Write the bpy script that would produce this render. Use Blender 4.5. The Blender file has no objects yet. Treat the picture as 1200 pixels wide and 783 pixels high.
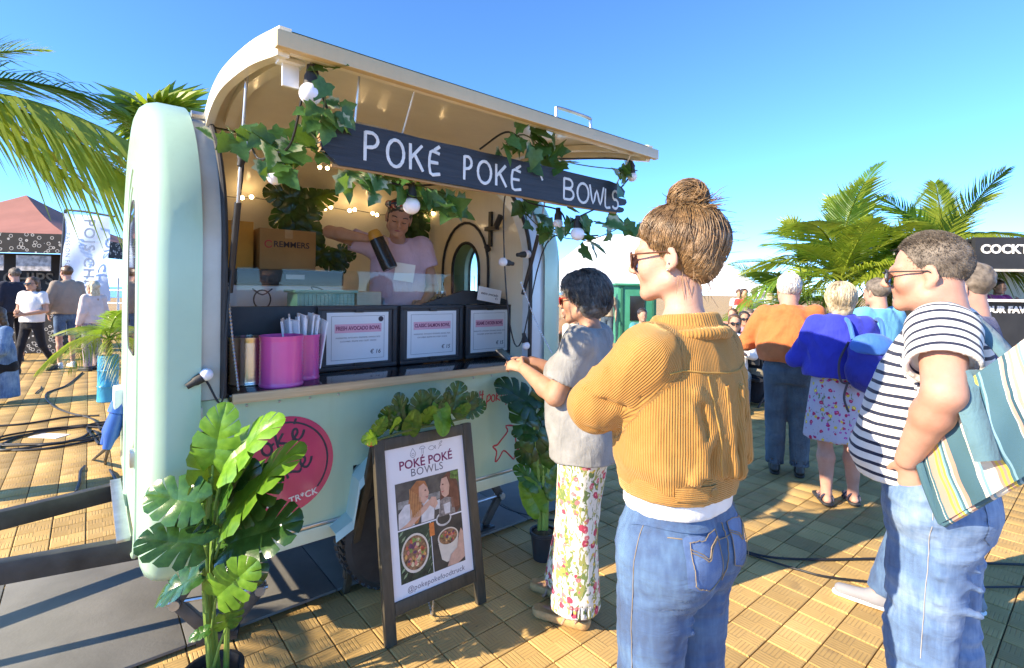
import bpy, bmesh, math, random
import numpy as np
from mathutils import Vector, Matrix, noise as mnoise
from mathutils.bvhtree import BVHTree

random.seed(7)
RNG = np.random.default_rng(7)
SC = bpy.context.scene
COL = SC.collection
R = math.radians
PI = math.pi

# ------------------------------------------------------------------ camera, sky, sun, exposure
CAM_H = 1.60
YAW = -39.8
F_MM = 17.85
cam_d = bpy.data.cameras.new('camera')
cam = bpy.data.objects.new('camera', cam_d)
COL.objects.link(cam)
cam_d.sensor_width = 36.0
cam_d.lens = F_MM
cam_d.shift_y = -0.0420
cam_d.clip_start = 0.05
cam_d.clip_end = 3000
cam.matrix_world = (Matrix.Translation((0, 0, CAM_H)) @ Matrix.Rotation(R(YAW), 4, 'Z')
                    @ Matrix.Rotation(R(90), 4, 'X') @ Matrix.Rotation(R(0.7), 4, 'Z'))
SC.camera = cam

SUN_EL = 29.0
SUN_H = Vector((-0.975, 0.222, 0)).normalized()
SUN_V = Vector((SUN_H.x * math.cos(R(SUN_EL)), SUN_H.y * math.cos(R(SUN_EL)), math.sin(R(SUN_EL))))
world = bpy.data.worlds.new('World')
SC.world = world
world.use_nodes = True
wn = world.node_tree
for n in list(wn.nodes):
    wn.nodes.remove(n)
wo = wn.nodes.new('ShaderNodeOutputWorld')
bg = wn.nodes.new('ShaderNodeBackground')
sky = wn.nodes.new('ShaderNodeTexSky')
sky.sky_type = 'NISHITA'
sky.sun_disc = False
sky.sun_elevation = R(SUN_EL)
sky.sun_rotation = math.atan2(SUN_H.x, SUN_H.y)
sky.altitude = 8000
sky.air_density = 1.0
sky.dust_density = 0.0
sky.ozone_density = 5.0
bg.inputs['Strength'].default_value = 0.15
hsv = wn.nodes.new('ShaderNodeHueSaturation')
hsv.inputs['Saturation'].default_value = 1.12
wn.links.new(sky.outputs[0], hsv.inputs['Color'])
wn.links.new(hsv.outputs[0], bg.inputs[0])
wn.links.new(bg.outputs[0], wo.inputs[0])

sun_d = bpy.data.lights.new('sun', 'SUN')
sun_d.energy = 2.15
sun_d.angle = R(0.5)
sun_d.color = (1.0, 0.92, 0.80)
sun = bpy.data.objects.new('sun', sun_d)
COL.objects.link(sun)
sun.location = SUN_V * 30
sun.rotation_euler = SUN_V.to_track_quat('Z', 'Y').to_euler()

SC.view_settings.view_transform = 'Standard'
SC.view_settings.look = 'None'
SC.view_settings.gamma = 1
SC.view_settings.exposure = 2.4
SC.view_settings.use_white_balance = True
SC.view_settings.white_balance_temperature = 7800
SC.render.engine = 'CYCLES'
SC.cycles.max_bounces = 8
SC.cycles.diffuse_bounces = 4
SC.cycles.transparent_max_bounces = 12
SC.cycles.use_denoising = True
SC.cycles.sample_clamp_indirect = 8

FW = Vector((math.cos(R(50.2)), math.sin(R(50.2)), 0))
RT = Vector((FW.y, -FW.x, 0))
def dl(d, lat, z=0.0):
    """a point d metres ahead of the viewpoint and lat metres to its right"""
    v = FW * d + RT * lat
    return Vector((v.x, v.y, z))

# ------------------------------------------------------------------ small helpers
def lerp(a, b, t):
    return a + (b - a) * t
def V(*a):
    return Vector(a)

def mesh_from(name, verts, faces, smooth=True):
    me = bpy.data.meshes.new(name)
    if isinstance(verts, np.ndarray):
        nv = len(verts)
        if isinstance(faces, np.ndarray):
            nf, k = faces.shape
            me.vertices.add(nv)
            me.vertices.foreach_set('co', np.ascontiguousarray(verts, dtype=np.float32).ravel())
            me.loops.add(nf * k)
            me.loops.foreach_set('vertex_index', np.ascontiguousarray(faces, dtype=np.int32).ravel())
            me.polygons.add(nf)
            me.polygons.foreach_set('loop_start', np.arange(0, nf * k, k, dtype=np.int32))
            me.update(calc_edges=True)
            if smooth:
                me.polygons.foreach_set('use_smooth', np.ones(nf, dtype=bool))
            return me
        verts = [tuple(v) for v in verts]
    me.from_pydata([tuple(v) for v in verts], [], [tuple(f) for f in faces])
    if smooth:
        me.polygons.foreach_set('use_smooth', np.ones(len(me.polygons), dtype=bool))
    me.update()
    return me

def link(name, me, mat=None, parent=None, loc=None, rot=None, scale=None):
    o = bpy.data.objects.new(name, me)
    COL.objects.link(o)
    if mat is not None and me is not None:
        mats = mat if isinstance(mat, (list, tuple)) else [mat]
        if not me.materials:
            for m in mats:
                me.materials.append(m)
        elif me.materials[0] is not mats[0]:
            o.material_slots[0].link = 'OBJECT'
            o.material_slots[0].material = mats[0]
    if parent is not None:
        o.parent = parent
    if loc is not None:
        o.location = loc
    if rot is not None:
        o.rotation_euler = rot
    if scale is not None:
        o.scale = scale
    return o

def tag(o, label, cat=None, group=None, kind=None):
    if label:
        o['label'] = label
    if cat:
        o['category'] = cat
    if group:
        o['group'] = group
    if kind:
        o['kind'] = kind
    return o

def thing(name, label, cat, loc=(0, 0, 0), rz=0.0, group=None):
    o = bpy.data.objects.new(name, None)
    COL.objects.link(o)
    o.location = loc
    o.rotation_euler = (0, 0, rz)
    o.empty_display_size = 0.1
    return tag(o, label, cat, group)

def copy_tree(o, parent=None):
    c = o.copy()
    COL.objects.link(c)
    if parent is not None:
        c.parent = parent
    for ch in list(o.children):
        copy_tree(ch, c)
    return c

class MB:
    """collects simple solids into ONE mesh"""
    def __init__(self):
        self.v = []
        self.f = []
    def add(self, vs, fs):
        n = len(self.v)
        self.v += [tuple(v) for v in vs]
        self.f += [tuple(i + n for i in f) for f in fs]
        return self
    def box(self, c, s, rot=None):
        M = Matrix.Translation(c)
        if rot is not None:
            M = M @ (rot.to_4x4() if isinstance(rot, Matrix) else Matrix.Rotation(rot, 4, 'Z'))
        vs = [M @ Vector((x * s[0] / 2, y * s[1] / 2, z * s[2] / 2)) for x in (-1, 1) for y in (-1, 1) for z in (-1, 1)]
        return self.add(vs, [(0, 1, 3, 2), (4, 6, 7, 5), (0, 4, 5, 1), (2, 3, 7, 6), (0, 2, 6, 4), (1, 5, 7, 3)])
    def bar(self, a, b, w, t, up=(0, 0, 1)):
        a = Vector(a); b = Vector(b)
        d = (b - a)
        L = d.length
        d.normalize()
        u = Vector(up)
        s = d.cross(u)
        if s.length < 1e-4:
            s = d.cross(Vector((1, 0, 0)))
        s.normalize()
        u = s.cross(d)
        M = Matrix((s, d, u)).transposed()
        return self.box((a + b) / 2, (w, L, t), M)
    def tube(self, pts, r, n=8, cap=True):
        pts = [Vector(p) for p in pts]
        m = len(pts)
        rs = r if isinstance(r, (list, tuple)) else [r] * m
        vs = []
        prev = None
        for i, p in enumerate(pts):
            t = (pts[min(i + 1, m - 1)] - pts[max(i - 1, 0)])
            if t.length < 1e-9:
                t = Vector((0, 0, 1))
            t.normalize()
            if prev is None:
                a = t.cross(Vector((0, 0, 1)))
                if a.length < 1e-3:
                    a = t.cross(Vector((1, 0, 0)))
            else:
                a = prev - t * prev.dot(t)
                if a.length < 1e-5:
                    a = t.orthogonal()
            a.normalize()
            prev = a
            b = t.cross(a)
            for k in range(n):
                q = 2 * PI * k / n
                vs.append(p + (a * math.cos(q) + b * math.sin(q)) * rs[i])
        fs = []
        for i in range(m - 1):
            for k in range(n):
                k2 = (k + 1) % n
                fs.append((i * n + k, i * n + k2, (i + 1) * n + k2, (i + 1) * n + k))
        if cap:
            fs.append(tuple(range(n - 1, -1, -1)))
            fs.append(tuple((m - 1) * n + k for k in range(n)))
        return self.add(vs, fs)
    def lathe(self, prof, n=24, c=(0, 0, 0), axis=None):
        """prof: list of (r, z)"""
        c = Vector(c)
        M = axis.to_track_quat('Z', 'Y').to_matrix() if axis is not None else Matrix.Identity(3)
        vs = []
        for (r, z) in prof:
            for k in range(n):
                q = 2 * PI * k / n
                vs.append(c + M @ Vector((r * math.cos(q), r * math.sin(q), z)))
        fs = []
        for i in range(len(prof) - 1):
            for k in range(n):
                k2 = (k + 1) % n
                fs.append((i * n + k, i * n + k2, (i + 1) * n + k2, (i + 1) * n + k))
        if prof[0][0] > 1e-5:
            fs.append(tuple(range(n - 1, -1, -1)))
        if prof[-1][0] > 1e-5:
            fs.append(tuple((len(prof) - 1) * n + k for k in range(n)))
        return self.add(vs, fs)
    def sphere(self, c, r, n=12, m=8):
        rr = r if isinstance(r, (tuple, list)) else (r, r, r)
        vs = [(c[0], c[1], c[2] - rr[2])]
        for i in range(1, m):
            a = -PI / 2 + PI * i / m
            for k in range(n):
                q = 2 * PI * k / n
                vs.append((c[0] + rr[0] * math.cos(a) * math.cos(q), c[1] + rr[1] * math.cos(a) * math.sin(q), c[2] + rr[2] * math.sin(a)))
        vs.append((c[0], c[1], c[2] + rr[2]))
        fs = []
        for k in range(n):
            fs.append((0, 1 + (k + 1) % n, 1 + k))
        for i in range(m - 2):
            for k in range(n):
                k2 = (k + 1) % n
                fs.append((1 + i * n + k, 1 + i * n + k2, 1 + (i + 1) * n + k2, 1 + (i + 1) * n + k))
        e = len(vs) - 1
        for k in range(n):
            fs.append((e, 1 + (m - 2) * n + k, 1 + (m - 2) * n + (k + 1) % n))
        return self.add(vs, fs)
    def prism(self, poly, t, M=None):
        """2D polygon (x,y) extruded by t along z, placed by matrix M"""
        M = M or Matrix.Identity(4)
        n = len(poly)
        vs = [M @ Vector((p[0], p[1], 0)) for p in poly] + [M @ Vector((p[0], p[1], t)) for p in poly]
        fs = [tuple(range(n - 1, -1, -1)), tuple(range(n, 2 * n))]
        for i in range(n):
            j = (i + 1) % n
            fs.append((i, j, n + j, n + i))
        return self.add(vs, fs)
    def mesh(self, name, smooth=False, bevel=0.0, angle=40):
        me = mesh_from(name, self.v, self.f, smooth)
        bm = bmesh.new()
        bm.from_mesh(me)
        bmesh.ops.recalc_face_normals(bm, faces=bm.faces)
        if bevel > 0:
            ed = [e for e in bm.edges if len(e.link_faces) == 2 and e.calc_face_angle(0) > R(30)]
            bmesh.ops.bevel(bm, geom=ed, offset=bevel, segments=2, profile=0.6, affect='EDGES', clamp_overlap=True)
        bm.to_mesh(me)
        bm.free()
        if smooth or bevel > 0:
            me.polygons.foreach_set('use_smooth', np.ones(len(me.polygons), dtype=bool))
            me.set_sharp_from_angle(angle=R(angle))
        return me
    def build(self, name, mat, parent=None, smooth=False, bevel=0.0, angle=40):
        return link(name, self.mesh(name, smooth, bevel, angle), mat, parent)

def poly_sheet(name, poly, mat, parent=None, M=None, thick=0.0012, holes=()):
    """a flat cut-out with a little thickness, placed by matrix M (x right, y up, z out)"""
    mb = MB()
    mb.prism(poly, thick, M)
    me = mb.mesh(name)
    bm = bmesh.new(); bm.from_mesh(me)
    bmesh.ops.triangulate(bm, faces=[f for f in bm.faces if len(f.verts) > 4])
    bm.to_mesh(me); bm.free()
    return link(name, me, mat, parent)

def text_mesh(s, size=0.1, extrude=0.001, bold=0.0, shear=0.0, spacing=1.0, align='CENTER'):
    cu = bpy.data.curves.new('text', 'FONT')
    cu.body = s
    cu.size = size
    cu.extrude = extrude
    cu.offset = bold
    cu.shear = shear
    cu.space_character = spacing
    cu.align_x = align
    cu.align_y = 'CENTER'
    cu.resolution_u = 3
    o = bpy.data.objects.new('text', cu)
    COL.objects.link(o)
    dg = bpy.context.evaluated_depsgraph_get()
    me = bpy.data.meshes.new_from_object(o.evaluated_get(dg))
    bpy.data.objects.remove(o)
    bpy.data.curves.remove(cu)
    return me

def place_mesh(me, M):
    me.transform(M)
    return me

def frame_mat(o, x, y):
    """matrix with local x,y axes along world x,y (z = x cross y) at o"""
    x = Vector(x).normalized(); y = Vector(y).normalized()
    z = x.cross(y).normalized()
    M = Matrix((x, y, z)).transposed().to_4x4()
    M.translation = Vector(o)
    return M

def smooth_path(pts, n=6):
    """Catmull-Rom through the points"""
    pts = [Vector(p) for p in pts]
    if len(pts) < 3:
        return pts
    out = []
    P = [pts[0] * 2 - pts[1]] + pts + [pts[-1] * 2 - pts[-2]]
    for i in range(1, len(P) - 2):
        a, b, c, d = P[i - 1], P[i], P[i + 1], P[i + 2]
        for k in range(n):
            t = k / n
            out.append(0.5 * ((2 * b) + (c - a) * t + (2 * a - 5 * b + 4 * c - d) * t * t + (3 * b - a - 3 * c + d) * t ** 3))
    out.append(pts[-1])
    return out

# ------------------------------------------------------------------ vector noise
def _hash(ix, iy, iz):
    h = (ix.astype(np.int64) * 374761393 + iy.astype(np.int64) * 668265263 + iz.astype(np.int64) * 2147483647) & 0x7fffffff
    h = ((h ^ (h >> 13)) * 1274126177) & 0x7fffffff
    return ((h ^ (h >> 16)) & 0xffff) / 65535.0
def vnoise(p):
    i = np.floor(p).astype(np.int64)
    f = p - i
    f = f * f * (3 - 2 * f)
    x, y, z = i[:, 0], i[:, 1], i[:, 2]
    r = 0
    for dx in (0, 1):
        for dy in (0, 1):
            for dz in (0, 1):
                w = (f[:, 0] if dx else 1 - f[:, 0]) * (f[:, 1] if dy else 1 - f[:, 1]) * (f[:, 2] if dz else 1 - f[:, 2])
                r = r + w * _hash(x + dx, y + dy, z + dz)
    return r * 2 - 1
def fbm(p, oct=3):
    r = 0; a = 1
    for k in range(oct):
        r = r + a * vnoise(p * (2 ** k) + 17.3 * k)
        a *= 0.5
    return r

# ------------------------------------------------------------------ implicit surfaces (bodies, clothes)
def A3(p):
    return np.array(p, dtype=np.float64)

class Sdf:
    def __init__(self, h=0.008, k=0.02):
        self.h = h; self.k = k; self.ops = []
    def _put(self, op, fn, lo, hi, k):
        self.ops.append((op, fn, A3(lo), A3(hi), self.k if k is None else k))
        return self
    def cone(self, a, b, ra, rb, k=None, op='u', flat=None):
        """round cone; flat=(axis vector, factor) squashes it along an axis"""
        a = A3(a); b = A3(b)
        d = b - a
        L2 = max(float(d @ d), 1e-12)
        rm = max(ra, rb)
        if flat is not None:
            ax = A3(flat[0]); ax = ax / np.linalg.norm(ax); fac = flat[1]
        def fn(P):
            t = np.clip((P - a) @ d / L2, 0, 1)
            q = P - a - t[..., None] * d
            if flat is not None:
                c = q @ ax
                q = q + ((1 / fac - 1) * c)[..., None] * ax
            r = ra + (rb - ra) * t
            return np.sqrt((q * q).sum(-1)) - r
        lo = np.minimum(a, b) - rm; hi = np.maximum(a, b) + rm
        return self._put(op, fn, lo, hi, k)
    def chain(self, pts, rs, k=None, op='u', flat=None):
        for i in range(len(pts) - 1):
            self.cone(pts[i], pts[i + 1], rs[i], rs[i + 1], k, op, flat)
        return self
    def ell(self, c, r, k=None, op='u', rot=None):
        c = A3(c); r = A3(r)
        Mx = np.array(rot.to_3x3()) if rot is not None else np.eye(3)
        def fn(P):
            q = (P - c) @ Mx
            k0 = np.sqrt(((q / r) ** 2).sum(-1))
            k1 = np.sqrt(((q / (r * r)) ** 2).sum(-1)) + 1e-9
            return k0 * (k0 - 1) / k1
        ext = np.abs(Mx) @ r
        return self._put(op, fn, c - ext, c + ext, k)
    def loft(self, secs, k=None, op='u', M=None, n=2.2):
        """secs: (z, cx, cy, rx, ry) rising in z; M: local->space matrix"""
        S = np.array(secs, dtype=np.float64)
        zz = np.linspace(S[0, 0], S[-1, 0], 80)
        # monotone-ish smoothing: linear resample, then blur
        cols = [np.interp(zz, S[:, 0], S[:, i]) for i in range(1, 5)]
        w = np.array([1, 2, 3, 4, 3, 2, 1.0]); w /= w.sum()
        sm = []
        for c in cols:
            e = np.concatenate([np.repeat(c[:1], 3), c, np.repeat(c[-1:], 3)])
            sm.append(np.convolve(e, w, 'valid'))
        cx, cy, rx, ry = sm
        z0, z1 = S[0, 0], S[-1, 0]
        Mi = np.array(M.inverted()) if M is not None else np.eye(4)
        def fn(P):
            q = P @ Mi[:3, :3].T + Mi[:3, 3]
            z = q[..., 2]
            X = np.abs(q[..., 0] - np.interp(z, zz, cx))
            Y = np.abs(q[..., 1] - np.interp(z, zz, cy))
            a = np.interp(z, zz, rx); b = np.interp(z, zz, ry)
            e = ((X / a) ** n + (Y / b) ** n) ** (1 / n)
            d = (e - 1) * np.minimum(a, b)
            return np.maximum(d, np.maximum(z - z1, z0 - z))
        mx = (np.abs(cx) + rx).max(); my = (np.abs(cy) + ry).max()
        corners = np.array([[sx * mx, sy * my, z] for sx in (-1, 1) for sy in (-1, 1) for z in (z0, z1)])
        if M is not None:
            Mm = np.array(M)
            corners = corners @ Mm[:3, :3].T + Mm[:3, 3]
        return self._put(op, fn, corners.min(0), corners.max(0), k)
    def cut(self, p, nrm, k=0.0):
        """removes what lies on the side nrm points to"""
        p = A3(p); nrm = A3(nrm) / np.linalg.norm(A3(nrm))
        self.ops.append(('c', lambda P: (P - p) @ nrm, None, None, k))
        return self
    def solve(self):
        h = self.h
        los = [o[2] for o in self.ops if o[0] == 'u']; his = [o[3] for o in self.ops if o[0] == 'u']
        kk = max(o[4] for o in self.ops)
        lo = np.min(los, 0) - 3 * h - kk * 0.5
        hi = np.max(his, 0) + 3 * h + kk * 0.5
        n = np.ceil((hi - lo) / h).astype(int) + 1
        ax = [lo[i] + h * np.arange(n[i]) for i in range(3)]
        D = np.full(n, 1e3)
        for op, fn, plo, phi, k in self.ops:
            if op == 'c':
                G = np.stack(np.meshgrid(*ax, indexing='ij'), -1)
                D = np.maximum(D, fn(G))
                continue
            m = k + 3 * h
            i0 = np.clip(((plo - m - lo) / h).astype(int), 0, n - 1)
            i1 = np.clip(np.ceil((phi + m - lo) / h).astype(int) + 1, 1, n)
            sl = tuple(slice(i0[i], i1[i]) for i in range(3))
            G = np.stack(np.meshgrid(ax[0][sl[0]], ax[1][sl[1]], ax[2][sl[2]], indexing='ij'), -1)
            d = fn(G)
            a = D[sl]
            if op == 'u':
                if k > 1e-6:
                    hh = np.clip(0.5 + 0.5 * (d - a) / k, 0, 1)
                    D[sl] = d + (a - d) * hh - k * hh * (1 - hh)
                else:
                    D[sl] = np.minimum(a, d)
            else:
                if k > 1e-6:
                    hh = np.clip(0.5 - 0.5 * (d + a) / k, 0, 1)
                    D[sl] = a + (-d - a) * hh + k * hh * (1 - hh)
                else:
                    D[sl] = np.maximum(a, -d)
        return surface_nets(D, lo, h)

def surface_nets(D, lo, h):
    D = np.clip(D, -4 * h, 4 * h)
    D[0] = D[-1] = 4 * h; D[:, 0] = D[:, -1] = 4 * h; D[:, :, 0] = D[:, :, -1] = 4 * h
    S = D < 0
    nx, ny, nz = D.shape
    c = np.zeros((nx - 1, ny - 1, nz - 1), dtype=np.int8)
    for i in (0, 1):
        for j in (0, 1):
            for k in (0, 1):
                c += S[i:nx - 1 + i, j:ny - 1 + j, k:nz - 1 + k]
    act = (c > 0) & (c < 8)
    I, J, K = np.nonzero(act)
    idx = np.full(act.shape, -1, dtype=np.int64)
    idx[I, J, K] = np.arange(len(I))
    pos = np.zeros((len(I), 3)); cnt = np.zeros(len(I))
    cor = [(i, j, k) for i in (0, 1) for j in (0, 1) for k in (0, 1)]
    for a in range(8):
        for b in range(a + 1, 8):
            ca, cb = np.array(cor[a]), np.array(cor[b])
            if np.abs(ca - cb).sum() != 1:
                continue
            da = D[I + ca[0], J + ca[1], K + ca[2]]
            db = D[I + cb[0], J + cb[1], K + cb[2]]
            m = (da < 0) != (db < 0)
            t = np.where(m, da / np.where(np.abs(da - db) < 1e-12, 1, da - db), 0)
            pos += np.where(m[:, None], ca + t[:, None] * (cb - ca), 0)
            cnt += m
    pos /= cnt[:, None]
    verts = (pos + np.stack([I, J, K], -1)) * h + lo
    faces = []
    for axis in range(3):
        o = [(1, 2), (2, 0), (0, 1)][axis]
        sa = [slice(None)] * 3; sb = [slice(None)] * 3
        sa[axis] = slice(0, -1); sb[axis] = slice(1, None)
        ch = S[tuple(sa)] != S[tuple(sb)]
        E = np.stack(np.nonzero(ch), -1)
        ok = (E[:, o[0]] > 0) & (E[:, o[1]] > 0) & (E[:, o[0]] < D.shape[o[0]] - 1) & (E[:, o[1]] < D.shape[o[1]] - 1)
        E = E[ok]
        inside = S[E[:, 0], E[:, 1], E[:, 2]]
        q = []
        for (da, db) in ((-1, -1), (0, -1), (0, 0), (-1, 0)):
            e = E.copy(); e[:, o[0]] += da; e[:, o[1]] += db
            q.append(idx[e[:, 0], e[:, 1], e[:, 2]])
        q = np.stack(q, -1)
        q[~inside] = q[~inside][:, ::-1]
        faces.append(q)
    F = np.concatenate(faces)
    F = F[(F >= 0).all(1)]
    return verts, F

def relax(verts, F, it=1, w=0.5):
    n = len(verts)
    for _ in range(it):
        acc = np.zeros_like(verts); cnt = np.zeros(n)
        for a, b in ((0, 1), (1, 2), (2, 3), (3, 0)):
            np.add.at(acc, F[:, a], verts[F[:, b]]); np.add.at(cnt, F[:, a], 1)
            np.add.at(acc, F[:, b], verts[F[:, a]]); np.add.at(cnt, F[:, b], 1)
        verts = verts * (1 - w) + w * acc / np.maximum(cnt, 1)[:, None]
    return verts

def normals(verts, F):
    n = np.cross(verts[F[:, 2]] - verts[F[:, 0]], verts[F[:, 3]] - verts[F[:, 1]])
    N = np.zeros_like(verts)
    for i in range(4):
        np.add.at(N, F[:, i], n)
    return N / (np.linalg.norm(N, axis=1)[:, None] + 1e-12)

def sdf_mesh(name, s, disp=None, it=1):
    v, f = s.solve()
    if it:
        v = relax(v, f, it, 0.5)
    if disp is not None:
        N = normals(v, f)
        v = v + N * disp(v, N)[:, None]
    return mesh_from(name, v, f, True)

def folds(amp, freq, stretch=(1, 1, 1), seed=0.0, warp=0.6):
    """cloth creases: ridged, stretched noise"""
    st = A3(stretch)
    def fn(p, N):
        q = p * freq / st + seed
        q = q + warp * np.stack([vnoise(q * 0.7 + 5), vnoise(q * 0.7 + 11), vnoise(q * 0.7 + 23)], -1)
        r = 1 - np.abs(vnoise(q)) * 2
        return amp * (0.6 * r + 0.5 * vnoise(q * 2.1 + 3) * 0.6)
    return fn

def bvh_of(me):
    return BVHTree.FromPolygons([v.co[:] for v in me.vertices], [p.vertices[:] for p in me.polygons])

# ------------------------------------------------------------------ materials
class NT:
    def __init__(self, name):
        self.m = bpy.data.materials.new(name)
        self.m.use_nodes = True
        self.t = self.m.node_tree
        self.b = self.t.nodes['Principled BSDF']
        self.out = self.t.nodes['Material Output']
    def n(self, typ, **kw):
        nd = self.t.nodes.new('ShaderNode' + typ)
        for k, v in kw.items():
            if k in nd.inputs.keys():
                nd.inputs[k].default_value = v
            else:
                setattr(nd, k, v)
        return nd
    def l(self, a, b):
        self.t.links.new(a, b)
    def coord(self, kind='Object', scale=None, rot=None, loc=None):
        tc = self.n('TexCoord')
        o = tc.outputs[kind]
        if scale is not None or rot is not None or loc is not None:
            mp = self.n('Mapping')
            if scale is not None:
                mp.inputs['Scale'].default_value = scale if isinstance(scale, (tuple, list)) else (scale,) * 3
            if rot is not None:
                mp.inputs['Rotation'].default_value = rot
            if loc is not None:
                mp.inputs['Location'].default_value = loc
            self.l(o, mp.inputs['Vector'])
            o = mp.outputs[0]
        return o
    def noise(self, vec, scale=5, detail=4, rough=0.55, dist=0.0):
        nd = self.n('TexNoise')
        nd.inputs['Scale'].default_value = scale
        nd.inputs['Detail'].default_value = detail
        nd.inputs['Roughness'].default_value = rough
        nd.inputs['Distortion'].default_value = dist
        if vec is not None:
            self.l(vec, nd.inputs['Vector'])
        return nd.outputs[0]
    def ramp(self, fac, stops, interp='LINEAR'):
        nd = self.n('ValToRGB')
        cr = nd.color_ramp
        cr.interpolation = interp
        while len(cr.elements) < len(stops):
            cr.elements.new(0.5)
        for e, (p, c) in zip(cr.elements, stops):
            e.position = p
            e.color = c if len(c) == 4 else (*c, 1)
        self.l(fac, nd.inputs[0])
        return nd.outputs[0]
    def math(self, op, a, b=None, clamp=False):
        nd = self.n('Math', operation=op)
        nd.use_clamp = clamp
        for i, x in enumerate((a, b)):
            if x is None:
                continue
            if isinstance(x, (int, float)):
                nd.inputs[i].default_value = x
            else:
                self.l(x, nd.inputs[i])
        return nd.outputs[0]
    def mix(self, fac, a, b, mode='MIX'):
        nd = self.n('Mix', data_type='RGBA', blend_type=mode)
        for s, x in ((nd.inputs[0], fac), (nd.inputs[6], a), (nd.inputs[7], b)):
            if isinstance(x, (int, float)):
                s.default_value = x
            elif isinstance(x, (tuple, list)):
                s.default_value = (*x, 1) if len(x) == 3 else x
            else:
                self.l(x, s)
        return nd.outputs[2]
    def sep(self, vec):
        nd = self.n('SeparateXYZ')
        self.l(vec, nd.inputs[0])
        return nd.outputs
    def comb(self, x, y, z):
        nd = self.n('CombineXYZ')
        for i, a in enumerate((x, y, z)):
            if isinstance(a, (int, float)):
                nd.inputs[i].default_value = a
            else:
                self.l(a, nd.inputs[i])
        return nd.outputs[0]
    def bump(self, h, strength=0.3, dist=0.01, normal=None):
        nd = self.n('Bump')
        nd.inputs['Strength'].default_value = strength
        nd.inputs['Distance'].default_value = dist
        self.l(h, nd.inputs['Height'])
        if normal is not None:
            self.l(normal, nd.inputs['Normal'])
        self.l(nd.outputs[0], self.b.inputs['Normal'])
        return nd.outputs[0]
    def col(self, x):
        if isinstance(x, (tuple, list)):
            self.b.inputs['Base Color'].default_value = (*x, 1)
        else:
            self.l(x, self.b.inputs['Base Color'])
    def set(self, **kw):
        for k, v in kw.items():
            k = k.replace('_', ' ')
            if k in self.b.inputs.keys():
                self.b.inputs[k].default_value = v
        return self

MATS = {}
def plain(name, c, rough=0.6, var=0.12, vs=8.0, bump=0.0, bs=60.0, metal=0.0, spec=0.5, coat=0.0, sheen=0.0, sss=0.0):
    """colour with gentle cloudy variation and fine relief"""
    if name in MATS:
        return MATS[name]
    t = NT(name)
    v = t.coord('Object')
    nz = t.noise(v, vs, 5)
    d = tuple(max(0, x * (1 - var * 1.6)) for x in c)
    u = tuple(min(1, x * (1 + var)) for x in c)
    t.col(t.ramp(nz, [(0.25, d), (0.75, u)]))
    t.b.inputs['Roughness'].default_value = rough
    t.b.inputs['Metallic'].default_value = metal
    t.b.inputs['Specular IOR Level'].default_value = spec
    if coat:
        t.b.inputs['Coat Weight'].default_value = coat
        t.b.inputs['Coat Roughness'].default_value = 0.08
    if sheen:
        t.b.inputs['Sheen Weight'].default_value = sheen
    if sss:
        t.b.inputs['Subsurface Weight'].default_value = sss
        t.b.inputs['Subsurface Radius'].default_value = (0.02, 0.008, 0.004)
        t.b.inputs['Subsurface Scale'].default_value = 0.6
    if bump:
        t.bump(t.noise(v, bs, 4), bump, 0.004)
    MATS[name] = t.m
    return t.m

def cloth(name, c, c2=None, weave=900, rough=0.85, var=0.10, sheen=0.15, wr=0.35, ws=14):
    if name in MATS:
        return MATS[name]
    t = NT(name)
    v = t.coord('Object')
    nz = t.noise(v, 6, 5)
    d = tuple(x * (1 - var * 1.5) for x in c); u = tuple(min(1, x * (1 + var)) for x in c)
    base = t.ramp(nz, [(0.3, d), (0.7, u)])
    t.col(base)
    t.set(Roughness=rough, Sheen_Weight=sheen)
    t.b.inputs['Specular IOR Level'].default_value = 0.2
    h = t.math('ADD', t.math('MULTIPLY', t.noise(v, weave, 2), 0.15), t.math('ADD', t.noise(v, ws, 4, 0.5, 0.8), t.noise(t.coord('Object', (22, 22, 7)), 1.0, 4, 0.55, 1.2)))
    t.bump(h, wr * 1.4, 0.014)
    MATS[name] = t.m
    return t.m

def skin(name, c=(0.62, 0.36, 0.26), red=0.25):
    if name in MATS:
        return MATS[name]
    t = NT(name)
    v = t.coord('Object')
    n1 = t.noise(v, 9, 4)
    n2 = t.noise(v, 120, 3)
    d = (c[0] * 0.86, c[1] * 0.74, c[2] * 0.70)
    u = (min(1, c[0] * 1.06), min(1, c[1] * 1.10), min(1, c[2] * 1.12))
    a = t.ramp(n1, [(0.3, d), (0.7, u)])
    a = t.mix(t.math('MULTIPLY', n2, 0.18), a, (c[0] * 0.8, c[1] * 0.55, c[2] * 0.45))
    t.col(a)
    t.set(Roughness=0.58, Subsurface_Weight=0.06, Subsurface_Scale=0.5)
    t.b.inputs['Subsurface Radius'].default_value = (0.02, 0.007, 0.004)
    t.b.inputs['Specular IOR Level'].default_value = 0.4
    t.bump(t.math('ADD', t.noise(v, 260, 3), t.math('MULTIPLY', t.noise(v, 28, 4), 1.5)), 0.22, 0.003)
    MATS[name] = t.m
    return t.m

def hairmat(name, c1, c2, rough=0.42):
    if name in MATS:
        return MATS[name]
    t = NT(name)
    v = t.coord('Object')
    nz = t.noise(v, 38, 4)
    n2 = t.noise(v, 11, 3)
    f = t.math('ADD', t.math('MULTIPLY', nz, 0.6), t.math('MULTIPLY', n2, 0.4))
    t.col(t.ramp(f, [(0.36, c1), (0.64, c2)]))
    t.set(Roughness=rough)
    t.b.inputs['Anisotropic'].default_value = 0.5
    t.bump(t.noise(v, 220, 2), 0.25, 0.002)
    MATS[name] = t.m
    return t.m

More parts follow.
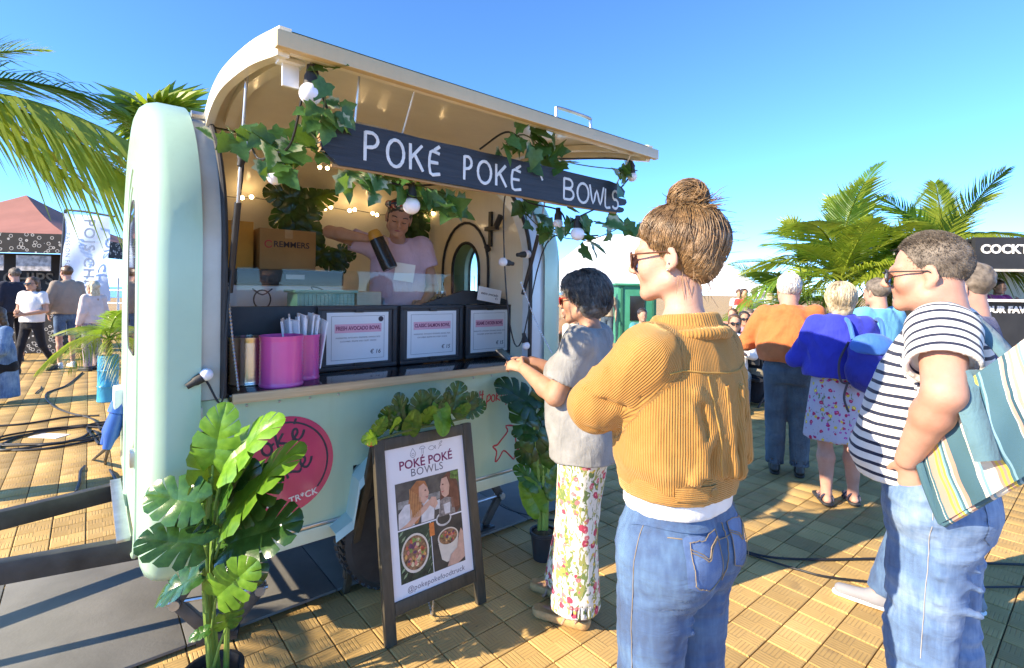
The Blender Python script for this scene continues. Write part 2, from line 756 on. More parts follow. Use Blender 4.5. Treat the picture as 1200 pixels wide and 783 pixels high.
def leafmat(name, c, c2, rough=0.35, trans=0.35, vein=None, scale=9):
    if name in MATS:
        return MATS[name]
    t = NT(name)
    v = t.coord('Object')
    oi = t.n('ObjectInfo')
    nz = t.noise(v, scale, 4)
    a = t.ramp(nz, [(0.3, c), (0.72, c2)])
    hs = t.n('HueSaturation')
    hs.inputs['Saturation'].default_value = 1.0
    t.l(t.math('ADD', t.math('MULTIPLY', oi.outputs['Random'], 0.5), 0.75), hs.inputs['Value'])
    t.l(a, hs.inputs['Color'])
    a = hs.outputs[0]
    t.col(a)
    t.set(Roughness=rough)
    t.b.inputs['Specular IOR Level'].default_value = 0.5
    tr = t.n('BsdfTranslucent')
    tc = t.mix(0.55, a, (0.35, 0.55, 0.04))
    t.l(tc, tr.inputs['Color'])
    mx = t.n('MixShader')
    mx.inputs[0].default_value = trans
    t.l(t.b.outputs[0], mx.inputs[1]); t.l(tr.outputs[0], mx.inputs[2])
    t.l(mx.outputs[0], t.out.inputs['Surface'])
    t.bump(t.noise(v, 45, 3), 0.15, 0.003)
    MATS[name] = t.m
    return t.m

def glass(name, tint=(0.93, 0.97, 0.96), rough=0.02, refl=0.09, ior=1.5):
    """thin pane: clear with sky reflections"""
    if name in MATS:
        return MATS[name]
    t = NT(name)
    tr = t.n('BsdfTransparent'); tr.inputs[0].default_value = (*tint, 1)
    gl = t.n('BsdfGlossy'); gl.inputs['Roughness'].default_value = rough
    fr = t.n('Fresnel'); fr.inputs['IOR'].default_value = ior
    mx = t.n('MixShader')
    t.l(t.math('ADD', fr.outputs[0], refl, True), mx.inputs[0])
    t.l(tr.outputs[0], mx.inputs[1]); t.l(gl.outputs[0], mx.inputs[2])
    t.l(mx.outputs[0], t.out.inputs['Surface'])
    MATS[name] = t.m
    return t.m

def emit(name, c, s):
    if name in MATS:
        return MATS[name]
    t = NT(name)
    t.col(c)
    t.b.inputs['Emission Color'].default_value = (*c, 1)
    t.b.inputs['Emission Strength'].default_value = s
    MATS[name] = t.m
    return t.m

# paving: yellow ribbed clay tiles; grooves follow a woven labyrinth in each tile
TILE = 0.173
def paving_mat(name, whole):
    t = NT(name)
    v = t.coord('Object')
    sx = t.sep(v)
    u = t.math('DIVIDE', sx[0], TILE); w = t.math('DIVIDE', sx[1], TILE)
    # 2x2 cells per tile, ribs turn in alternate cells
    cu = t.math('FLOOR', t.math('MULTIPLY', u, 2)); cw = t.math('FLOOR', t.math('MULTIPLY', w, 2))
    par = t.math('ABSOLUTE', t.math('MODULO', t.math('ADD', cu, cw), 2))
    ru = t.math('ABSOLUTE', t.math('SINE', t.math('MULTIPLY', u, PI * 10)))
    rw = t.math('ABSOLUTE', t.math('SINE', t.math('MULTIPLY', w, PI * 10)))
    rib = t.math('ADD', t.math('MULTIPLY', par, ru), t.math('MULTIPLY', t.math('SUBTRACT', 1, par), rw))
    rib = t.math('MINIMUM', t.math('MULTIPLY', rib, 2.2), 1.0)
    nz = t.noise(v, 2.2, 6, 0.6); n2 = t.noise(v, 90, 3); n3 = t.noise(v, 0.6, 3)
    wn_ = t.n('TexWhiteNoise', noise_dimensions='2D')
    t.l(t.comb(t.math('FLOOR', u), t.math('FLOOR', w), 0), wn_.inputs['Vector'])
    base = t.ramp(nz, [(0.25, (0.44, 0.275, 0.095)), (0.55, (0.56, 0.36, 0.13)), (0.8, (0.63, 0.435, 0.18))])
    hs = t.n('HueSaturation')
    t.l(base, hs.inputs['Color'])
    t.l(t.math('ADD', t.math('MULTIPLY', wn_.outputs[0], 0.50), 0.74), hs.inputs['Value'])
    c = t.mix(t.math('MULTIPLY', n2, 0.22), hs.outputs[0], (0.30, 0.20, 0.09))
    # darker colour in the grooves: some dirt, and recess shade painted in
    c = t.mix(t.math('MULTIPLY', t.math('SUBTRACT', 1, rib), 0.42), c, (0.19, 0.12, 0.055))
    if whole:
        fu = t.math('ABSOLUTE', t.math('SUBTRACT', t.math('FRACT', u), 0.5)); fw = t.math('ABSOLUTE', t.math('SUBTRACT', t.math('FRACT', w), 0.5))
        j = t.math('GREATER_THAN', t.math('MAXIMUM', fu, fw), 0.478)
        c = t.mix(j, c, (0.10, 0.07, 0.04))
    spot = t.ramp(t.noise(v, 5.5, 2), [(0.66, (0, 0, 0)), (0.76, (1, 1, 1))])
    c = t.mix(t.math('MULTIPLY', spot, 0.35), c, (0.14, 0.09, 0.05))
    st2 = t.ramp(t.noise(v, 1.1, 5, 0.65, 0.6), [(0.52, (0, 0, 0)), (0.70, (1, 1, 1))])
    c = t.mix(t.math('MULTIPLY', st2, 0.40), c, (0.24, 0.155, 0.075))
    gum = t.ramp(t.noise(v, 17, 1), [(0.76, (0, 0, 0)), (0.79, (1, 1, 1))])
    c = t.mix(t.math('MULTIPLY', gum, 0.5), c, (0.09, 0.07, 0.05))
    t.col(c)
    t.set(Roughness=0.72)
    t.b.inputs['Specular IOR Level'].default_value = 0.35
    t.bump(t.math('ADD', rib, t.math('MULTIPLY', n2, 0.3)), 0.55, 0.004)
    return t.m

def denim(name, c=(0.05, 0.12, 0.30), hi=(0.20, 0.33, 0.55), fade=0.5, dark=(0.02, 0.045, 0.12)):
    if name in MATS:
        return MATS[name]
    t = NT(name)
    v = t.coord('Object')
    n1 = t.noise(v, 5.0, 4, 0.6, 0.4)
    n2 = t.noise(t.coord('Object', (60, 60, 9)), 1.0, 3)
    tw = t.n('TexWave', wave_type='BANDS', bands_direction='DIAGONAL')
    tw.inputs['Scale'].default_value = 420
    t.l(v, tw.inputs['Vector'])
    f = t.math('ADD', t.math('MULTIPLY', n1, 0.72), t.math('MULTIPLY', n2, 0.28))
    a = t.ramp(f, [(0.30, dark), (0.47, c), (0.68, hi)])
    a = t.mix(t.math('MULTIPLY', tw.outputs[1], 0.16), a, (0.55, 0.62, 0.72))
    t.col(a)
    t.set(Roughness=0.85, Sheen_Weight=0.1)
    t.b.inputs['Specular IOR Level'].default_value = 0.2
    cr = t.noise(t.coord('Object', (9, 9, 34)), 1.0, 4, 0.55, 0.9)
    h = t.math('ADD', t.math('MULTIPLY', tw.outputs[1], 0.05), cr)
    t.bump(h, 0.45, 0.012)
    MATS[name] = t.m
    return t.m

def corduroy(name):
    t = NT(name)
    v = t.coord('Object')
    uv = t.n('UVMap') if False else None
    wv = t.n('TexWave', wave_type='BANDS', bands_direction='X')
    wv.inputs['Scale'].default_value = 60
    wv.inputs['Distortion'].default_value = 0.5
    wv.inputs['Detail'].default_value = 1
    wv.inputs['Detail Scale'].default_value = 0.3
    at = t.n('Attribute', attribute_name='cord')
    t.l(at.outputs['Vector'], wv.inputs['Vector'])
    nz = t.noise(v, 5, 5, 0.6)
    a = t.ramp(nz, [(0.28, (0.34, 0.158, 0.042)), (0.55, (0.43, 0.207, 0.057)), (0.8, (0.51, 0.268, 0.085))])
    a = t.mix(t.math('MULTIPLY', t.math('SUBTRACT', 1, wv.outputs[1]), 0.30), a, (0.24, 0.11, 0.025))
    t.col(a)
    t.set(Roughness=0.9, Sheen_Weight=0.5)
    t.b.inputs['Sheen Tint'].default_value = (0.95, 0.75, 0.4, 1)
    t.b.inputs['Specular IOR Level'].default_value = 0.15
    h = t.math('ADD', t.math('MULTIPLY', wv.outputs[1], 0.32), t.math('ADD', t.noise(v, 18, 4, 0.5, 0.6), t.noise(t.coord('Object', (9, 9, 3.5)), 1.0, 4, 0.5, 1.5)))
    t.bump(h, 0.7, 0.007)
    return t.m

def stripes(name, base, line, period, duty, axis='Z', wob=0.006, sheen=0.1):
    t = NT(name)
    v = t.coord('Object')
    at = t.n('Attribute', attribute_name='cord')
    s = t.sep(at.outputs['Vector'])
    n = t.math('MULTIPLY', t.math('SUBTRACT', t.noise(v, 7, 2), 0.5), wob * 2)
    z = t.math('ADD', s[2], n)
    fr = t.math('FRACT', t.math('DIVIDE', z, period))
    k = t.math('LESS_THAN', fr, duty)
    c = t.mix(k, t.ramp(t.noise(v, 6, 4), [(0.3, tuple(x * 0.88 for x in base)), (0.7, base)]), line)
    t.col(c)
    t.set(Roughness=0.85, Sheen_Weight=sheen)
    t.b.inputs['Specular IOR Level'].default_value = 0.2
    t.bump(t.math('ADD', t.math('MULTIPLY', t.noise(v, 800, 2), 0.12), t.noise(v, 12, 4, 0.5, 0.8)), 0.35, 0.012)
    return t.m

def floral(name, ground, cols, scale, leafc=None, fill=0.33, scale2=None):
    """printed flowers: jittered petalled blots plus leaf strokes"""
    t = NT(name)
    v = t.coord('Object')
    dn = t.n('TexNoise'); dn.inputs['Scale'].default_value = scale * 1.6; t.l(v, dn.inputs['Vector'])
    wv = t.n('MixRGB') if False else None
    ad = t.n('VectorMath', operation='MULTIPLY_ADD')
    t.l(dn.outputs[1], ad.inputs[0]); ad.inputs[1].default_value = (0.5 / scale,) * 3; t.l(v, ad.inputs[2])
    vv = ad.outputs[0]
    c = t.ramp(t.noise(v, 6, 3), [(0.3, tuple(x * 0.9 for x in ground)), (0.7, ground)])
    if leafc:
        for k, (lc, th) in enumerate(leafc):
            mp = t.n('Mapping'); mp.inputs['Scale'].default_value = (scale * 0.8, scale * 0.8, scale * 0.35); mp.inputs['Location'].default_value = (3.1 * k, 7.7, 1.3 * k)
            mp.inputs['Rotation'].default_value = (0.5 * k - 0.3, 0.4 - 0.6 * k, 0.2)
            t.l(vv, mp.inputs['Vector'])
            nn = t.noise(mp.outputs[0], 1.7, 2, 0.5, 1.2)
            c = t.mix(t.ramp(nn, [(th, (0, 0, 0)), (th + 0.02, (1, 1, 1))]), c, lc)
    for k, (fc, rad, dens) in enumerate(cols):
        vo = t.n('TexVoronoi', feature='F1')
        vo.inputs['Scale'].default_value = scale * (1 + 0.23 * k)
        vo.inputs['Randomness'].default_value = 0.9
        mp = t.n('Mapping'); mp.inputs['Location'].default_value = (1.7 * k + 0.3, 2.9 * k, 0.7 * k)
        t.l(vv, mp.inputs['Vector']); t.l(mp.outputs[0], vo.inputs['Vector'])
        sp = t.n('SeparateColor'); t.l(vo.outputs['Color'], sp.inputs[0])
        keep = t.math('LESS_THAN', sp.outputs[0], dens)
        inn = t.math('LESS_THAN', vo.outputs['Distance'], rad)
        core = t.math('LESS_THAN', vo.outputs['Distance'], rad * 0.35)
        m = t.math('MULTIPLY', keep, inn)
        c = t.mix(m, c, fc)
        c = t.mix(t.math('MULTIPLY', keep, core), c, tuple(min(1, x * 1.5 + 0.12) for x in fc))
    t.col(c)
    t.set(Roughness=0.85, Sheen_Weight=0.1)
    t.b.inputs['Specular IOR Level'].default_value = 0.2
    t.bump(t.noise(t.coord('Object', (16, 16, 5)), 1, 4, 0.5, 0.8), 0.35, 0.015)
    return t.m

def wood(name, c1, c2, axis=0, scale=1.0, rough=0.6):
    if name in MATS:
        return MATS[name]
    t = NT(name)
    sc = [26 * scale] * 3; sc[axis] = 1.6 * scale
    v = t.coord('Object', tuple(sc))
    nz = t.noise(v, 1.0, 6, 0.6, 1.5)
    t.col(t.ramp(nz, [(0.3, c1), (0.7, c2)]))
    t.set(Roughness=rough)
    t.bump(nz, 0.35, 0.004)
    MATS[name] = t.m
    return t.m

M_mint = None
def paint(name, c, rough=0.28, dirt=0.25):
    """enamelled fibreglass with fine scuffs and dust"""
    if name in MATS:
        return MATS[name]
    t = NT(name)
    v = t.coord('Object')
    n1 = t.noise(v, 1.8, 6, 0.65); n2 = t.noise(v, 24, 5, 0.7)
    a = t.ramp(n1, [(0.3, tuple(x * 0.90 for x in c)), (0.7, tuple(min(1, x * 1.04) for x in c))])
    sc = t.ramp(n2, [(0.62, (0, 0, 0)), (0.78, (1, 1, 1))])
    dr = t.ramp(t.noise(t.coord('Object', (14, 14, 0.9)), 1.0, 5, 0.7), [(0.50, (0, 0, 0)), (0.75, (1, 1, 1))])
    a = t.mix(t.math('MULTIPLY', dr, dirt * 0.7), a, (c[0] * 0.72, c[1] * 0.66, c[2] * 0.55))
    a = t.mix(t.math('MULTIPLY', sc, dirt * 0.5), a, tuple(x * 0.72 for x in c))
    t.col(a)
    t.b.inputs['Coat Weight'].default_value = 0.35
    t.b.inputs['Coat Roughness'].default_value = 0.12
    t.l(t.math('ADD', t.math('MULTIPLY', n2, 0.25), rough - 0.05), t.b.inputs['Roughness'])
    t.bump(t.math('ADD', t.noise(v, 3, 3), t.math('MULTIPLY', t.noise(v, 200, 2), 0.04)), 0.12, 0.01)
    MATS[name] = t.m
    return t.m

MINT = paint('mint_paint', (0.41, 0.60, 0.44))
CREAM = paint('cream_lining', (0.80, 0.72, 0.55), 0.5, 0.22)
STEEL = plain('galvanised_steel', (0.55, 0.56, 0.57), 0.35, 0.15, 14, 0.1, 90, metal=0.9)
CHROME = plain('polished_steel', (0.46, 0.43, 0.37), 0.24, 0.25, 9, 0.1, 30, metal=1.0)
BLACKM = plain('black_metal', (0.025, 0.025, 0.027), 0.45, 0.25, 12, 0.15, 120)
RUBBER = plain('black_rubber', (0.032, 0.031, 0.030), 0.65, 0.2, 20, 0.2, 150)
DRAW = plain('drawbar_steel', (0.045, 0.042, 0.042), 0.5, 0.35, 9, 0.3, 60)
WHITEP = plain('white_paper', (0.80, 0.80, 0.80), 0.7, 0.03, 5)
INK = plain('dark_ink', (0.05, 0.04, 0.06), 0.7, 0.1)
PINKP = plain('pink_print', (0.75, 0.30, 0.42), 0.6, 0.05)
BLACKG = plain('black_gloss', (0.012, 0.012, 0.014), 0.12, 0.1, 6, spec=0.6)
BLACKF = plain('black_frame', (0.03, 0.03, 0.033), 0.5, 0.2, 10, 0.1, 80)
CABLE = plain('cable_rubber', (0.015, 0.015, 0.016), 0.5, 0.2, 10)

# ------------------------------------------------------------------ the ground
g_v = t_v = None
def make_ground():
    pav = paving_mat('yellow_paving', True)
    pav_t = paving_mat('yellow_paving_tile', False)
    for m in (pav, pav_t):
        nt = m.node_tree
        geo = nt.nodes.new('ShaderNodeNewGeometry')
        for nd in list(nt.nodes):
            if nd.bl_idname == 'ShaderNodeTexCoord':
                for l in list(nt.links):
                    if l.from_node == nd:
                        nt.links.new(geo.outputs['Position'], l.to_socket)
    g = link('ground', mesh_from('ground', [(-400, -400, -0.012), (400, -400, -0.012), (400, 400, -0.012), (-400, 400, -0.012)], [(0, 1, 2, 3)], False), pav)
    tag(g, 'yellow clay paving of the sea promenade', None, None, 'structure')
    s = TILE / 2 - 0.0028
    b = 0.004
    vs = [(-s, -s, -0.014), (s, -s, -0.014), (s, s, -0.014), (-s, s, -0.014), (-s, -s, -b * 0.6), (s, -s, -b * 0.6), (s, s, -b * 0.6), (-s, s, -b * 0.6),
          (-s + b, -s + b, 0), (s - b, -s + b, 0), (s - b, s - b, 0), (-s + b, s - b, 0)]
    fs = [(8, 9, 10, 11)] + [(i, (i + 1) % 4, 4 + (i + 1) % 4, 4 + i) for i in range(4)] + [(4 + i, 4 + (i + 1) % 4, 8 + (i + 1) % 4, 8 + i) for i in range(4)]
    tile = mesh_from('paving_tile', vs, fs, False)
    tile.materials.append(pav_t)
    cand = []
    for i in range(-60, 120):
        for j in range(-60, 120):
            x = (i + 0.5) * TILE; y = (j + 0.5) * TILE
            d = FW.x * x + FW.y * y; lat = RT.x * x + RT.y * y
            if d < 1.4 or d > 11 or abs(lat) > d * 1.02 + 0.25:
                continue
            if 2.66 < y < 3.74 and -0.9 < x < 3.0:
                continue
            cand.append((d, x, y))
    cand.sort()
    rr = random.Random(3)
    for d, x, y in cand[:300]:
        o = bpy.data.objects.new('paving_tile', tile)
        COL.objects.link(o)
        o.parent = g
        o.location = (x, y, rr.uniform(-0.0012, 0.001))
        o.rotation_euler = (rr.gauss(0, 0.004), rr.gauss(0, 0.004), rr.gauss(0, 0.004))
    nv = np.array(vs); nf = fs[0:1] + fs[5:]
    V_ = []; F_ = []
    for k, (d, x, y) in enumerate(cand[300:]):
        o = len(V_) * 8
        V_.append(nv[4:] + np.array([x, y, rr.uniform(-0.0012, 0.001)]))
        for f in nf:
            F_.append([q - 4 + o for q in f])
    st = link('paving_tiles', mesh_from('paving_tiles', np.concatenate(V_), np.array(F_), False), pav_t, g)
    st['kind'] = 'stuff'
    sea = plain('sea_water', (0.10, 0.22, 0.30), 0.25, 0.2, 0.2)
    w = MB()
    o = dl(60, 0)
    a, b2, c, e = dl(70, -900, 0.02), dl(70, -8, 0.02), dl(1500, 250, 0.02), dl(1500, -2500, 0.02)
    w.add([a, b2, c, e], [(0, 1, 2, 3)])
    tag(w.build('sea', sea), 'pale blue sea beyond the promenade railing', None, None, 'structure')
    # dark rubber floor panels laid under the trailer
    mm = plain('slate_rubber', (0.17, 0.165, 0.15), 0.75, 0.22, 2.5, 0.25, 70)
    mt = thing('ground_mat', 'row of dark grey rubber floor panels laid under the mint trailer', 'mat', (1.0, 3.2, 0))
    xs = [-1.0, -0.326, 0.347, 1.02, 1.693, 2.366, 3.04]
    for a, b2 in zip(xs[:-1], xs[1:]):
        m = MB(); m.box(((a + b2) / 2 - 1.0, 3.215 - 3.2, 0.009), (b2 - a - 0.006, 1.15, 0.014))
        m.build('panel', mm, mt, bevel=0.002)
make_ground()

# ------------------------------------------------------------------ lettering by brush strokes (unit box, x right, y up)
def arc(cx, cy, rx, ry, a0, a1, n=14):
    return [(cx + rx * math.cos(R(lerp(a0, a1, i / n))), cy + ry * math.sin(R(lerp(a0, a1, i / n)))) for i in range(n + 1)]
GLYPH = {
    'P': [[(0.05, 0), (0.06, 1)], [(0.05, 0.97)] + arc(0.32, 0.74, 0.40, 0.25, 80, -80) + [(0.06, 0.46)]],
    'O': [arc(0.5, 0.5, 0.46, 0.5, 90, 450, 24)],
    'K': [[(0.08, 0), (0.06, 1)], [(0.82, 1), (0.1, 0.45)], [(0.34, 0.6), (0.9, 0)]],
    'E': [[(0.75, 0.98), (0.08, 1), (0.08, 0), (0.8, 0.02)], [(0.08, 0.52), (0.65, 0.53)]],
    'B': [[(0.05, 0), (0.05, 1)], [(0.05, 0.98)] + arc(0.4, 0.76, 0.32, 0.22, 85, -85) + [(0.07, 0.52)], [(0.07, 0.52)] + arc(0.42, 0.26, 0.40, 0.25, 80, -85) + [(0.05, 0.01)]],
    'W': [[(0.0, 1), (0.24, 0.02), (0.5, 0.75), (0.76, 0.02), (1.0, 1)]],
    'L': [[(0.1, 1), (0.1, 0.02), (0.85, 0)]],
    'S': [arc(0.48, 0.74, 0.36, 0.26, 40, 250, 10) + arc(0.46, 0.25, 0.40, 0.26, 95, -150, 12)],
    'I': [[(0.5, 0), (0.5, 1)]], 'A': [[(0, 0), (0.5, 1), (1, 0)], [(0.2, 0.38), (0.8, 0.38)]], 'T': [[(0, 1), (1, 1)], [(0.5, 1), (0.5, 0)]],
}
def stroke_mesh(name, lines, r, M, mat, parent, flat=0.25, n=6):
    """brush strokes lying on a plane (lines in plane coordinates)"""
    mb = MB()
    for ln in lines:
        p = smooth_path([V(a, b, 0) for a, b in ln], 3) if len(ln) > 2 else [V(ln[0][0], ln[0][1], 0), V((ln[0][0] + ln[-1][0]) / 2, (ln[0][1] + ln[-1][1]) / 2, 0), V(ln[-1][0], ln[-1][1], 0)]
        mb.tube(p, [r * random.uniform(0.88, 1.1) for _ in p], n)
    me = mb.mesh(name, True)
    me.transform(Matrix.Diagonal((1, 1, flat, 1)))
    me.transform(M)
    return link(name, me, mat, parent)
def letter(ch, x, y, w, h):
    base = ch
    acc = False
    if ch == 'É':
        base = 'E'; acc = True
    out = [[(x + a * w, y + b * h) for a, b in ln] for ln in GLYPH[base]]
    if acc:
        out.append([(x + 0.35 * w, y + 1.12 * h), (x + 0.75 * w, y + 1.34 * h)])
    return out

# ------------------------------------------------------------------ the trailer
TX0, TX1 = 0.165, 2.48          # outer faces of the two end walls
YC, YA = 3.33, 0.90             # arch centre and half depth
ZS, ZB = 1.75, 0.78             # spring line, arch rise
ZF = 0.40                       # underside
def arch_loop(off, n_arch=40, cr=0.12):
    """closed outline (y, z) of an end wall, offset outwards by off"""
    a, b = YA + off, ZB + off
    pts = [(YC - a * math.cos(PI * i / n_arch), ZS + b * math.sin(PI * i / n_arch)) for i in range(n_arch + 1)]
    c = max(0.03, cr + off)
    z0 = ZF - off
    for i in range(7):
        q = PI / 2 * i / 6
        pts.append((YC + a - c + c * math.cos(q), z0 + c - c * math.sin(q)))
    for i in range(7):
        q = PI / 2 * i / 6
        pts.append((YC - a + c - c * math.sin(q), z0 + c - c * math.cos(q)))
    return pts
def resample(loop, cy, cz, n=96):
    """points of a closed loop at n equal angles about (cy, cz)"""
    L = np.array(loop); L2 = np.vstack([L, L[:1]])
    out = []
    for k in range(n):
        q = 2 * PI * k / n
        d = np.array([math.cos(q), math.sin(q)])
        best = None
        for i in range(len(L)):
            p, r_ = L2[i], L2[i + 1]
            e = r_ - p
            den = d[0] * e[1] - d[1] * e[0]
            if abs(den) < 1e-12:
                continue
            w = p - np.array([cy, cz])
            t = (w[0] * e[1] - w[1] * e[0]) / den
            s = (w[0] * d[1] - w[1] * d[0]) / den
            if t > 0 and -1e-9 <= s <= 1 + 1e-9:
                if best is None or t > best:
                    best = t
        out.append((cy + best * d[0], cz + best * d[1]))
    return out
def win_loop(cy, hw, z0, z1, n=14):
    """arched window outline"""
    zs = z1 - hw * 1.15
    p = [(cy - hw * math.cos(PI * i / n), zs + hw * 1.15 * math.sin(PI * i / n)) for i in range(n + 1)]
    r = hw * 0.45
    for i in range(5):
        q = PI / 2 * i / 4
        p.append((cy + hw - r + r * math.cos(q), z0 + r - r * math.sin(q)))
    for i in range(5):
        q = PI / 2 * i / 4
        p.append((cy - hw + r - r * math.sin(q), z0 + r - r * math.cos(q)))
    return p

TR = thing('food_trailer', 'rounded mint green food trailer with its long side hatch raised', 'food trailer', (1.32, 3.33, 0))
TRI = Matrix.Translation((-1.32, -3.33, 0))
def tp(name, mb, mat, smooth=False, bevel=0.0, parent=None, angle=40):
    me = mb.mesh(name, smooth, bevel, angle) if isinstance(mb, MB) else mb
    me.transform(TRI)
    return link(name, me, mat, parent or TR)

def end_wall(sign, hole):
    """rounded end wall; sign -1 = nose (faces -X), +1 = tail; hole = window loop"""
    cy, cz = hole[0], hole[1]
    face = TX0 if sign < 0 else TX1
    secs = [(0.192, 0.018), (0.085, 0.018), (0.045, 0.004), (0.018, -0.022), (0.004, -0.060), (0.0, -0.10)]
    loops = []
    for dx, off in secs:
        loops.append([(face - sign * dx, y, z) for y, z in resample(arch_loop(off), cy, cz)])
    loops.append([(face, y, z) for y, z in resample(win_loop(*hole[2:]), cy, cz)])
    loops.append([(face - sign * 0.05, y, z) for y, z in resample(win_loop(*hole[2:]), cy, cz)])
    n = 96
    mb = MB()
    vs = [p for l in loops for p in l]
    fs = []
    for i in range(len(loops) - 1):
        for k in range(n):
            k2 = (k + 1) % n
            fs.append((i * n + k, i * n + k2, (i + 1) * n + k2, (i + 1) * n + k))
    mb.add(vs, fs)
    w = tp('end_wall', mb, MINT, True, angle=50)
    return w
NOSE_W = (3.12, 1.62, 3.12, 0.27, 1.28, 2.02)
TAIL_W = (3.36, 1.62, 3.36, 0.185, 1.25, 1.98)
nose = end_wall(-1, NOSE_W)
tail = end_wall(1, TAIL_W)
def loop_tube(loop, x, r, n=8):
    mb = MB()
    p = [V(x, y, z) for y, z in loop]
    p = p + [p[0], p[1]]
    mb.tube(p, r, n, False)
    return mb
for (wl, face, sg) in ((NOSE_W, TX0, -1), (TAIL_W, TX1, 1)):
    lp = win_loop(*wl[2:])
    tp('window_frame', loop_tube(lp, face, 0.012 if sg > 0 else 0.007), RUBBER, True)
    mb = MB()
    mb.add([(face - sg * (0.02 if sg > 0 else -0.004), y, z) for y, z in lp], [tuple(range(len(lp)))])
    tp('pane', mb, glass('tinted_glass', (0.62, 0.70, 0.66), 0.02, 0.10) if sg > 0 else glass('dark_nose_glass', (0.16, 0.20, 0.19), 0.03, 0.22))
# raised arches pressed into the nose
for dw, rr in ((0.07, 0.010), (0.15, 0.013)):
    lp = win_loop(NOSE_W[2], NOSE_W[3] + dw, NOSE_W[4] - dw * 6.0, NOSE_W[5] + dw * 1.1)
    tp('pressed_rib', loop_tube(lp, TX0 + 0.002, rr), MINT, True)

# front panel under the counter, with lower sill
YP = 2.445
mb = MB()
wx0, wx1 = 1.02, 1.60           # wheel opening
zt = 1.125
for (a, b) in ((0.30, wx0), (wx1, 2.345)):
    mb.box(((a + b) / 2, YP + 0.015, (0.47 + zt) / 2), (b - a, 0.03, zt - 0.47))
mb.box(((wx0 + wx1) / 2, YP + 0.015, (0.72 + zt) / 2), (wx1 - wx0, 0.03, zt - 0.72))
tp('front_panel', mb, MINT)
for (a, b) in ((0.360, wx0 - 0.02), (wx1 + 0.02, 2.286)):
    mb = MB(); mb.box(((a + b) / 2, YP + 0.006, 0.435), (b - a, 0.034, 0.066))
    tp('sill', mb, paint('pale_sill', (0.62, 0.74, 0.58)), bevel=0.006)
    mb = MB(); mb.box(((a + b) / 2, YP - 0.004, 0.478), (b - a, 0.008, 0.014))
    tp('trim_strip', mb, STEEL, bevel=0.003)
for i in range(15):
    x = 0.40 + 0.135 * i
    if wx0 - 0.03 < x < wx1 + 0.03:
        continue
    mb = MB(); mb.sphere((x, YP - 0.002, 1.085), (0.006, 0.004, 0.006), 8, 5); tp('rivet', mb, STEEL, True)
for x in (0.362, 2.284):
    mb = MB(); mb.box((x, YP - 0.002, 0.79), (0.012, 0.006, 0.62)); tp('edge_trim', mb, STEEL, bevel=0.002)
# roof and back skin
def shell(off, name, mat, x0, x1, a0, a1=180):
    n = 40
    pts = []
    for i in range(n + 1):
        q = R(lerp(a0, a1, i / n))
        pts.append((YC - (YA + off) * math.cos(q), ZS + (ZB + off) * math.sin(q)))
    pts.append((YC + YA + off, 0.45))
    mb = MB()
    vs = [(x, y, z) for y, z in pts for x in (x0, x1)]
    mb.add(vs, [(2 * i, 2 * i + 1, 2 * i + 3, 2 * i + 2) for i in range(len(pts) - 1)])
    return tp(name, mb, mat, True, angle=60)
HINGE_A = 57.0
shell(0.0, 'roof', MINT, 0.30, 2.345, HINGE_A)
shell(-0.03, 'lining', CREAM, 0.325, 2.325, HINGE_A)
mb = MB(); mb.box((1.32, 3.34, 0.44), (2.0, 1.72, 0.03))
tp('floor', mb, BLACKM)
# interior faces of the end walls
def inner_wall(x, sg, hole):
    n = 96
    outer = resample(arch_loop(-0.03, cr=0.05), hole[0], hole[1])
    inn = resample(win_loop(*hole[2:]), hole[0], hole[1])
    mb = MB()
    mb.add([(x, y, z) for y, z in outer] + [(x, y, z) for y, z in inn], [(k, (k + 1) % n, n + (k + 1) % n, n + k) for k in range(n)])
    return tp('wall_lining', mb, CREAM)
inner_wall(0.335, 1, NOSE_W)
inner_wall(2.315, -1, TAIL_W)
# black gasket arch on the tail wall lining
lp = win_loop(3.37, 0.32, 1.05, 2.14)
tp('gasket', loop_tube(lp, 2.305, 0.010), RUBBER, True)
tp('gasket', loop_tube(win_loop(*TAIL_W[2:]), 2.31, 0.012), RUBBER, True)

# opening: jambs that follow the arch, with a rubber seal
def arch_front(n=20, off=0.0, zlow=1.13, a_top=HINGE_A):
    p = [(YC - (YA + off) * math.cos(R(lerp(a_top, 0, i / n))), ZS + (ZB + off) * math.sin(R(lerp(a_top, 0, i / n)))) for i in range(n + 1)]
    return p + [(YC - YA - off, zlow)]
for (x0, x1, xs) in ((0.335, 0.435, 0.44), (2.345, 2.18, 2.175)):
    pr = arch_front(off=-0.002)
    mb = MB()
    mb.add([(x, y, z) for y, z in pr for x in (x0, x1)], [(2 * i, 2 * i + 1, 2 * i + 3, 2 * i + 2) for i in range(len(pr) - 1)])
    pr2 = arch_front(off=-0.10)
    k = len(mb.v)
    mb.add([(x1, y, z) for y, z in pr] + [(x1 + (0.02 if x1 > 1 else -0.02), y, z) for y, z in pr2], [(i, i + 1, len(pr) + i + 1, len(pr) + i) for i in range(len(pr) - 1)])
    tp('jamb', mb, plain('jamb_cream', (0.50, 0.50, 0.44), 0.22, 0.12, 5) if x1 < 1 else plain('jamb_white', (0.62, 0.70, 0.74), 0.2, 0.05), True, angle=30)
    mb = MB(); mb.tube([V(xs, y - 0.006, z + 0.004) for y, z in pr], 0.013, 8)
    tp('seal', mb, RUBBER, True)

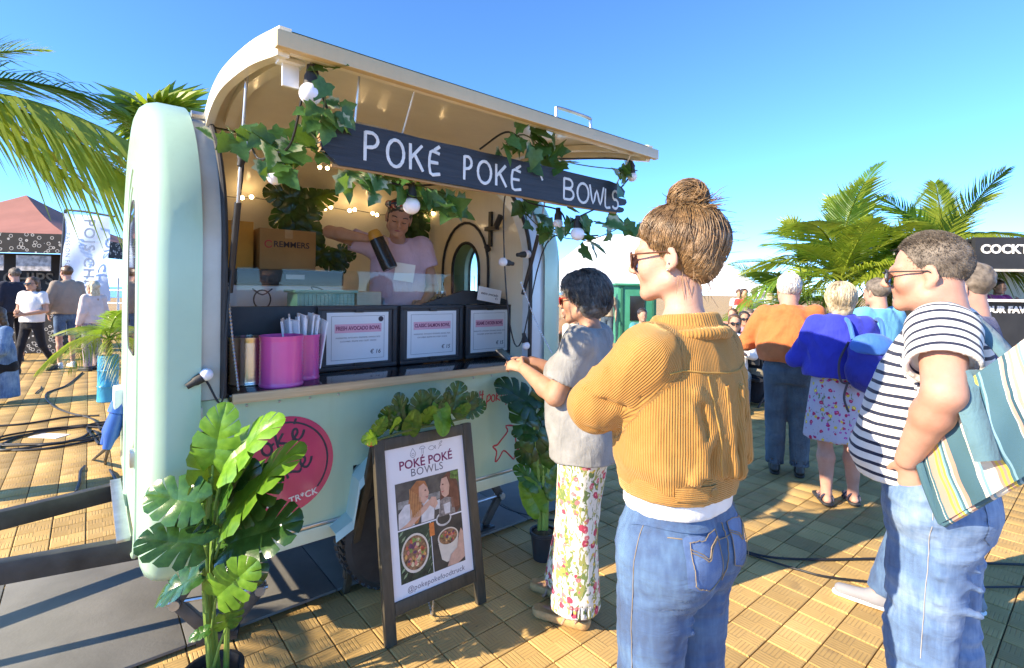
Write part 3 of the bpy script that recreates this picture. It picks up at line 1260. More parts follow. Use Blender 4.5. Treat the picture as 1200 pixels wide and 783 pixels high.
# ---- raised hatch
HX0, HX1 = 0.42, 2.24
HP = smooth_path([V(0, 2.84, 2.385), V(0, 2.72, 2.448), V(0, 2.55, 2.482), V(0, 2.33, 2.478), V(0, 1.93, 2.420), V(0, 1.57, 2.335)], 5)
def hnorm(i):
    t = (HP[min(i + 1, len(HP) - 1)] - HP[max(i - 1, 0)]).normalized()
    return V(0, t.z, -t.y)           # upwards
HN = [hnorm(i) if hnorm(i).z > 0 else -hnorm(i) for i in range(len(HP))]
mb = MB(); vs = []
nH = len(HP)
for i, p in enumerate(HP):
    for x in (HX0, HX1):
        vs.append((x, p.y + HN[i].y * 0.02, p.z + HN[i].z * 0.02))
mb.add(vs, [(2 * i, 2 * i + 1, 2 * i + 3, 2 * i + 2) for i in range(nH - 1)])
tp('hatch_skin', mb, MINT, True, angle=60)
mb = MB(); vs = []
NXH = 12
for i, p in enumerate(HP):
    for k in range(NXH + 1):
        x = lerp(HX0 + 0.01, HX1 - 0.01, k / NXH)
        vs.append((x, p.y, p.z - 0.006 * math.sin(PI * k / NXH)))
mb.add(vs, [(i * (NXH + 1) + k, i * (NXH + 1) + k + 1, (i + 1) * (NXH + 1) + k + 1, (i + 1) * (NXH + 1) + k) for i in range(nH - 1) for k in range(NXH)])
tp('hatch_lining', mb, CREAM, True, angle=60)
def strip(x0, x1, o0, o1, i0=0):
    """solid rib running along the hatch profile between offsets o0..o1 (below is negative)"""
    mb = MB(); vs = []
    for i in range(i0, nH):
        p = HP[i]
        for (x, o) in ((x0, o0), (x1, o0), (x1, o1), (x0, o1)):
            vs.append((x, p.y + HN[i].y * o, p.z + HN[i].z * o))
    m = nH - i0
    fs = [(4 * i + a, 4 * i + (a + 1) % 4, 4 * i + 4 + (a + 1) % 4, 4 * i + 4 + a) for i in range(m - 1) for a in range(4)]
    fs += [(0, 1, 2, 3), (4 * m - 4, 4 * m - 1, 4 * m - 2, 4 * m - 3)]
    return mb.add(vs, fs)
tan = paint('tan_edge', (0.60, 0.45, 0.25), 0.5, 0.3)
for (a, b) in ((HX0 - 0.004, HX0 + 0.03), (HX1 - 0.03, HX1 + 0.004)):
    tp('side_rail', strip(a, b, 0.026, -0.055), CREAM, True, angle=40)
for (a, b) in ((HX0 + 0.075, HX0 + 0.12), (HX1 - 0.15, HX1 - 0.105)):
    tp('inner_rib', strip(a, b, -0.004, -0.035, 2), CREAM, True, angle=40)
mb = MB(); mb.bar((HX0 - 0.015, 1.56, 2.318), (HX1 + 0.03, 1.56, 2.318), 0.03, 0.05)
tp('front_rail', mb, tan, bevel=0.005)
mb = MB(); mb.bar((HX0 + 0.02, 1.60, 2.315), (HX1 - 0.02, 1.60, 2.315), 0.03, 0.028)
tp('inner_rail', mb, CREAM, bevel=0.004)
mb = MB()
mb.tube(smooth_path([(1.55, 1.575, 2.33), (1.55, 1.575, 2.385), (1.57, 1.575, 2.40), (1.75, 1.575, 2.40), (1.77, 1.575, 2.385), (1.77, 1.575, 2.33)], 4), 0.008, 8)
tp('handle', mb, STEEL, True)
mb = MB(); mb.box((0.475, 1.66, 2.262), (0.05, 0.012, 0.075)); mb.box((0.475, 1.66, 2.30), (0.075, 0.05, 0.012))
tp('catch_plate', mb, plain('white_plastic', (0.78, 0.78, 0.76), 0.4, 0.04), bevel=0.002)
for x, ylo in ((0.468, 2.47), (2.15, 2.47)):
    mb = MB(); mb.tube([(x, ylo, 1.58), (x, 2.33, 1.95)], 0.013, 10)
    tp('strut', mb, BLACKM, True)
    mb = MB(); mb.tube([(x, 2.33, 1.95), (x, 2.20, 2.435)], 0.006, 8)
    tp('strut_rod', mb, STEEL, True)
for a, b in ((0.36, 0.42), (2.2, 2.3)):
    mb = MB(); mb.tube([(a, 2.80, 2.41), (b, 2.80, 2.41)], 0.02, 8)
    tp('hinge', mb, STEEL, True)
# door latch on the tail wall lining
mb = MB(); mb.box((2.30, 3.02, 2.06), (0.02, 0.03, 0.26)); mb.box((2.28, 2.98, 2.06), (0.03, 0.14, 0.03)); mb.tube([(2.27, 2.92, 2.06), (2.27, 2.86, 2.14)], 0.022, 8); mb.tube([(2.27, 3.03, 1.93), (2.27, 3.0, 1.90)], 0.02, 8)
tp('latch', mb, BLACKM)

# ---- counter
mb = MB(); mb.box((1.31, 2.645, 1.128), (1.70, 0.46, 0.03))
tp('counter', mb, BLACKG, bevel=0.003)
mb = MB(); mb.box((1.325, 2.403, 1.127), (1.71, 0.022, 0.042))
tp('counter_edge', mb, wood('pale_wood', (0.42, 0.27, 0.13), (0.66, 0.47, 0.27), 0, 1.0, 0.5), bevel=0.003)
# black service wall with the menu holders, and the glass screen
mb = MB(); mb.box((1.42, 2.845, 1.325), (1.86, 0.05, 0.36))
tp('service_wall', mb, BLACKF, bevel=0.004)
mb = MB(); mb.prism([(1.62, 1.507), (2.34, 1.507), (2.34, 1.53), (2.02, 1.60), (1.94, 1.60)], 0.035, Matrix(((1, 0, 0, 0), (0, 0, -1, 2.86), (0, 1, 0, 0), (0, 0, 0, 1))))
tp('service_wall_top', mb, BLACKF)
mb = MB(); mb.box((1.30, 2.84, 1.60), (1.46, 0.006, 0.205))
tp('glass_screen', mb, glass('screen_glass', (0.96, 0.98, 0.97), 0.0, 0.0, 1.30))

# ---- wheel, mudguard, drawbar, feet
WC = V(1.30, 2.56, 0.30)
wheel = thing('wheel', None, None); wheel.parent = TR; wheel.location = WC + V(-1.32, -3.33, 0)
del_keys = [k for k in list(wheel.keys())]
mb = MB(); mb.lathe([(0.17, -0.085), (0.225, -0.09), (0.27, -0.085), (0.295, -0.06), (0.30, -0.02), (0.30, 0.02), (0.295, 0.06), (0.27, 0.085), (0.225, 0.09), (0.17, 0.085)], 48, (0, 0, 0), V(0, 1, 0))
for k in range(48):
    q = 2 * PI * k / 48
    for s in (-1, 1):
        c = V(math.cos(q + s * 0.02) * 0.300, s * 0.035, math.sin(q + s * 0.02) * 0.300)
        mb.box(c, (0.016, 0.05, 0.022), Matrix.Rotation(-q, 3, 'Y') @ Matrix.Rotation(s * 0.3, 3, 'X'))
link('tyre', mb.mesh('tyre', True, 0, 35), RUBBER, wheel)
mb = MB(); mb.lathe([(0.0, -0.03), (0.06, -0.035), (0.07, -0.05), (0.13, -0.03), (0.165, -0.075), (0.175, -0.075), (0.175, 0.075)], 32, (0, 0, 0), V(0, 1, 0))
link('rim', mb.mesh('rim', True, 0, 35), STEEL, wheel)
mb = MB()
gp_ = [(0.90, 0.46), (0.985, 0.50), (1.015, 0.68), (1.09, 0.75), (1.53, 0.75), (1.605, 0.68), (1.615, 0.50), (1.70, 0.46)]
vs = []
for (x, z) in gp_:
    vs += [(x, YP + 0.02, z), (x, YP - 0.09, z - 0.012), (x, YP - 0.10, z - 0.05)]
mb.add(vs, [(3 * i + a, 3 * i + a + 1, 3 * i + a + 4, 3 * i + a + 3) for i in range(len(gp_) - 1) for a in range(2)])
mg = tp('mudguard', mb, paint('mudguard_paint', (0.42, 0.66, 0.66)), True, angle=30)
# inner wheel housing so the opening is closed
mb = MB(); mb.box((1.31, 2.86, 0.59), (0.58, 0.76, 0.26)); tp('wheel_housing', mb, BLACKM)
for s in (-1, 1):
    mb = MB()
    a = V(0.22, YC + s * 0.45, 0.40); b = V(-1.55, YC + s * 0.05, 0.40)
    mb.bar(a, b, 0.055, 0.095)
    tp('drawbar_beam', mb, DRAW, bevel=0.006)
mb = MB(); mb.bar((0.13, YC - 0.46, 0.455), (0.13, YC + 0.46, 0.455), 0.05, 0.016)
tp('cross_plate', mb, STEEL, bevel=0.002)
mb = MB(); mb.box((0.155, 2.72, 0.86), (0.03, 0.05, 0.07)); tp('hatch_catch', mb, STEEL, bevel=0.004)
def scissor(cx, cy, w, name='corner_jack'):
    j = thing(name, None, None); j.parent = TR; j.location = (cx - 1.32, cy - 3.33, 0)
    top = V(0, 0, 0.41); bot = V(0, 0, 0.03)
    l, r_ = V(-w, 0, 0.20), V(w, 0, 0.20)
    for nm, a, b in (('arm', top + V(-0.03, 0, 0), l), ('arm', top + V(0.03, 0, 0), r_), ('arm', bot + V(-0.03, 0, 0), l), ('arm', bot + V(0.03, 0, 0), r_)):
        m = MB(); m.bar(a, b, 0.05, 0.028, (0, 1, 0)); m.build(nm, plain('jack_steel', (0.07, 0.062, 0.055), 0.5, 0.35, 10, 0.2, 80), j, bevel=0.003)
    m = MB(); m.box((0, 0, 0.022), (0.16, 0.10, 0.016)); m.build('foot_plate', BLACKM, j)
    m = MB(); m.tube([l + V(-0.06, 0, 0), r_ + V(0.03, 0, 0)], 0.010, 8)
    for p in (l, r_):
        m.tube([p + V(0, -0.035, 0), p + V(0, 0.035, 0)], 0.022, 10)
    m.build('screw', STEEL, j)
    return j
j1 = scissor(0.47, 2.62, 0.17)
j1.rotation_euler = (0, 0, R(-20))
j2 = scissor(2.02, 2.72, 0.16)

# ---- prints on the front panel
LOGO_C = V(0.692, YP - 0.001, 0.787)
LM = frame_mat(LOGO_C, (1, 0, 0), (0, 0, 1))     # x right, y up, z towards the customers
PINKD = plain('logo_pink', (0.62, 0.045, 0.14), 0.25, 0.10, 5, coat=0.4)
lp = [(0.226 * math.cos(2 * PI * i / 64), 0.226 * math.sin(2 * PI * i / 64)) for i in range(64)]
lg = poly_sheet('logo_disc', lp, PINKD, None, LM, 0.0015)
lg.data.transform(TRI); lg.parent = TR
LM2 = TRI @ frame_mat(LOGO_C + V(0, -0.0017, 0), (1, 0, 0), (0, 0, 1))
stroke_mesh('logo_ring', [[(0.198 * math.cos(R(a)), 0.198 * math.sin(R(a))) for a in range(-40, 200, 8)]], 0.0045, LM2, INK, lg, 0.2)
stroke_mesh('logo_ring', [[(0.205 * math.cos(R(a)), 0.200 * math.sin(R(a)) - 0.004) for a in range(110, 210, 8)]], 0.004, LM2, INK, lg, 0.2)
def script_word(ox, oy, s, ang):
    """handwritten 'Poke' with accent"""
    P = [[(0.10, 0.0), (0.14, 0.5), (0.17, 1.0)], [(0.05, 0.85), (0.25, 1.05), (0.55, 0.92), (0.50, 0.62), (0.16, 0.5)],
         arc(0.78, 0.26, 0.17, 0.24, 80, 440, 14), [(0.95, 0.3), (1.08, 0.34)],
         [(1.16, 0.02), (1.20, 0.5), (1.26, 0.98)], [(1.5, 0.55), (1.24, 0.3), (1.42, 0.15), (1.62, 0.02), (1.72, 0.1)],
         [(1.72, 0.12), (1.98, 0.30), (1.98, 0.48), (1.84, 0.44), (1.78, 0.2), (1.92, 0.02), (2.12, 0.12), (2.25, 0.3)], [(1.98, 0.68), (2.12, 0.86)]]
    c, sn = math.cos(R(ang)), math.sin(R(ang))
    return [[(ox + s * (x * c - y * sn), oy + s * (x * sn + y * c)) for x, y in ln] for ln in P]
stroke_mesh('logo_lettering', script_word(-0.150, 0.030, 0.118, 20), 0.0058, LM2, INK, lg, 0.2)
stroke_mesh('logo_lettering', script_word(-0.105, -0.118, 0.118, 24), 0.0058, LM2, INK, lg, 0.2)
m = text_mesh('FOOD TR*CK', 0.042, 0.0006, 0.0008, 0, 1.05); m.transform(frame_mat((0.02, -0.168, 0), (1, 0.16, 0), (-0.16, 1, 0))); m.transform(LM2)
link('logo_lettering', m, WHITEP, lg)
m = text_mesh('FRESH  &  COLOURFUL', 0.02, 0.0006); bpy.data.meshes.remove(m)
RED = plain('red_brush', (0.50, 0.035, 0.05), 0.4, 0.1)
FM = TRI @ frame_mat((2.035, YP - 0.0005, 0.655), (1, 0, 0), (0, 0, 1))
fish = [[(-0.075, 0.02), (-0.02, 0.07), (-0.035, 0.105), (0.03, 0.095), (0.10, 0.055), (0.118, 0.02), (0.10, -0.03), (0.05, -0.07), (0.035, -0.115), (0.0, -0.085), (-0.05, -0.045), (-0.085, -0.085), (-0.115, -0.10), (-0.105, -0.04), (-0.135, -0.005), (-0.10, 0.0), (-0.075, 0.02)],
        [(0.055, 0.08), (0.045, 0.03), (0.055, -0.03), (0.075, -0.06)], arc(0.085, 0.035, 0.012, 0.014, 0, 360, 10)]
stroke_mesh('fish_drawing', fish, 0.0055, FM, RED, TR, 0.2)
HM = TRI @ frame_mat((1.78, YP - 0.0005, 0.925), (1, 0, 0), (0, 0, 1))
hs_ = 0.085
hsh = []
hsh += [[(0.1, 0), (0.22, 0.9)], [(0.35, 0), (0.47, 0.9)], [(0.02, 0.3), (0.5, 0.33)], [(0.05, 0.6), (0.55, 0.63)]]
x = 0.75
for ch in 'pokepoke':
    if ch == 'p':
        hsh += [[(x, -0.4), (x + 0.1, 0.5)], [(x + 0.08, 0.4), (x + 0.3, 0.55), (x + 0.4, 0.25), (x + 0.1, 0.05)]]
    elif ch == 'o':
        hsh += [arc(x + 0.18, 0.25, 0.16, 0.24, 90, 450, 10)]
    elif ch == 'k':
        hsh += [[(x, 0), (x + 0.1, 0.95)], [(x + 0.38, 0.55), (x + 0.05, 0.25), (x + 0.38, 0.0)]]
    else:
        hsh += [[(x, 0.22), (x + 0.3, 0.3), (x + 0.18, 0.52), (x + 0.02, 0.25), (x + 0.18, 0.0), (x + 0.42, 0.12)]]
    x += 0.45
stroke_mesh('hashtag_lettering', [[(a * hs_, b * hs_) for a, b in ln] for ln in hsh], 0.0042, HM, RED, TR, 0.2, 5)

# ------------------------------------------------------------------ hanging plank sign
SY = 1.70
sg = thing('hanging_sign', 'long black plank sign with white hand painted lettering hung under the hatch', 'sign', (1.40, SY, 2.0))
rs = random.Random(5)
zt_, zb_ = 2.172, 2.022
left = [(0.60, 2.16), (0.585, 2.14), (0.578, 2.118), (0.592, 2.10), (0.58, 2.085), (0.584, 2.066), (0.60, 2.05), (0.615, 2.036)]
bot = [(0.64 + 0.1 * i, zb_ - 0.006 + rs.uniform(-0.003, 0.003)) for i in range(15)]
right = [(2.16, 2.022), (2.175, 2.035), (2.168, 2.046), (2.12, 2.05), (2.118, 2.054), (2.18, 2.062), (2.196, 2.078), (2.188, 2.094), (2.13, 2.096), (2.128, 2.10), (2.172, 2.112), (2.18, 2.135), (2.16, 2.15), (2.12, 2.165)]
top = [(2.05 - 0.1 * i, zt_ + rs.uniform(-0.002, 0.002)) for i in range(15)]
outline = left + bot + right + top
board = poly_sheet('board', [(a - 1.40, b - 2.0) for a, b in outline], None, sg, frame_mat((0, 0.011, 0), (1, 0, 0), (0, 0, 1)), 0.022)
t = NT('charred_plank')
vv = t.coord('Object', (3, 30, 60))
nz = t.noise(vv, 1.0, 6, 0.65, 1.0)
t.col(t.ramp(nz, [(0.3, (0.010, 0.013, 0.02)), (0.7, (0.032, 0.038, 0.05))]))
t.set(Roughness=0.6); t.bump(nz, 0.6, 0.006)
board.data.materials.clear(); board.data.materials.append(t.m)
BRK = wood('raw_wood', (0.22, 0.12, 0.05), (0.50, 0.30, 0.14), 0, 1.0, 0.8)
mb = MB()
for i in range(16):
    z = rs.uniform(2.05, 2.125)
    mb.box((0.588 - 1.4 + rs.uniform(-0.004, 0.008), 0, z - 2.0), (rs.uniform(0.01, 0.022), 0.020, rs.uniform(0.005, 0.013)), Matrix.Rotation(rs.uniform(-0.3, 0.3), 3, 'Y'))
o = mb.build('splintered_end', BRK, sg); o['kind'] = 'stuff'
mb = MB(); mb.tube([V(0.62 - 1.4 + 0.1 * i, 0.0, zb_ - 2.008 + 0.002 * math.sin(i)) for i in range(16)], 0.006, 6); mb.build('bare_edge', BRK, sg, True)
mb = MB(); mb.tube([V(0.62 - 1.4 + 0.1 * i, 0.0, zt_ - 1.999 + 0.001 * math.sin(i)) for i in range(3)], 0.006, 6); mb.build('bare_edge', BRK, sg, True)
CHALK = plain('white_brush_paint', (0.74, 0.74, 0.72), 0.75, 0.12, 40)
SM = frame_mat((-1.40, -0.0115, -2.0), (1, 0, 0), (0, 0, 1))
def word(chars):
    for ch, x0, x1, z0, z1 in chars:
        stroke_mesh('lettering', letter(ch, x0, z0, x1 - x0, z1 - z0), 0.0062, SM, CHALK, sg, 0.25)
word([('P', 0.730, 0.800, 2.048, 2.150), ('O', 0.815, 0.885, 2.046, 2.142), ('K', 0.905, 0.970, 2.046, 2.142), ('É', 0.990, 1.050, 2.046, 2.126),
      ('P', 1.148, 1.200, 2.044, 2.140), ('O', 1.215, 1.288, 2.044, 2.134), ('K', 1.308, 1.375, 2.044, 2.134), ('É', 1.398, 1.465, 2.044, 2.122),
      ('B', 1.715, 1.80, 2.038, 2.138), ('O', 1.808, 1.895, 2.036, 2.130), ('W', 1.90, 2.005, 2.040, 2.132), ('L', 2.015, 2.065, 2.036, 2.128), ('S', 2.07, 2.13, 2.036, 2.126)])
stroke_mesh('lettering', [[(1.565, 2.130), (1.58, 2.105)]], 0.0055, SM, CHALK, sg, 0.25)
for x, y2, z2 in ((0.70, 1.66, 2.35), (0.88, 1.60, 2.32), (2.12, 1.60, 2.32)):
    mb = MB(); mb.tube([V(x - 1.4, 0, 2.165 - 2.0), V(x - 1.4, (y2 - SY) * 0.5, (2.165 + z2) / 2 - 2.0), V(x - 1.4, y2 - SY, z2 - 2.0)], 0.0035, 6)
    mb.build('hanger', STEEL, sg, True)

# ------------------------------------------------------------------ plane helpers (image pixel coordinates turned into points at a plane)
def hz(px):
    return 341.0 + (px - 600) * 0.0122
def ray(px):
    return (px - 600) / 595.0
def atY(px, py, Y):
    r = ray(px); d = Y / (FW.y + RT.y * r)
    v = dl(d, d * r)
    v.z = CAM_H + (hz(px) - py) / 595.0 * d
    return v
def atD(px, py, d):
    r = ray(px); v = dl(d, d * r)
    v.z = CAM_H + (hz(px) - py) / 595.0 * d
    return v
def gnd(px, py):
    d = 595.0 * CAM_H / (py - hz(px))
    return dl(d, d * ray(px))

# ------------------------------------------------------------------ leaves
def monstera_mesh(name, seed=0, split=0.34, width=0.46, sect=6, droop=0.16, fold=0.18):
    rg = random.Random(seed)
    vs = []; fs = []
    def margin(phi):
        # polar about (0, 0.22); phi 0 = tip
        a = abs(phi)
        r = 0.80 * (1 - a / 180) ** 0.9 + 0.0
        w = width * math.sin(R(min(a, 90) )) ** 0.8
        x = width * (math.sin(R(a * 0.98))) ** 0.85 if a < 180 else 0
        y = 0.28 + 0.74 * math.cos(R(a)) if a < 90 else 0.28 + 0.42 * math.cos(R(a))
        return x * (1.0 if a < 95 else 1.0), y
    for s in (-1, 1):
        ph = [0, 22, 44, 66, 90, 118, 165]
        sp_n = len(ph) - 1
        mid_y = [1.0, 0.74, 0.56, 0.42, 0.28, 0.14, 0.03]
        for i in range(sp_n):
            a0, a1 = ph[i], ph[i + 1]
            g = split * rg.uniform(0.35, 1.0) if split > 0 and rg.random() > 0.12 else 0.0
            rows = 6
            base = len(vs)
            for r_ in range(rows):
                t = r_ / (rows - 1)
                for c_ in range(3):
                    u = c_ / 2
                    gap = g * max(0.0, (t - 0.42) / 0.58) ** 0.7 * 0.5
                    uu = 0.5 + (u - 0.5) * (1 - gap * 2 * (0.9 if 0 < i < sp_n - 1 else 0.6))
                    ang = lerp(a0, a1, uu)
                    mx, my = margin(ang)
                    iy = lerp(mid_y[i], mid_y[i + 1], uu)
                    if c_ == 1 or split == 0:
                        k = 1.0
                    else:
                        k = 0.95
                    x = s * lerp(0.0, mx * (k if c_ != 1 else 1.05), t)
                    y = lerp(iy, my, t ** 1.15)
                    z = fold * abs(x) - droop * (y * y) * 0.9 - 0.35 * abs(x) ** 2 + 0.02 * math.sin(9 * y + 5 * x + seed) + (0.016 * math.sin(PI * t) if c_ == 1 else 0.0)
                    vs.append((x, y, z))
            for r_ in range(rows - 1):
                for c_ in range(2):
                    q = [base + r_ * 3 + c_, base + r_ * 3 + c_ + 1, base + (r_ + 1) * 3 + c_ + 1, base + (r_ + 1) * 3 + c_]
                    fs.append(q if s > 0 else q[::-1])
    return mesh_from(name, vs, fs, True)
def ivy_mesh(name, seed=0):
    rg = random.Random(seed)
    pol = [(0, 0.02), (0.16, -0.10), (0.40, -0.06), (0.34, 0.16), (0.52, 0.36), (0.28, 0.48), (0.20, 0.70), (0.0, 1.0), (-0.20, 0.70), (-0.28, 0.48), (-0.52, 0.36), (-0.34, 0.16), (-0.40, -0.06), (-0.16, -0.10)]
    vs = [(0, 0.30, -0.05)] + [(x * rg.uniform(0.9, 1.1), y, 0.12 * abs(x) - 0.16 * y * y + rg.uniform(-0.03, 0.03)) for x, y in pol]
    n = len(pol)
    fs = [(0, 1 + i, 1 + (i + 1) % n) for i in range(n)]
    return mesh_from(name, vs, fs, True)
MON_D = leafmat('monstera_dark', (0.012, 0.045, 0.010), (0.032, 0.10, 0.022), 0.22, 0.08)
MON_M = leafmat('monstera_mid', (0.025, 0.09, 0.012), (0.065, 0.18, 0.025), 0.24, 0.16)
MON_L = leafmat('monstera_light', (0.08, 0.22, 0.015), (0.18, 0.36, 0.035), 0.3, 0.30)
STEM = leafmat('green_stem', (0.14, 0.26, 0.04), (0.24, 0.38, 0.08), 0.45, 0.1)
IVY = leafmat('ivy_green', (0.03, 0.10, 0.025), (0.07, 0.19, 0.05), 0.4, 0.25, scale=6)
t = NT('ivy_variegated')
v = t.coord('Object')
s_ = t.sep(v)
edge = t.math('ADD', t.math('ABSOLUTE', s_[0]), t.math('MULTIPLY', t.math('SUBTRACT', t.noise(v, 5, 3), 0.5), 0.5))
c_ = t.ramp(edge, [(0.10, (0.06, 0.17, 0.05)), (0.20, (0.15, 0.27, 0.12)), (0.30, (0.48, 0.52, 0.34))])
t.col(c_); t.set(Roughness=0.45)
tr = t.n('BsdfTranslucent'); t.l(c_, tr.inputs[0]); mx = t.n('MixShader'); mx.inputs[0].default_value = 0.3
t.l(t.b.outputs[0], mx.inputs[1]); t.l(tr.outputs[0], mx.inputs[2]); t.l(mx.outputs[0], t.out.inputs['Surface'])
IVY_V = t.m
VINE = plain('vine_stem', (0.10, 0.14, 0.04), 0.7, 0.2)
MONS = [monstera_mesh('leaf', i, (0.30, 0.26, 0.0)[i % 3], (0.43, 0.37, 0.32)[i % 3], droop=(0.16, 0.28, 0.10)[i % 3]) for i in range(3)]
IVYM = [ivy_mesh('leaf', i) for i in range(3)]
def put_leaf(parent, me, mat, base, tip, nrm, size, name='leaf', origin=None):
    """leaf from base towards tip (direction), blade facing nrm"""
    y = Vector(tip).normalized(); n = Vector(nrm)
    n = (n - y * n.dot(y))
    if n.length < 1e-4:
        n = y.orthogonal()
    n.normalize()
    x = y.cross(n)
    M = Matrix((x, y, n)).transposed().to_4x4() @ Matrix.Scale(size, 4)
    M.translation = Vector(base) - (origin or V(0, 0, 0))
    o = bpy.data.objects.new(name, me)
    COL.objects.link(o)
    if not me.materials:
        me.materials.append(mat)
    o.material_slots[0].link = 'OBJECT'
    o.material_slots[0].material = mat
    o.parent = parent
    o.matrix_local = M
    return o
CR, CU, CF = RT, V(0, 0, 1), FW       # right / up / ahead as seen from the promenade side

# ---- big monstera plant at the nose of the trailer
PB = V(0.375, 2.20, 0)
mp = thing('monstera_plant', 'tall split leaf monstera plant by the rounded nose of the mint trailer', 'plant', PB)
mb = MB(); mb.lathe([(0.075, 0.0), (0.10, 0.13), (0.108, 0.135), (0.108, 0.15), (0.095, 0.15), (0.09, 0.12), (0.0, 0.118)], 28)
mb.build('pot', BLACKF, mp, True)
def stemtube(parent, pts, r0, r1, mat=STEM, name='stem', O=PB):
    p = smooth_path([Vector(q) - O for q in pts], 5)
    m = MB(); m.tube(p, [lerp(r0, r1, i / (len(p) - 1)) for i in range(len(p))], 8)
    return m.build(name, mat, parent, True)
def pp(px, py, dd=0.0):
    return atD(px, py, 1.926 + dd)
stemtube(mp, [PB + V(0, 0, 0.1), pp(246, 700), pp(245, 640), pp(250, 560)], 0.017, 0.010)
stemtube(mp, [PB + V(0.02, 0.02, 0.1), pp(254, 720, 0.03), pp(252, 650, 0.03), pp(262, 560, 0.03)], 0.014, 0.008)
stemtube(mp, [PB + V(0.045, 0.0, 0.1), pp(271, 740), pp(272, 700), pp(280, 640)], 0.011, 0.006)
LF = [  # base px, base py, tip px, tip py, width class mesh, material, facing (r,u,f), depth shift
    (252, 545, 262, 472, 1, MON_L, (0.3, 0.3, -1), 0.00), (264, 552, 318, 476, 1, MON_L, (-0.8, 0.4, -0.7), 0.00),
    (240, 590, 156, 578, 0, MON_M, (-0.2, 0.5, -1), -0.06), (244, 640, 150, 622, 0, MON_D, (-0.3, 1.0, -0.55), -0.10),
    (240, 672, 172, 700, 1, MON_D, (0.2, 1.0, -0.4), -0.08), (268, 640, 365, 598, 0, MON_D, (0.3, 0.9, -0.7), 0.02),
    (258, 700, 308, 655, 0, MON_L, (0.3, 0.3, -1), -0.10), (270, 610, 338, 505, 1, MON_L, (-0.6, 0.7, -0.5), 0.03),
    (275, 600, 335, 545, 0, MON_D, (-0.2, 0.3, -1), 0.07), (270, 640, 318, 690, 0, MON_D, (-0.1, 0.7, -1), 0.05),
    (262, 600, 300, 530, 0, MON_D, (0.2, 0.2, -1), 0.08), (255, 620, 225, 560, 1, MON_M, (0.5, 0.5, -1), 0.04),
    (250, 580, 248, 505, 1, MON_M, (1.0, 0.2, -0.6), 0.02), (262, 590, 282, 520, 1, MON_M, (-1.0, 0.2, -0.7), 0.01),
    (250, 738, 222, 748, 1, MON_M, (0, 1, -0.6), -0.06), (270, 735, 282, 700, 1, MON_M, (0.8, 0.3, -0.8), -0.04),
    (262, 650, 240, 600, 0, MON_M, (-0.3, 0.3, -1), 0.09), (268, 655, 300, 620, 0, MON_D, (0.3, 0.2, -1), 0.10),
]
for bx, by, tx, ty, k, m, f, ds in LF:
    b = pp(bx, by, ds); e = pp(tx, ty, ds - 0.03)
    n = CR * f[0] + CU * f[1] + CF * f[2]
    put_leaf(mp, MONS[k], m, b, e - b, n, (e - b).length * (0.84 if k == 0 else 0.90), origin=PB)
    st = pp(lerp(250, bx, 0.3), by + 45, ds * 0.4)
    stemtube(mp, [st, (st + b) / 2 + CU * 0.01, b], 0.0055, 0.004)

# ---- plant in a black pot by the tail of the trailer
PB2 = gnd(640, 654)
pl = thing('potted_plant', 'leafy plant in a small black pot between trailer tail and floral trousers', 'plant', PB2)
mb = MB(); mb.lathe([(0.058, 0.0), (0.075, 0.145), (0.082, 0.15), (0.082, 0.168), (0.072, 0.168), (0.068, 0.15), (0.0, 0.148)], 24)
mb.build('pot', BLACKF, pl, True)
mb = MB(); mb.sphere((0, 0, 0.150), (0.066, 0.066, 0.022), 14, 8)
mb.build('soil', plain('potting_soil', (0.10, 0.07, 0.03), 0.9, 0.4, 60, 0.8, 90), pl, True)
D2 = (PB2 - V(0, 0, 0)).dot(FW)
def p2(px, py, dd=0.0):
    return atD(px, py, D2 + dd)
for a in ((636, 628, 634, 560, 628, 500), (643, 628, 645, 560, 648, 470), (640, 630, 640, 580, 638, 520)):
    stemtube(pl, [p2(a[0], a[1]), p2(a[2], a[3]), p2(a[4], a[5])], 0.014, 0.007, STEM, 'stem', PB2)
for bx, by, tx, ty, k, m, f, ds in [(630, 480, 590, 447, 0, MON_D, (-0.2, 1, -0.5), 0.0), (636, 500, 612, 540, 1, MON_D, (0, 0.6, -1), 0), (634, 480, 660, 470, 0, MON_D, (0, 0.8, -1), 0.05),
                                    (640, 470, 640, 430, 1, MON_D, (0, 0.2, -1), 0.05), (632, 520, 612, 470, 1, MON_D, (0.5, 0.4, -1), 0.02), (640, 560, 660, 520, 1, MON_M, (0, 0.3, -1), 0.0),
                                    (638, 545, 620, 500, 1, MON_M, (-0.5, 0.3, -1), 0.0), (640, 550, 652, 500, 2, MON_D, (-0.3, 0.2, -1), 0.03), (634, 570, 612, 548, 1, MON_M, (0, 0.9, -0.7), -0.02),
                                    (636, 600, 618, 565, 2, MON_L, (0.2, 0.5, -1), -0.04), (644, 580, 662, 560, 1, MON_M, (0, 0.6, -1), -0.02), (630, 510, 606, 505, 1, MON_D, (0.3, 0.8, -1), -0.02), (640, 520, 664, 490, 0, MON_D, (0.2, 0.5, -1), 0.03)]:
    b = p2(bx, by, ds); e = p2(tx, ty, ds - 0.02)
    put_leaf(pl, MONS[k], m, b, e - b, CR * f[0] + CU * f[1] + CF * f[2], (e - b).length * 1.1, origin=PB2)

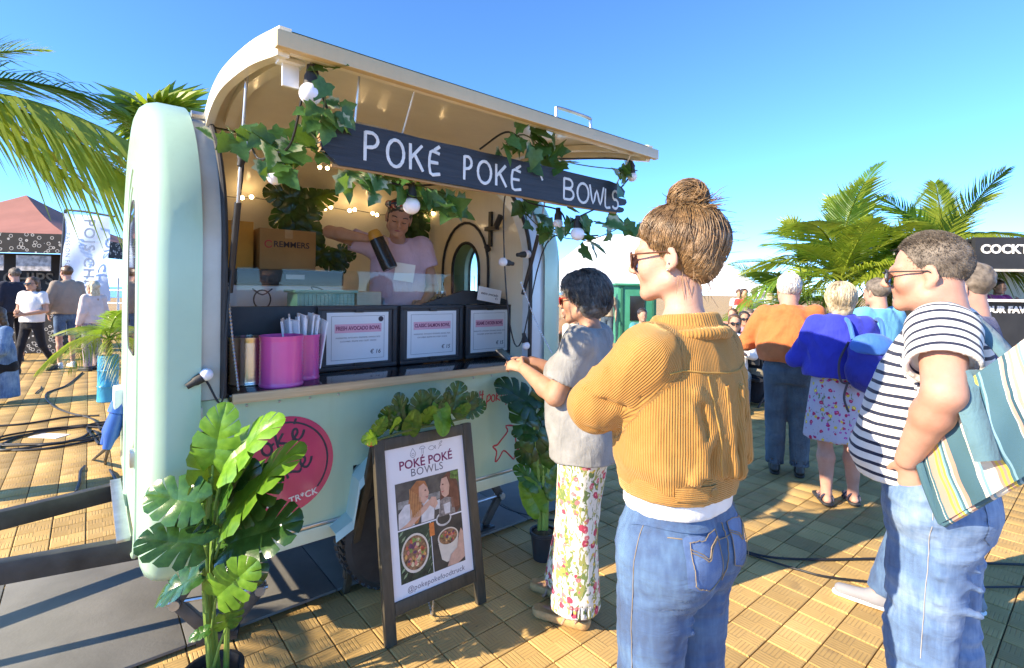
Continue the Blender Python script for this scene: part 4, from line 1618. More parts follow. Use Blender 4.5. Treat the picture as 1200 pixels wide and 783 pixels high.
# ------------------------------------------------------------------ A-frame poster stand
AX0, AX1, AYB, AYT, AH = 1.03, 1.585, 2.085, 2.245, 0.888
AO = V((AX0 + AX1) / 2, AYB, 0)
af = thing('poster_stand', 'dark wooden A-frame poster stand with bowl photos in front of the trailer wheel', 'poster stand', AO)
AWOOD = wood('stand_wood', (0.035, 0.03, 0.02), (0.075, 0.062, 0.042), 2, 1.0, 0.5)
slope = (V(0, AYT, AH) - V(0, AYB, 0)).normalized()
AM = frame_mat((-(AX1 - AX0) / 2, 0, 0), (1, 0, 0), slope)       # u across, v up the board, z towards viewer
AL = V(0, AYT - AYB, AH).length
AW = AX1 - AX0
def abox(name, u0, u1, v0, v1, t0, t1, mat, parent=af, bevel=0.0):
    m = MB(); m.box(((u0 + u1) / 2, (v0 + v1) / 2, (t0 + t1) / 2), (u1 - u0, v1 - v0, t1 - t0))
    me = m.mesh(name, False, bevel); me.transform(AM)
    return link(name, me, mat, parent)
abox('stile', 0, 0.052, 0, AL, -0.02, 0.012, AWOOD, bevel=0.003)
abox('stile', AW - 0.052, AW, 0, AL, -0.02, 0.012, AWOOD, bevel=0.003)
abox('rail', 0.053, AW - 0.053, AL - 0.055, AL - 0.002, -0.018, 0.010, AWOOD, bevel=0.003)
abox('rail', 0.053, AW - 0.053, 0.115, 0.17, -0.018, 0.010, AWOOD, bevel=0.003)
po = abox('poster', 0.053, AW - 0.053, 0.17, AL - 0.056, -0.012, -0.004, plain('poster_paper', (0.80, 0.77, 0.78), 0.55, 0.03, 4))
for u in (0.006, AW - 0.046):
    m = MB(); m.bar(V(u + 0.02 - AW / 2, AYT - AYB + 0.03, AH - 0.02), V(u + 0.02 - AW / 2, 0.52, 0.005), 0.035, 0.028)
    m.build('rear_leg', AWOOD, af, bevel=0.003)
m = MB(); m.bar(V(-AW / 2, 0.49, 0.12), V(AW / 2, 0.49, 0.12), 0.03, 0.045); m.build('rear_rail', AWOOD, af, bevel=0.003)
cp = smooth_path([V(-0.02, 0.02, 0.13), V(-0.01, 0.05, 0.02), V(0.02, 0.12, 0.014), V(0.03, 0.2, 0.06), V(0.0, 0.30, 0.15), V(0, 0.48, 0.13)], 10)
m = MB(); m.tube(cp, [0.0055 if i % 2 else 0.003 for i in range(len(cp))], 6); m.build('chain', STEEL, af)
# poster print: pw x ph, origin bottom left of the sheet
PWD, PHT = AW - 0.106, AL - 0.226
PM0 = AM @ Matrix.Translation((0.053, 0.17, -0.0038))
def pc(poly, mat, lev, name='print'):
    M = PM0 @ Matrix.Translation((0, 0, lev * 0.00035))
    return poly_sheet(name, [(a * PWD, b * PHT) for a, b in poly], mat, po, M, 0.0003)
def circ(cx, cy, rx, ry, n=28, j=0.0, seed=1):
    rg = random.Random(seed)
    return [(cx + rx * (1 + rg.uniform(-j, j)) * math.cos(2 * PI * i / n), cy + ry * (1 + rg.uniform(-j, j)) * math.sin(2 * PI * i / n)) for i in range(n)]
def rect(a, b, c, d):
    return [(a, b), (c, b), (c, d), (a, d)]
def pm(name, c, var=0.2, vs=40):
    return plain('print_' + name, c, 0.5, var, vs)
pc(rect(0.10, 0.445, 0.90, 0.755), pm('dusk', (0.10, 0.085, 0.07), 0.5, 14), 0, 'photo_print')
pc(rect(0.10, 0.09, 0.485, 0.435), pm('foliage', (0.035, 0.055, 0.025), 0.6, 30), 0, 'photo_print')
pc(rect(0.495, 0.09, 0.90, 0.435), pm('table', (0.055, 0.045, 0.035), 0.4, 18), 0, 'photo_print')
pc(rect(0.12, 0.58, 0.88, 0.63), pm('stall', (0.30, 0.28, 0.25), 0.4), 1)
# two people sharing a drink (print)
HA, HB = pm('auburn', (0.45, 0.16, 0.05)), pm('brunette', (0.16, 0.055, 0.03))
FC = pm('face', (0.66, 0.38, 0.27), 0.12)
WS = pm('white_shirt', (0.66, 0.62, 0.60), 0.15)
pc([(0.22, 0.46), (0.24, 0.60), (0.28, 0.70), (0.36, 0.745), (0.46, 0.73), (0.49, 0.68), (0.44, 0.60), (0.38, 0.50), (0.34, 0.455)], HA, 2)
pc([(0.37, 0.60), (0.38, 0.70), (0.44, 0.715), (0.485, 0.68), (0.50, 0.645), (0.48, 0.60), (0.43, 0.575)], FC, 3)
pc([(0.11, 0.45), (0.12, 0.55), (0.20, 0.60), (0.26, 0.60), (0.30, 0.45)], WS, 3)
pc([(0.38, 0.45), (0.40, 0.58), (0.48, 0.60), (0.56, 0.55), (0.54, 0.45)], WS, 2)
pc([(0.12, 0.45), (0.20, 0.47), (0.44, 0.57), (0.52, 0.60), (0.53, 0.57), (0.46, 0.53), (0.26, 0.448)], FC, 4)
pc([(0.62, 0.45), (0.64, 0.62), (0.68, 0.72), (0.76, 0.752), (0.85, 0.73), (0.885, 0.62), (0.89, 0.48), (0.84, 0.448)], HB, 2)
pc([(0.66, 0.60), (0.645, 0.66), (0.67, 0.715), (0.74, 0.72), (0.77, 0.66), (0.75, 0.59), (0.70, 0.575)], FC, 3)
pc([(0.60, 0.45), (0.62, 0.56), (0.70, 0.58), (0.80, 0.56), (0.82, 0.45)], pm('striped_top', (0.30, 0.25, 0.22), 0.5, 60), 4)
pc([(0.56, 0.51), (0.55, 0.57), (0.63, 0.575), (0.62, 0.51)], WS, 5); pc([(0.68, 0.46), (0.67, 0.53), (0.76, 0.535), (0.75, 0.46)], WS, 5)
pc([(0.50, 0.55), (0.52, 0.61), (0.58, 0.60), (0.60, 0.55), (0.56, 0.52)], FC, 6)
pc([(0.78, 0.70), (0.80, 0.752), (0.898, 0.753), (0.898, 0.66), (0.86, 0.69)], pm('leafy', (0.12, 0.22, 0.04), 0.6, 60), 3)
for u_, v_ in ((0.455, 0.665), (0.68, 0.672)):
    pc(circ(u_, v_, 0.012, 0.006, 8), HB, 8)
for u_, v_, d_ in ((0.468, 0.618, 1), (0.672, 0.622, -1)):
    pc([(u_ - 0.022, v_ + 0.004), (u_, v_ - 0.008), (u_ + 0.022, v_ + 0.006), (u_, v_ + 0.002)], pm('lips', (0.55, 0.12, 0.10)), 8)
for k in range(7):
    pc([(0.26 + 0.02 * k, 0.70 - 0.012 * k), (0.27 + 0.02 * k, 0.70 - 0.012 * k), (0.265 + 0.018 * k, 0.50), (0.255 + 0.018 * k, 0.50)], pm('auburn_light', (0.62, 0.28, 0.10)), 7)
    pc([(0.76 + 0.016 * k, 0.72 - 0.012 * k), (0.766 + 0.016 * k, 0.72 - 0.012 * k), (0.79 + 0.014 * k, 0.49), (0.78 + 0.014 * k, 0.49)], pm('brunette_light', (0.28, 0.11, 0.06)), 7)
# bowls
CRM = pm('bowl_rim', (0.72, 0.62, 0.50), 0.06)
pc(circ(0.285, 0.265, 0.165, 0.130), CRM, 1); pc(circ(0.285, 0.267, 0.145, 0.114), pm('bowl_food', (0.33, 0.16, 0.07), 0.6, 70), 2)
for k in range(46):
    a = RNG.uniform(0, 2 * PI); q = math.sqrt(RNG.uniform(0, 1)) * 0.9
    c = [(0.62, 0.10, 0.05), (0.70, 0.34, 0.10), (0.75, 0.58, 0.32), (0.16, 0.05, 0.10), (0.22, 0.32, 0.06), (0.66, 0.22, 0.16)][k % 6]
    pc(circ(0.285 + 0.13 * q * math.cos(a), 0.267 + 0.10 * q * math.sin(a), RNG.uniform(0.012, 0.026), RNG.uniform(0.009, 0.018), 7, 0.2, k), pm('bit%d' % (k % 6), c), 3 + (k % 4))
pc([(0.57, 0.27), (0.60, 0.155), (0.66, 0.125), (0.76, 0.13), (0.81, 0.17), (0.83, 0.29)], CRM, 1)
pc(circ(0.70, 0.295, 0.135, 0.065), CRM, 2); pc(circ(0.70, 0.298, 0.118, 0.053), pm('bowl_food', (0.33, 0.16, 0.07)), 3)
for k in range(26):
    a = RNG.uniform(0, 2 * PI); q = math.sqrt(RNG.uniform(0, 1)) * 0.9
    c = [(0.62, 0.10, 0.05), (0.70, 0.34, 0.10), (0.75, 0.58, 0.32), (0.16, 0.05, 0.10), (0.22, 0.32, 0.06), (0.66, 0.22, 0.16)][(k * 5 + 2) % 6]
    pc(circ(0.70 + 0.108 * q * math.cos(a), 0.30 + 0.045 * q * math.sin(a), RNG.uniform(0.01, 0.02), RNG.uniform(0.007, 0.012), 7, 0.2, k), pm('bit%d' % ((k * 5 + 2) % 6), c), 4 + (k % 3))
pc([(0.66, 0.095), (0.72, 0.17), (0.80, 0.20), (0.84, 0.29), (0.87, 0.33), (0.895, 0.30), (0.895, 0.12), (0.80, 0.092)], FC, 7)
pc(rect(0.47, 0.34, 0.53, 0.43), pm('orange_tag', (0.72, 0.20, 0.04)), 8)
pc(circ(0.66, 0.43, 0.10, 0.05), pm('stamp_white', (0.60, 0.58, 0.55), 0.3), 2); pc(circ(0.66, 0.432, 0.082, 0.038), pm('table', (0.055, 0.045, 0.035)), 3)
for k in range(16):
    a = (0.11 + 0.02 * (k % 3), 0.10 + 0.02 * k)
    pc([(a[0], a[1]), (a[0] + 0.035, a[1] + 0.012), (a[0] + 0.055, a[1] + 0.035), (a[0] + 0.015, a[1] + 0.022)] if k % 2 else [(a[0] + 0.31, a[1]), (a[0] + 0.335, a[1] + 0.02), (a[0] + 0.34, a[1] + 0.03), (a[0] + 0.315, a[1] + 0.012)], pm('palm_leaf', (0.26, 0.34, 0.18)), 1)
def ptext(s, size, u, v, mat, bold=0, sh=0, sp=1.0):
    me = text_mesh(s, size, 0.0002, bold, sh, sp)
    me.transform(PM0 @ Matrix.Translation((u * PWD, v * PHT, 0.0004)))
    return link('lettering', me, mat, po)
ptext('POKÉ POKÉ', 0.058, 0.5, 0.868, plain('plum_ink', (0.22, 0.02, 0.09), 0.6, 0.05), 0.0010)
ptext('BOWLS', 0.052, 0.5, 0.805, plain('grey_ink', (0.16, 0.13, 0.15), 0.6, 0.05), 0, 0, 1.1)
ptext('@pokepokefoodtruck', 0.034, 0.52, 0.042, plain('grey_ink', (0.16, 0.13, 0.15)), 0, 0.1, 1.05)
GI = plain('grey_ink', (0.16, 0.13, 0.15))
PM1 = PM0 @ Matrix.Translation((0, 0, 0.0003))
def icon(lines, u, v, s):
    stroke_mesh('icon_print', [[(u * PWD + a * s, v * PHT + b * s) for a, b in l] for l in lines], 0.0011, PM1, GI, po, 0.2, 5)
icon([[(0, 1), (-0.5, 0.2), (-0.7, -0.4), (-0.3, -1), (0.3, -1), (0.7, -0.4), (0.5, 0.2), (0, 1)], arc(0, -0.4, 0.3, 0.3, 0, 360, 10)], 0.34, 0.945, 0.021)
icon([arc(0, 0.35, 0.75, 0.55, 0, 180, 10), [(-0.75, 0.35), (0.75, 0.35)], [(-0.2, 0.3), (-0.2, -0.9)], [(0.2, 0.3), (0.2, -0.9)]], 0.46, 0.95, 0.021)
icon([[(-1, 0), (-0.4, 0.5), (0.4, 0.5), (0.9, 0), (0.4, -0.5), (-0.4, -0.5), (-1, 0)], [(0.9, 0), (1.3, 0.5), (1.3, -0.5), (0.9, 0)]], 0.575, 0.952, 0.018)
icon([[(-0.6, -0.8), (0.3, 0.5), (0.7, 0.9), (0.2, 0.9), (-0.4, 0.1)], [(-0.2, -0.2), (0.5, 0.0)]], 0.69, 0.958, 0.02)

# leaf garland lying along the top of the stand
lgn = thing('leaf_garland', 'bunch of monstera leaves laid along the top of the poster stand', 'garland', (AO.x, AYT, AH))
GO = V(AO.x, AYT, AH)
mb = MB(); mb.tube(smooth_path([V(-0.29, -0.01, 0.0), V(-0.1, -0.02, 0.025), V(0.1, -0.02, 0.03), V(0.28, 0, 0.03)], 5), 0.006, 6); mb.build('vine', VINE, lgn, True)
gl = [(-0.27, 0.0, 0.03, -0.25, -0.05, 0.09, 1, MON_M), (-0.26, 0, 0.02, -0.33, -0.06, 0.03, 1, MON_L), (-0.2, 0, 0.04, -0.22, -0.04, 0.15, 0, MON_D), (-0.17, 0, 0.03, -0.19, -0.08, 0.10, 2, MON_M),
      (-0.12, 0, 0.05, -0.15, -0.02, 0.20, 0, MON_D), (-0.09, -0.01, 0.0, -0.10, -0.08, 0.12, 2, MON_M), (-0.04, 0, 0.05, -0.02, -0.02, 0.20, 0, MON_D), (-0.02, 0, 0.04, 0.02, -0.06, 0.12, 0, MON_L),
      (0.04, 0, 0.05, 0.04, -0.01, 0.20, 0, MON_D), (0.09, 0, 0.13, 0.06, -0.09, 0.0, 2, MON_L), (0.11, 0, 0.06, 0.14, -0.02, 0.18, 0, MON_D), (0.16, 0, 0.06, 0.20, -0.02, 0.22, 0, MON_D),
      (0.19, 0, 0.05, 0.21, -0.07, 0.10, 1, MON_M), (0.22, 0, 0.06, 0.31, -0.03, 0.15, 0, MON_D), (0.25, 0, 0.06, 0.35, -0.04, 0.10, 0, MON_D), (0.15, 0, 0.03, 0.13, -0.08, 0.05, 1, MON_M), (0.0, 0.02, 0.05, 0.07, 0.05, 0.16, 0, MON_D), (-0.16, 0.02, 0.05, -0.08, 0.05, 0.14, 0, MON_D)]
for i, (x, y, z, x2, y2, z2, k, m) in enumerate(gl):
    b = V(x, y, z); e = V(x2, y2, z2)
    put_leaf(lgn, MONS[k], m, b, e - b, V(0.3 * math.sin(i * 2.1), -1, 0.35), max((e - b).length * 1.05, 0.10))
mb = MB(); mb.sphere((-0.29, -0.01, -0.01), (0.02, 0.014, 0.012), 10, 6); mb.build('ribbon', RED, lgn, True)

# ------------------------------------------------------------------ on the counter
CT = 1.1435
def menu(x0, x1, title, price, label, badge):
    z0, z1 = CT, 1.503
    cx = (x0 + x1) / 2
    o = thing('menu_holder', label, 'menu holder', (cx, 2.80, z0), 0, 'menu holders on the counter')
    w = x1 - x0; h = z1 - z0
    m = MB()
    m.box((0, 0, 0.012), (w, 0.022, 0.022)); m.box((0, 0, h - 0.012), (w, 0.022, 0.022))
    m.box((-w / 2 + 0.012, 0, h / 2), (0.024, 0.0215, h - 0.046)); m.box((w / 2 - 0.012, 0, h / 2), (0.024, 0.0215, h - 0.046))
    m.build('frame', BLACKF, o, bevel=0.002)
    m = MB(); m.box((0, 0.004, h / 2), (w - 0.05, 0.008, h - 0.05)); m.build('backing', plain('charcoal_board', (0.055, 0.055, 0.06), 0.5), o)
    pw, ph = w * 0.78, h * 0.80
    m = MB(); m.box((0, -0.0016, h / 2), (pw, 0.003, ph)); sh = m.build('sheet', WHITEP, o)
    M = frame_mat((0, -0.0034, h / 2), (1, 0, 0), (0, 0, 1))
    def line(poly, mat, name='print', lev=0):
        return poly_sheet(name, poly, mat, sh, M @ Matrix.Translation((0, 0, lev * 0.0003)), 0.0003)
    b = pw * 0.43
    for (a, c, e, f) in ((-b, -ph * 0.43, b, -ph * 0.425), (-b, ph * 0.425, b, ph * 0.43), (-b, -ph * 0.424, -b + 0.0015, ph * 0.424), (b - 0.0015, -ph * 0.424, b, ph * 0.424)):
        line(rect(a, c, e, f), INK, 'border_print')
    line(rect(-pw * 0.38, ph * 0.10, pw * 0.38, ph * 0.27), plain('pink_band', (0.80, 0.42, 0.50), 0.6, 0.04), 'title_band')
    me = text_mesh(title, 0.031, 0.0002, 0.0009, 0, 1.0)
    xs = [v.co.x for v in me.vertices]
    k = pw * 0.72 / (max(xs) - min(xs))
    me.transform(M @ Matrix.Translation((0, ph * 0.185, 0.0005)) @ Matrix.Diagonal((k, 1, 1, 1)))
    link('lettering', me, plain('plum_ink', (0.22, 0.02, 0.09)), sh)
    for q, s in ((0.0, 'MARINATED, AVOCADO, EDAMAME, MANGO, RICE'), (-0.07, 'CUCUMBER, SESAME AND CRISPY ONION')):
        me = text_mesh(s, 0.0115, 0.0002)
        me.transform(M @ Matrix.Translation((0, ph * q, 0.0004)))
        link('lettering', me, GI, sh)
    me = text_mesh(price, 0.034, 0.0002, 0.0003, 0.15)
    me.transform(M @ Matrix.Translation((pw * 0.28, -ph * 0.30, 0.0004)))
    link('lettering', me, INK, sh)
    if badge:
        line(circ(pw * 0.37, ph * 0.36, 0.016, 0.016, 16), INK, 'badge', 1)
    m = MB()
    m.box((0, -0.008, h - 0.028), (0.05, 0.014, 0.018)); m.build('clip', BLACKM, o, bevel=0.002)
    m = MB(); m.box((0, -0.008, 0.028), (0.05, 0.014, 0.018)); m.build('clip', BLACKM, o, bevel=0.002)
    return o
menu(0.955, 1.425, 'FRESH AVOCADO BOWL', '€ 16', 'menu holder nearest the pink cans, sheet titled fresh avocado bowl', True)
menu(1.45, 1.905, 'CLASSIC SALMON BOWL', '€ 15', 'middle menu holder on the counter, sheet titled classic salmon bowl', False)
menu(1.93, 2.335, 'SESAME CHICKEN BOWL', '€ 15', 'menu holder nearest the grey haired customer, sheet titled sesame chicken bowl', False)
pcard = thing('price_card', 'small tilted white handwritten card on top of the menu wall', 'card', (2.13, 2.80, 1.53))
m = MB(); m.box((0, 0, 0.04), (0.20, 0.004, 0.095), Matrix.Rotation(R(9), 3, 'Y')); pcb = m.build('sheet', WHITEP, pcard)
me = text_mesh('extra avocado', 0.026, 0.0003, 0.0002, 0.2); me.transform(frame_mat((0, -0.0026, 0.045), (1, 0, -0.16), (0.16, 0, 1))); link('lettering', me, INK, pcb)
me = text_mesh('€1', 0.022, 0.0003, 0.0002, 0.2); me.transform(frame_mat((0.06, -0.0026, 0.012), (1, 0, -0.16), (0.16, 0, 1))); link('lettering', me, INK, pcb)

def can(px, py, Y, r, h, matb, label, extra=None):
    p = atY(px, py, Y); p.z = CT
    o = thing('tin_can', label, 'can', p, 0, 'tin cans on the counter')
    prof = [(r * 0.97, 0.0), (r, 0.006), (r * 0.985, 0.012)]
    for i in range(24):
        z = lerp(0.018, h - 0.02, i / 23)
        prof.append((r * (0.985 if i % 2 else 0.945), z))
    prof += [(r * 0.985, h - 0.012), (r * 1.01, h - 0.006), (r * 1.01, h), (r * 0.96, h), (r * 0.95, 0.02), (0, 0.02)]
    m = MB(); m.lathe(prof, 40)
    m.build('can_body', matb, o, True, angle=60)
    return o
PINK = plain('pink_enamel', (0.80, 0.10, 0.36), 0.28, 0.06, 5, coat=0.5)
TIN = plain('tin_plate', (0.66, 0.62, 0.55), 0.22, 0.1, 8, metal=1.0)
ca = can(331, 452, 2.535, 0.098, 0.235, PINK, 'bright pink ribbed can at the front left of the counter')
cb = can(293, 440, 2.66, 0.088, 0.225, TIN, 'plain silver ribbed can nearest the left end of the counter')
cc = can(356, 440, 2.66, 0.080, 0.225, PINK, 'pink ribbed can behind the front one holding white paper bags')
bg_ = thing('paper_bags', 'bunch of white paper bags standing upright in the rear pink can', 'paper bags', cc.location + V(0, 0, 0.0))
rb = random.Random(4)
for i in range(13):
    a = -0.065 + 0.0105 * i
    m = MB()
    h = rb.uniform(0.30, 0.335)
    tl = rb.uniform(-0.12, 0.22)
    vs = [(-0.002, -0.035, 0.05), (0.002, 0.035, 0.05), (0.002, 0.045, h), (-0.002, -0.045, h - 0.012), (0.004, -0.035, 0.05), (0.008, 0.035, 0.05), (0.010, 0.045, h), (0.006, -0.045, h - 0.01)]
    M = Matrix.Translation((a * 1.05, rb.uniform(-0.02, 0.02), 0)) @ Matrix.Rotation(a * 1.6 + tl * 0.3, 4, 'Y') @ Matrix.Rotation(rb.uniform(-0.5, 0.5), 4, 'Z')
    m.add([M @ Vector(q) for q in vs], [(0, 1, 2, 3), (4, 7, 6, 5), (0, 4, 5, 1), (1, 5, 6, 2), (2, 6, 7, 3), (3, 7, 4, 0)])
    m.build('paper_bag', plain('bag_paper', (0.82, 0.82, 0.84), 0.8, 0.04), bg_)

# ------------------------------------------------------------------ inside the trailer
ap = thing('drinks_cooler', 'black topped white cooler with line drawings against the trailer back wall', 'cooler', (0.98, 3.80, 0.456))
m = MB(); m.box((0, 0, 0.58), (0.80, 0.50, 1.16)); m.build('cabinet', plain('cooler_white', (0.74, 0.70, 0.72), 0.4, 0.04), ap, bevel=0.006)
m = MB(); m.box((0, 0, 1.215), (0.82, 0.52, 0.10)); m.build('cooler_top', BLACKM, ap, bevel=0.006)
m = MB(); m.box((0.08, -0.262, 1.22), (0.12, 0.004, 0.03)); m.build('display', plain('display_grey', (0.5, 0.5, 0.5), 0.3), ap)
stroke_mesh('drawing', [[(x * 0.9, y * 0.9) for x, y in l] for l in fish], 0.005, frame_mat((0.22, -0.2505, 1.06), (1, 0, 0), (0, 0, 1)), INK, ap, 0.2, 5)
stroke_mesh('drawing', [arc(0, 0, 0.05, 0.06, 0, 360, 14), [(-0.06, 0.07), (0, 0.03), (0.06, 0.07)]], 0.005, frame_mat((-0.12, -0.2505, 1.07), (1, 0, 0), (0, 0, 1)), INK, ap, 0.2, 5)
CARD = plain('corrugated_card', (0.40, 0.24, 0.10), 0.8, 0.12, 5, 0.15, 40)
def carton(x, y, z, w, d, h, label, mat, txt=None):
    o = thing('cardboard_box', label, 'box', (x, y, z), 0, 'boxes on the cooler')
    m = MB(); m.box((0, 0, h / 2), (w, d, h)); m.build('carton', mat, o, bevel=0.004)
    m = MB(); m.box((0, -d / 2 - 0.0008, h - 0.03), (0.05, 0.0012, 0.058)); m.build('tape', plain('parcel_tape', (0.48, 0.33, 0.16), 0.25), o)
    if txt:
        me = text_mesh(txt, 0.055, 0.0004, 0.001); me.transform(frame_mat((0.02, -d / 2 - 0.0012, h * 0.62), (1, 0, 0), (0, 0, 1)))
        link('lettering', me, INK, o)
        stroke_mesh('box_print', [arc(0, 0, 0.022, 0.022, 30, 330, 10)], 0.004, frame_mat((-0.125, -d / 2 - 0.001, h * 0.62), (1, 0, 0), (0, 0, 1)), RED, o, 0.2, 5)
    return o
carton(1.03, 3.72, 1.7235, 0.36, 0.26, 0.27, 'plain brown cardboard box with dark printing on the cooler', CARD, 'REMMERS')
carton(0.72, 3.78, 1.7235, 0.22, 0.24, 0.31, 'taller orange yellow cardboard box beside the brown one', plain('orange_card', (0.58, 0.30, 0.05), 0.7, 0.1))
tubm = plain('seafoam_plastic', (0.22, 0.48, 0.40), 0.4, 0.08)
tub = thing('plastic_tub', 'sea green ribbed plastic tub behind the glass screen', 'tub', (1.08, 3.10, 1.456))
m = MB(); m.box((0, 0, 0.06), (0.34, 0.20, 0.12)); m.build('tub_body', tubm, tub, bevel=0.01)
m = MB(); m.box((0, 0, 0.128), (0.37, 0.23, 0.018)); m.build('rim', tubm, tub, bevel=0.004)
m = MB()
for i in range(14):
    m.box((-0.15 + 0.023 * i, -0.102, 0.06), (0.008, 0.006, 0.10))
o = m.build('rib_panel', tubm, tub); o['kind'] = 'stuff'
tub2 = thing('plastic_tub', 'pale cream plastic tub to the right of the sea green one', 'tub', (1.36, 3.12, 1.456))
m = MB(); m.box((0, 0, 0.065), (0.17, 0.18, 0.13)); m.build('tub_body', plain('cream_plastic', (0.60, 0.52, 0.38), 0.4), tub2, bevel=0.01)
wt = thing('work_table', 'black service table behind the glass screen', 'table', (1.35, 3.12, 0.456))
m = MB(); m.box((0, 0, 0.985), (1.70, 0.42, 0.03)); m.build('table_top', BLACKM, wt, bevel=0.003)
for x in (-0.8, 0.8):
    for y in (-0.17, 0.17):
        m = MB(); m.box((x, y, 0.485), (0.04, 0.04, 0.97)); m.build('leg', BLACKM, wt)
GLB = glass('bottle_glass', (0.75, 0.85, 0.82), 0.02, 0.08)
for i, (x, y) in enumerate(((1.47, 3.05), (1.83, 3.02), (1.92, 3.08))):
    o = thing('glass_jar', ['clear glass jar left of the server by the cream tub', 'clear glass jar right of the server nearest her', 'clear glass jar right of the server further right'][i], 'jar', (x, y, 1.456), 0, 'jars behind the screen')
    m = MB(); m.lathe([(0.035, 0), (0.04, 0.01), (0.04, 0.09), (0.028, 0.11), (0.028, 0.125)], 16); m.build('jar', GLB, o, True)
    m = MB(); m.lathe([(0.03, 0.12), (0.03, 0.138), (0, 0.138)], 16); m.build('lid', STEEL, o, True)

# dark leaves hung on the back wall
wp = thing('hanging_plant', 'dark monstera leaves hanging on the trailer back wall above the boxes', 'plant', (1.35, 4.1, 2.1))
WO = V(1.35, 4.1, 2.1)
rw = random.Random(9)
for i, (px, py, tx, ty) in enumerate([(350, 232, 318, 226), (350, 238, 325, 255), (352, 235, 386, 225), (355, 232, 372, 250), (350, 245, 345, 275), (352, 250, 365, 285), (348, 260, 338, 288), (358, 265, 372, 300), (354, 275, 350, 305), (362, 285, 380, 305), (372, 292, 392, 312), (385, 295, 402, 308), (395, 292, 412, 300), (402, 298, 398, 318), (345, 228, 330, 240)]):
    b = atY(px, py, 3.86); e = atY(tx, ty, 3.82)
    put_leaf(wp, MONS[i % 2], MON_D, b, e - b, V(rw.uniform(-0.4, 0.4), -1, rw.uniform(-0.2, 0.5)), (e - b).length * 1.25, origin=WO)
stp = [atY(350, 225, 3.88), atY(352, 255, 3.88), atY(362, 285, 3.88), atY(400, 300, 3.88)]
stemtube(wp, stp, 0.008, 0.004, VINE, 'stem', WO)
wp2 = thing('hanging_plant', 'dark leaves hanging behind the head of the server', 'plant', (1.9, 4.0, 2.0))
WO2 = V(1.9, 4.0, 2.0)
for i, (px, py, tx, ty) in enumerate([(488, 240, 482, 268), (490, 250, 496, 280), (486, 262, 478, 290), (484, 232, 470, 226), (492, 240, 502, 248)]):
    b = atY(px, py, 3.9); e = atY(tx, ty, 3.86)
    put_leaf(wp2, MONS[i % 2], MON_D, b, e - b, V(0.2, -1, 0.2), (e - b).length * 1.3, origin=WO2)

# warm fairy lights on the back wall
fl = thing('fairy_lights', 'string of tiny warm fairy lights along the trailer back wall', 'fairy lights', (1.4, 4.05, 2.2))
FO = V(1.4, 4.05, 2.2)
wpts = [atY(x, y, 3.88) for x, y in ((262, 230), (282, 232), (293, 231), (330, 238), (379, 245), (386, 243), (408, 247), (414, 246), (435, 250), (440, 252), (505, 250), (520, 244), (540, 236))]
m = MB(); m.tube([p - FO for p in wpts], 0.0025, 5); m.build('cord', CABLE, fl)
WARM = emit('warm_bulb', (1.0, 0.74, 0.42), 8.0)
for i in (1, 2, 4, 5, 6, 7, 8, 9, 10, 11):
    m = MB(); p = wpts[i] - FO; m.sphere((p.x, p.y - 0.01, p.z), 0.014, 8, 6); m.build('bulb', WARM, fl, True)
for x, y in ((373, 196), (382, 197)):
    m = MB(); p = atY(x, y, 3.3) - FO; m.sphere(p, 0.012, 8, 6); m.build('bulb', WARM, fl, True)

# ------------------------------------------------------------------ festoon lights and ivy
BULB = plain('milk_glass', (0.85, 0.84, 0.88), 0.25, 0.03, 5, sss=0.2)
def festoon(label, path, bulbs, O):
    o = thing('festoon_lights', label, 'string lights', O)
    m = MB(); m.tube([p - O for p in smooth_path(path, 6)], 0.0045, 6); m.build('cord', CABLE, o, True)
    for (p, d, r) in bulbs:
        d = d.normalized()
        m = MB(); m.lathe([(0.0, -r - 0.055), (0.012, -r - 0.055), (0.014, -r - 0.03), (0.019, -r - 0.02), (0.021, -r + 0.008), (0.0, -r + 0.01)], 14, p - O, d)
        sk = m.build('socket', RUBBER, o, True)
        m = MB(); m.lathe([(0.012, -r - 0.004)] + [(r * math.cos(a), r * math.sin(a)) for a in [R(-64 + 14 * k) for k in range(11)]] + [(0.0, r)], 18, p - O, d)
        m.build('bulb', BULB, o, True)
    return o
DN = V(0, 0, -1)
b1 = atY(361, 110, 1.62); b2 = atY(321, 207, 1.95); b3 = atY(285, 172, 2.2); b4 = atY(481, 241, 1.78)
festoon('festoon string with white bulbs over the left end of the counter',
        [atY(243, 446, 2.42), atY(262, 470, 2.40), atY(266, 380, 2.41), atY(274, 280, 2.42), atY(283, 200, 2.3), b3 + V(0, 0.02, 0.07), atY(300, 185, 2.1), b2 + V(0, 0, 0.085), atY(340, 165, 1.8), b1 + V(0, 0, 0.09), atY(378, 120, 1.66), atY(392, 150, 1.72), atY(430, 205, 1.75), b4 + V(0, 0, 0.08), atY(520, 215, 1.76)],
        [(b1, DN, 0.034), (b2, V(0, -0.2, -1), 0.030), (b3, V(0.2, 0, 1), 0.026), (b4, DN, 0.034), (atY(243, 439, 2.40), V(0.8, 0, 0.5), 0.026)], V(0.6, 1.9, 2.1))
c1 = atY(653, 262, 1.85); c2 = atY(676, 274, 1.70); c3 = atY(739, 207, 1.66); c4 = atY(589, 307, 2.42); c5 = atY(617, 298, 2.42); c6 = atY(617, 405, 2.42); c7 = atY(426 + 20, 163, 1.8)
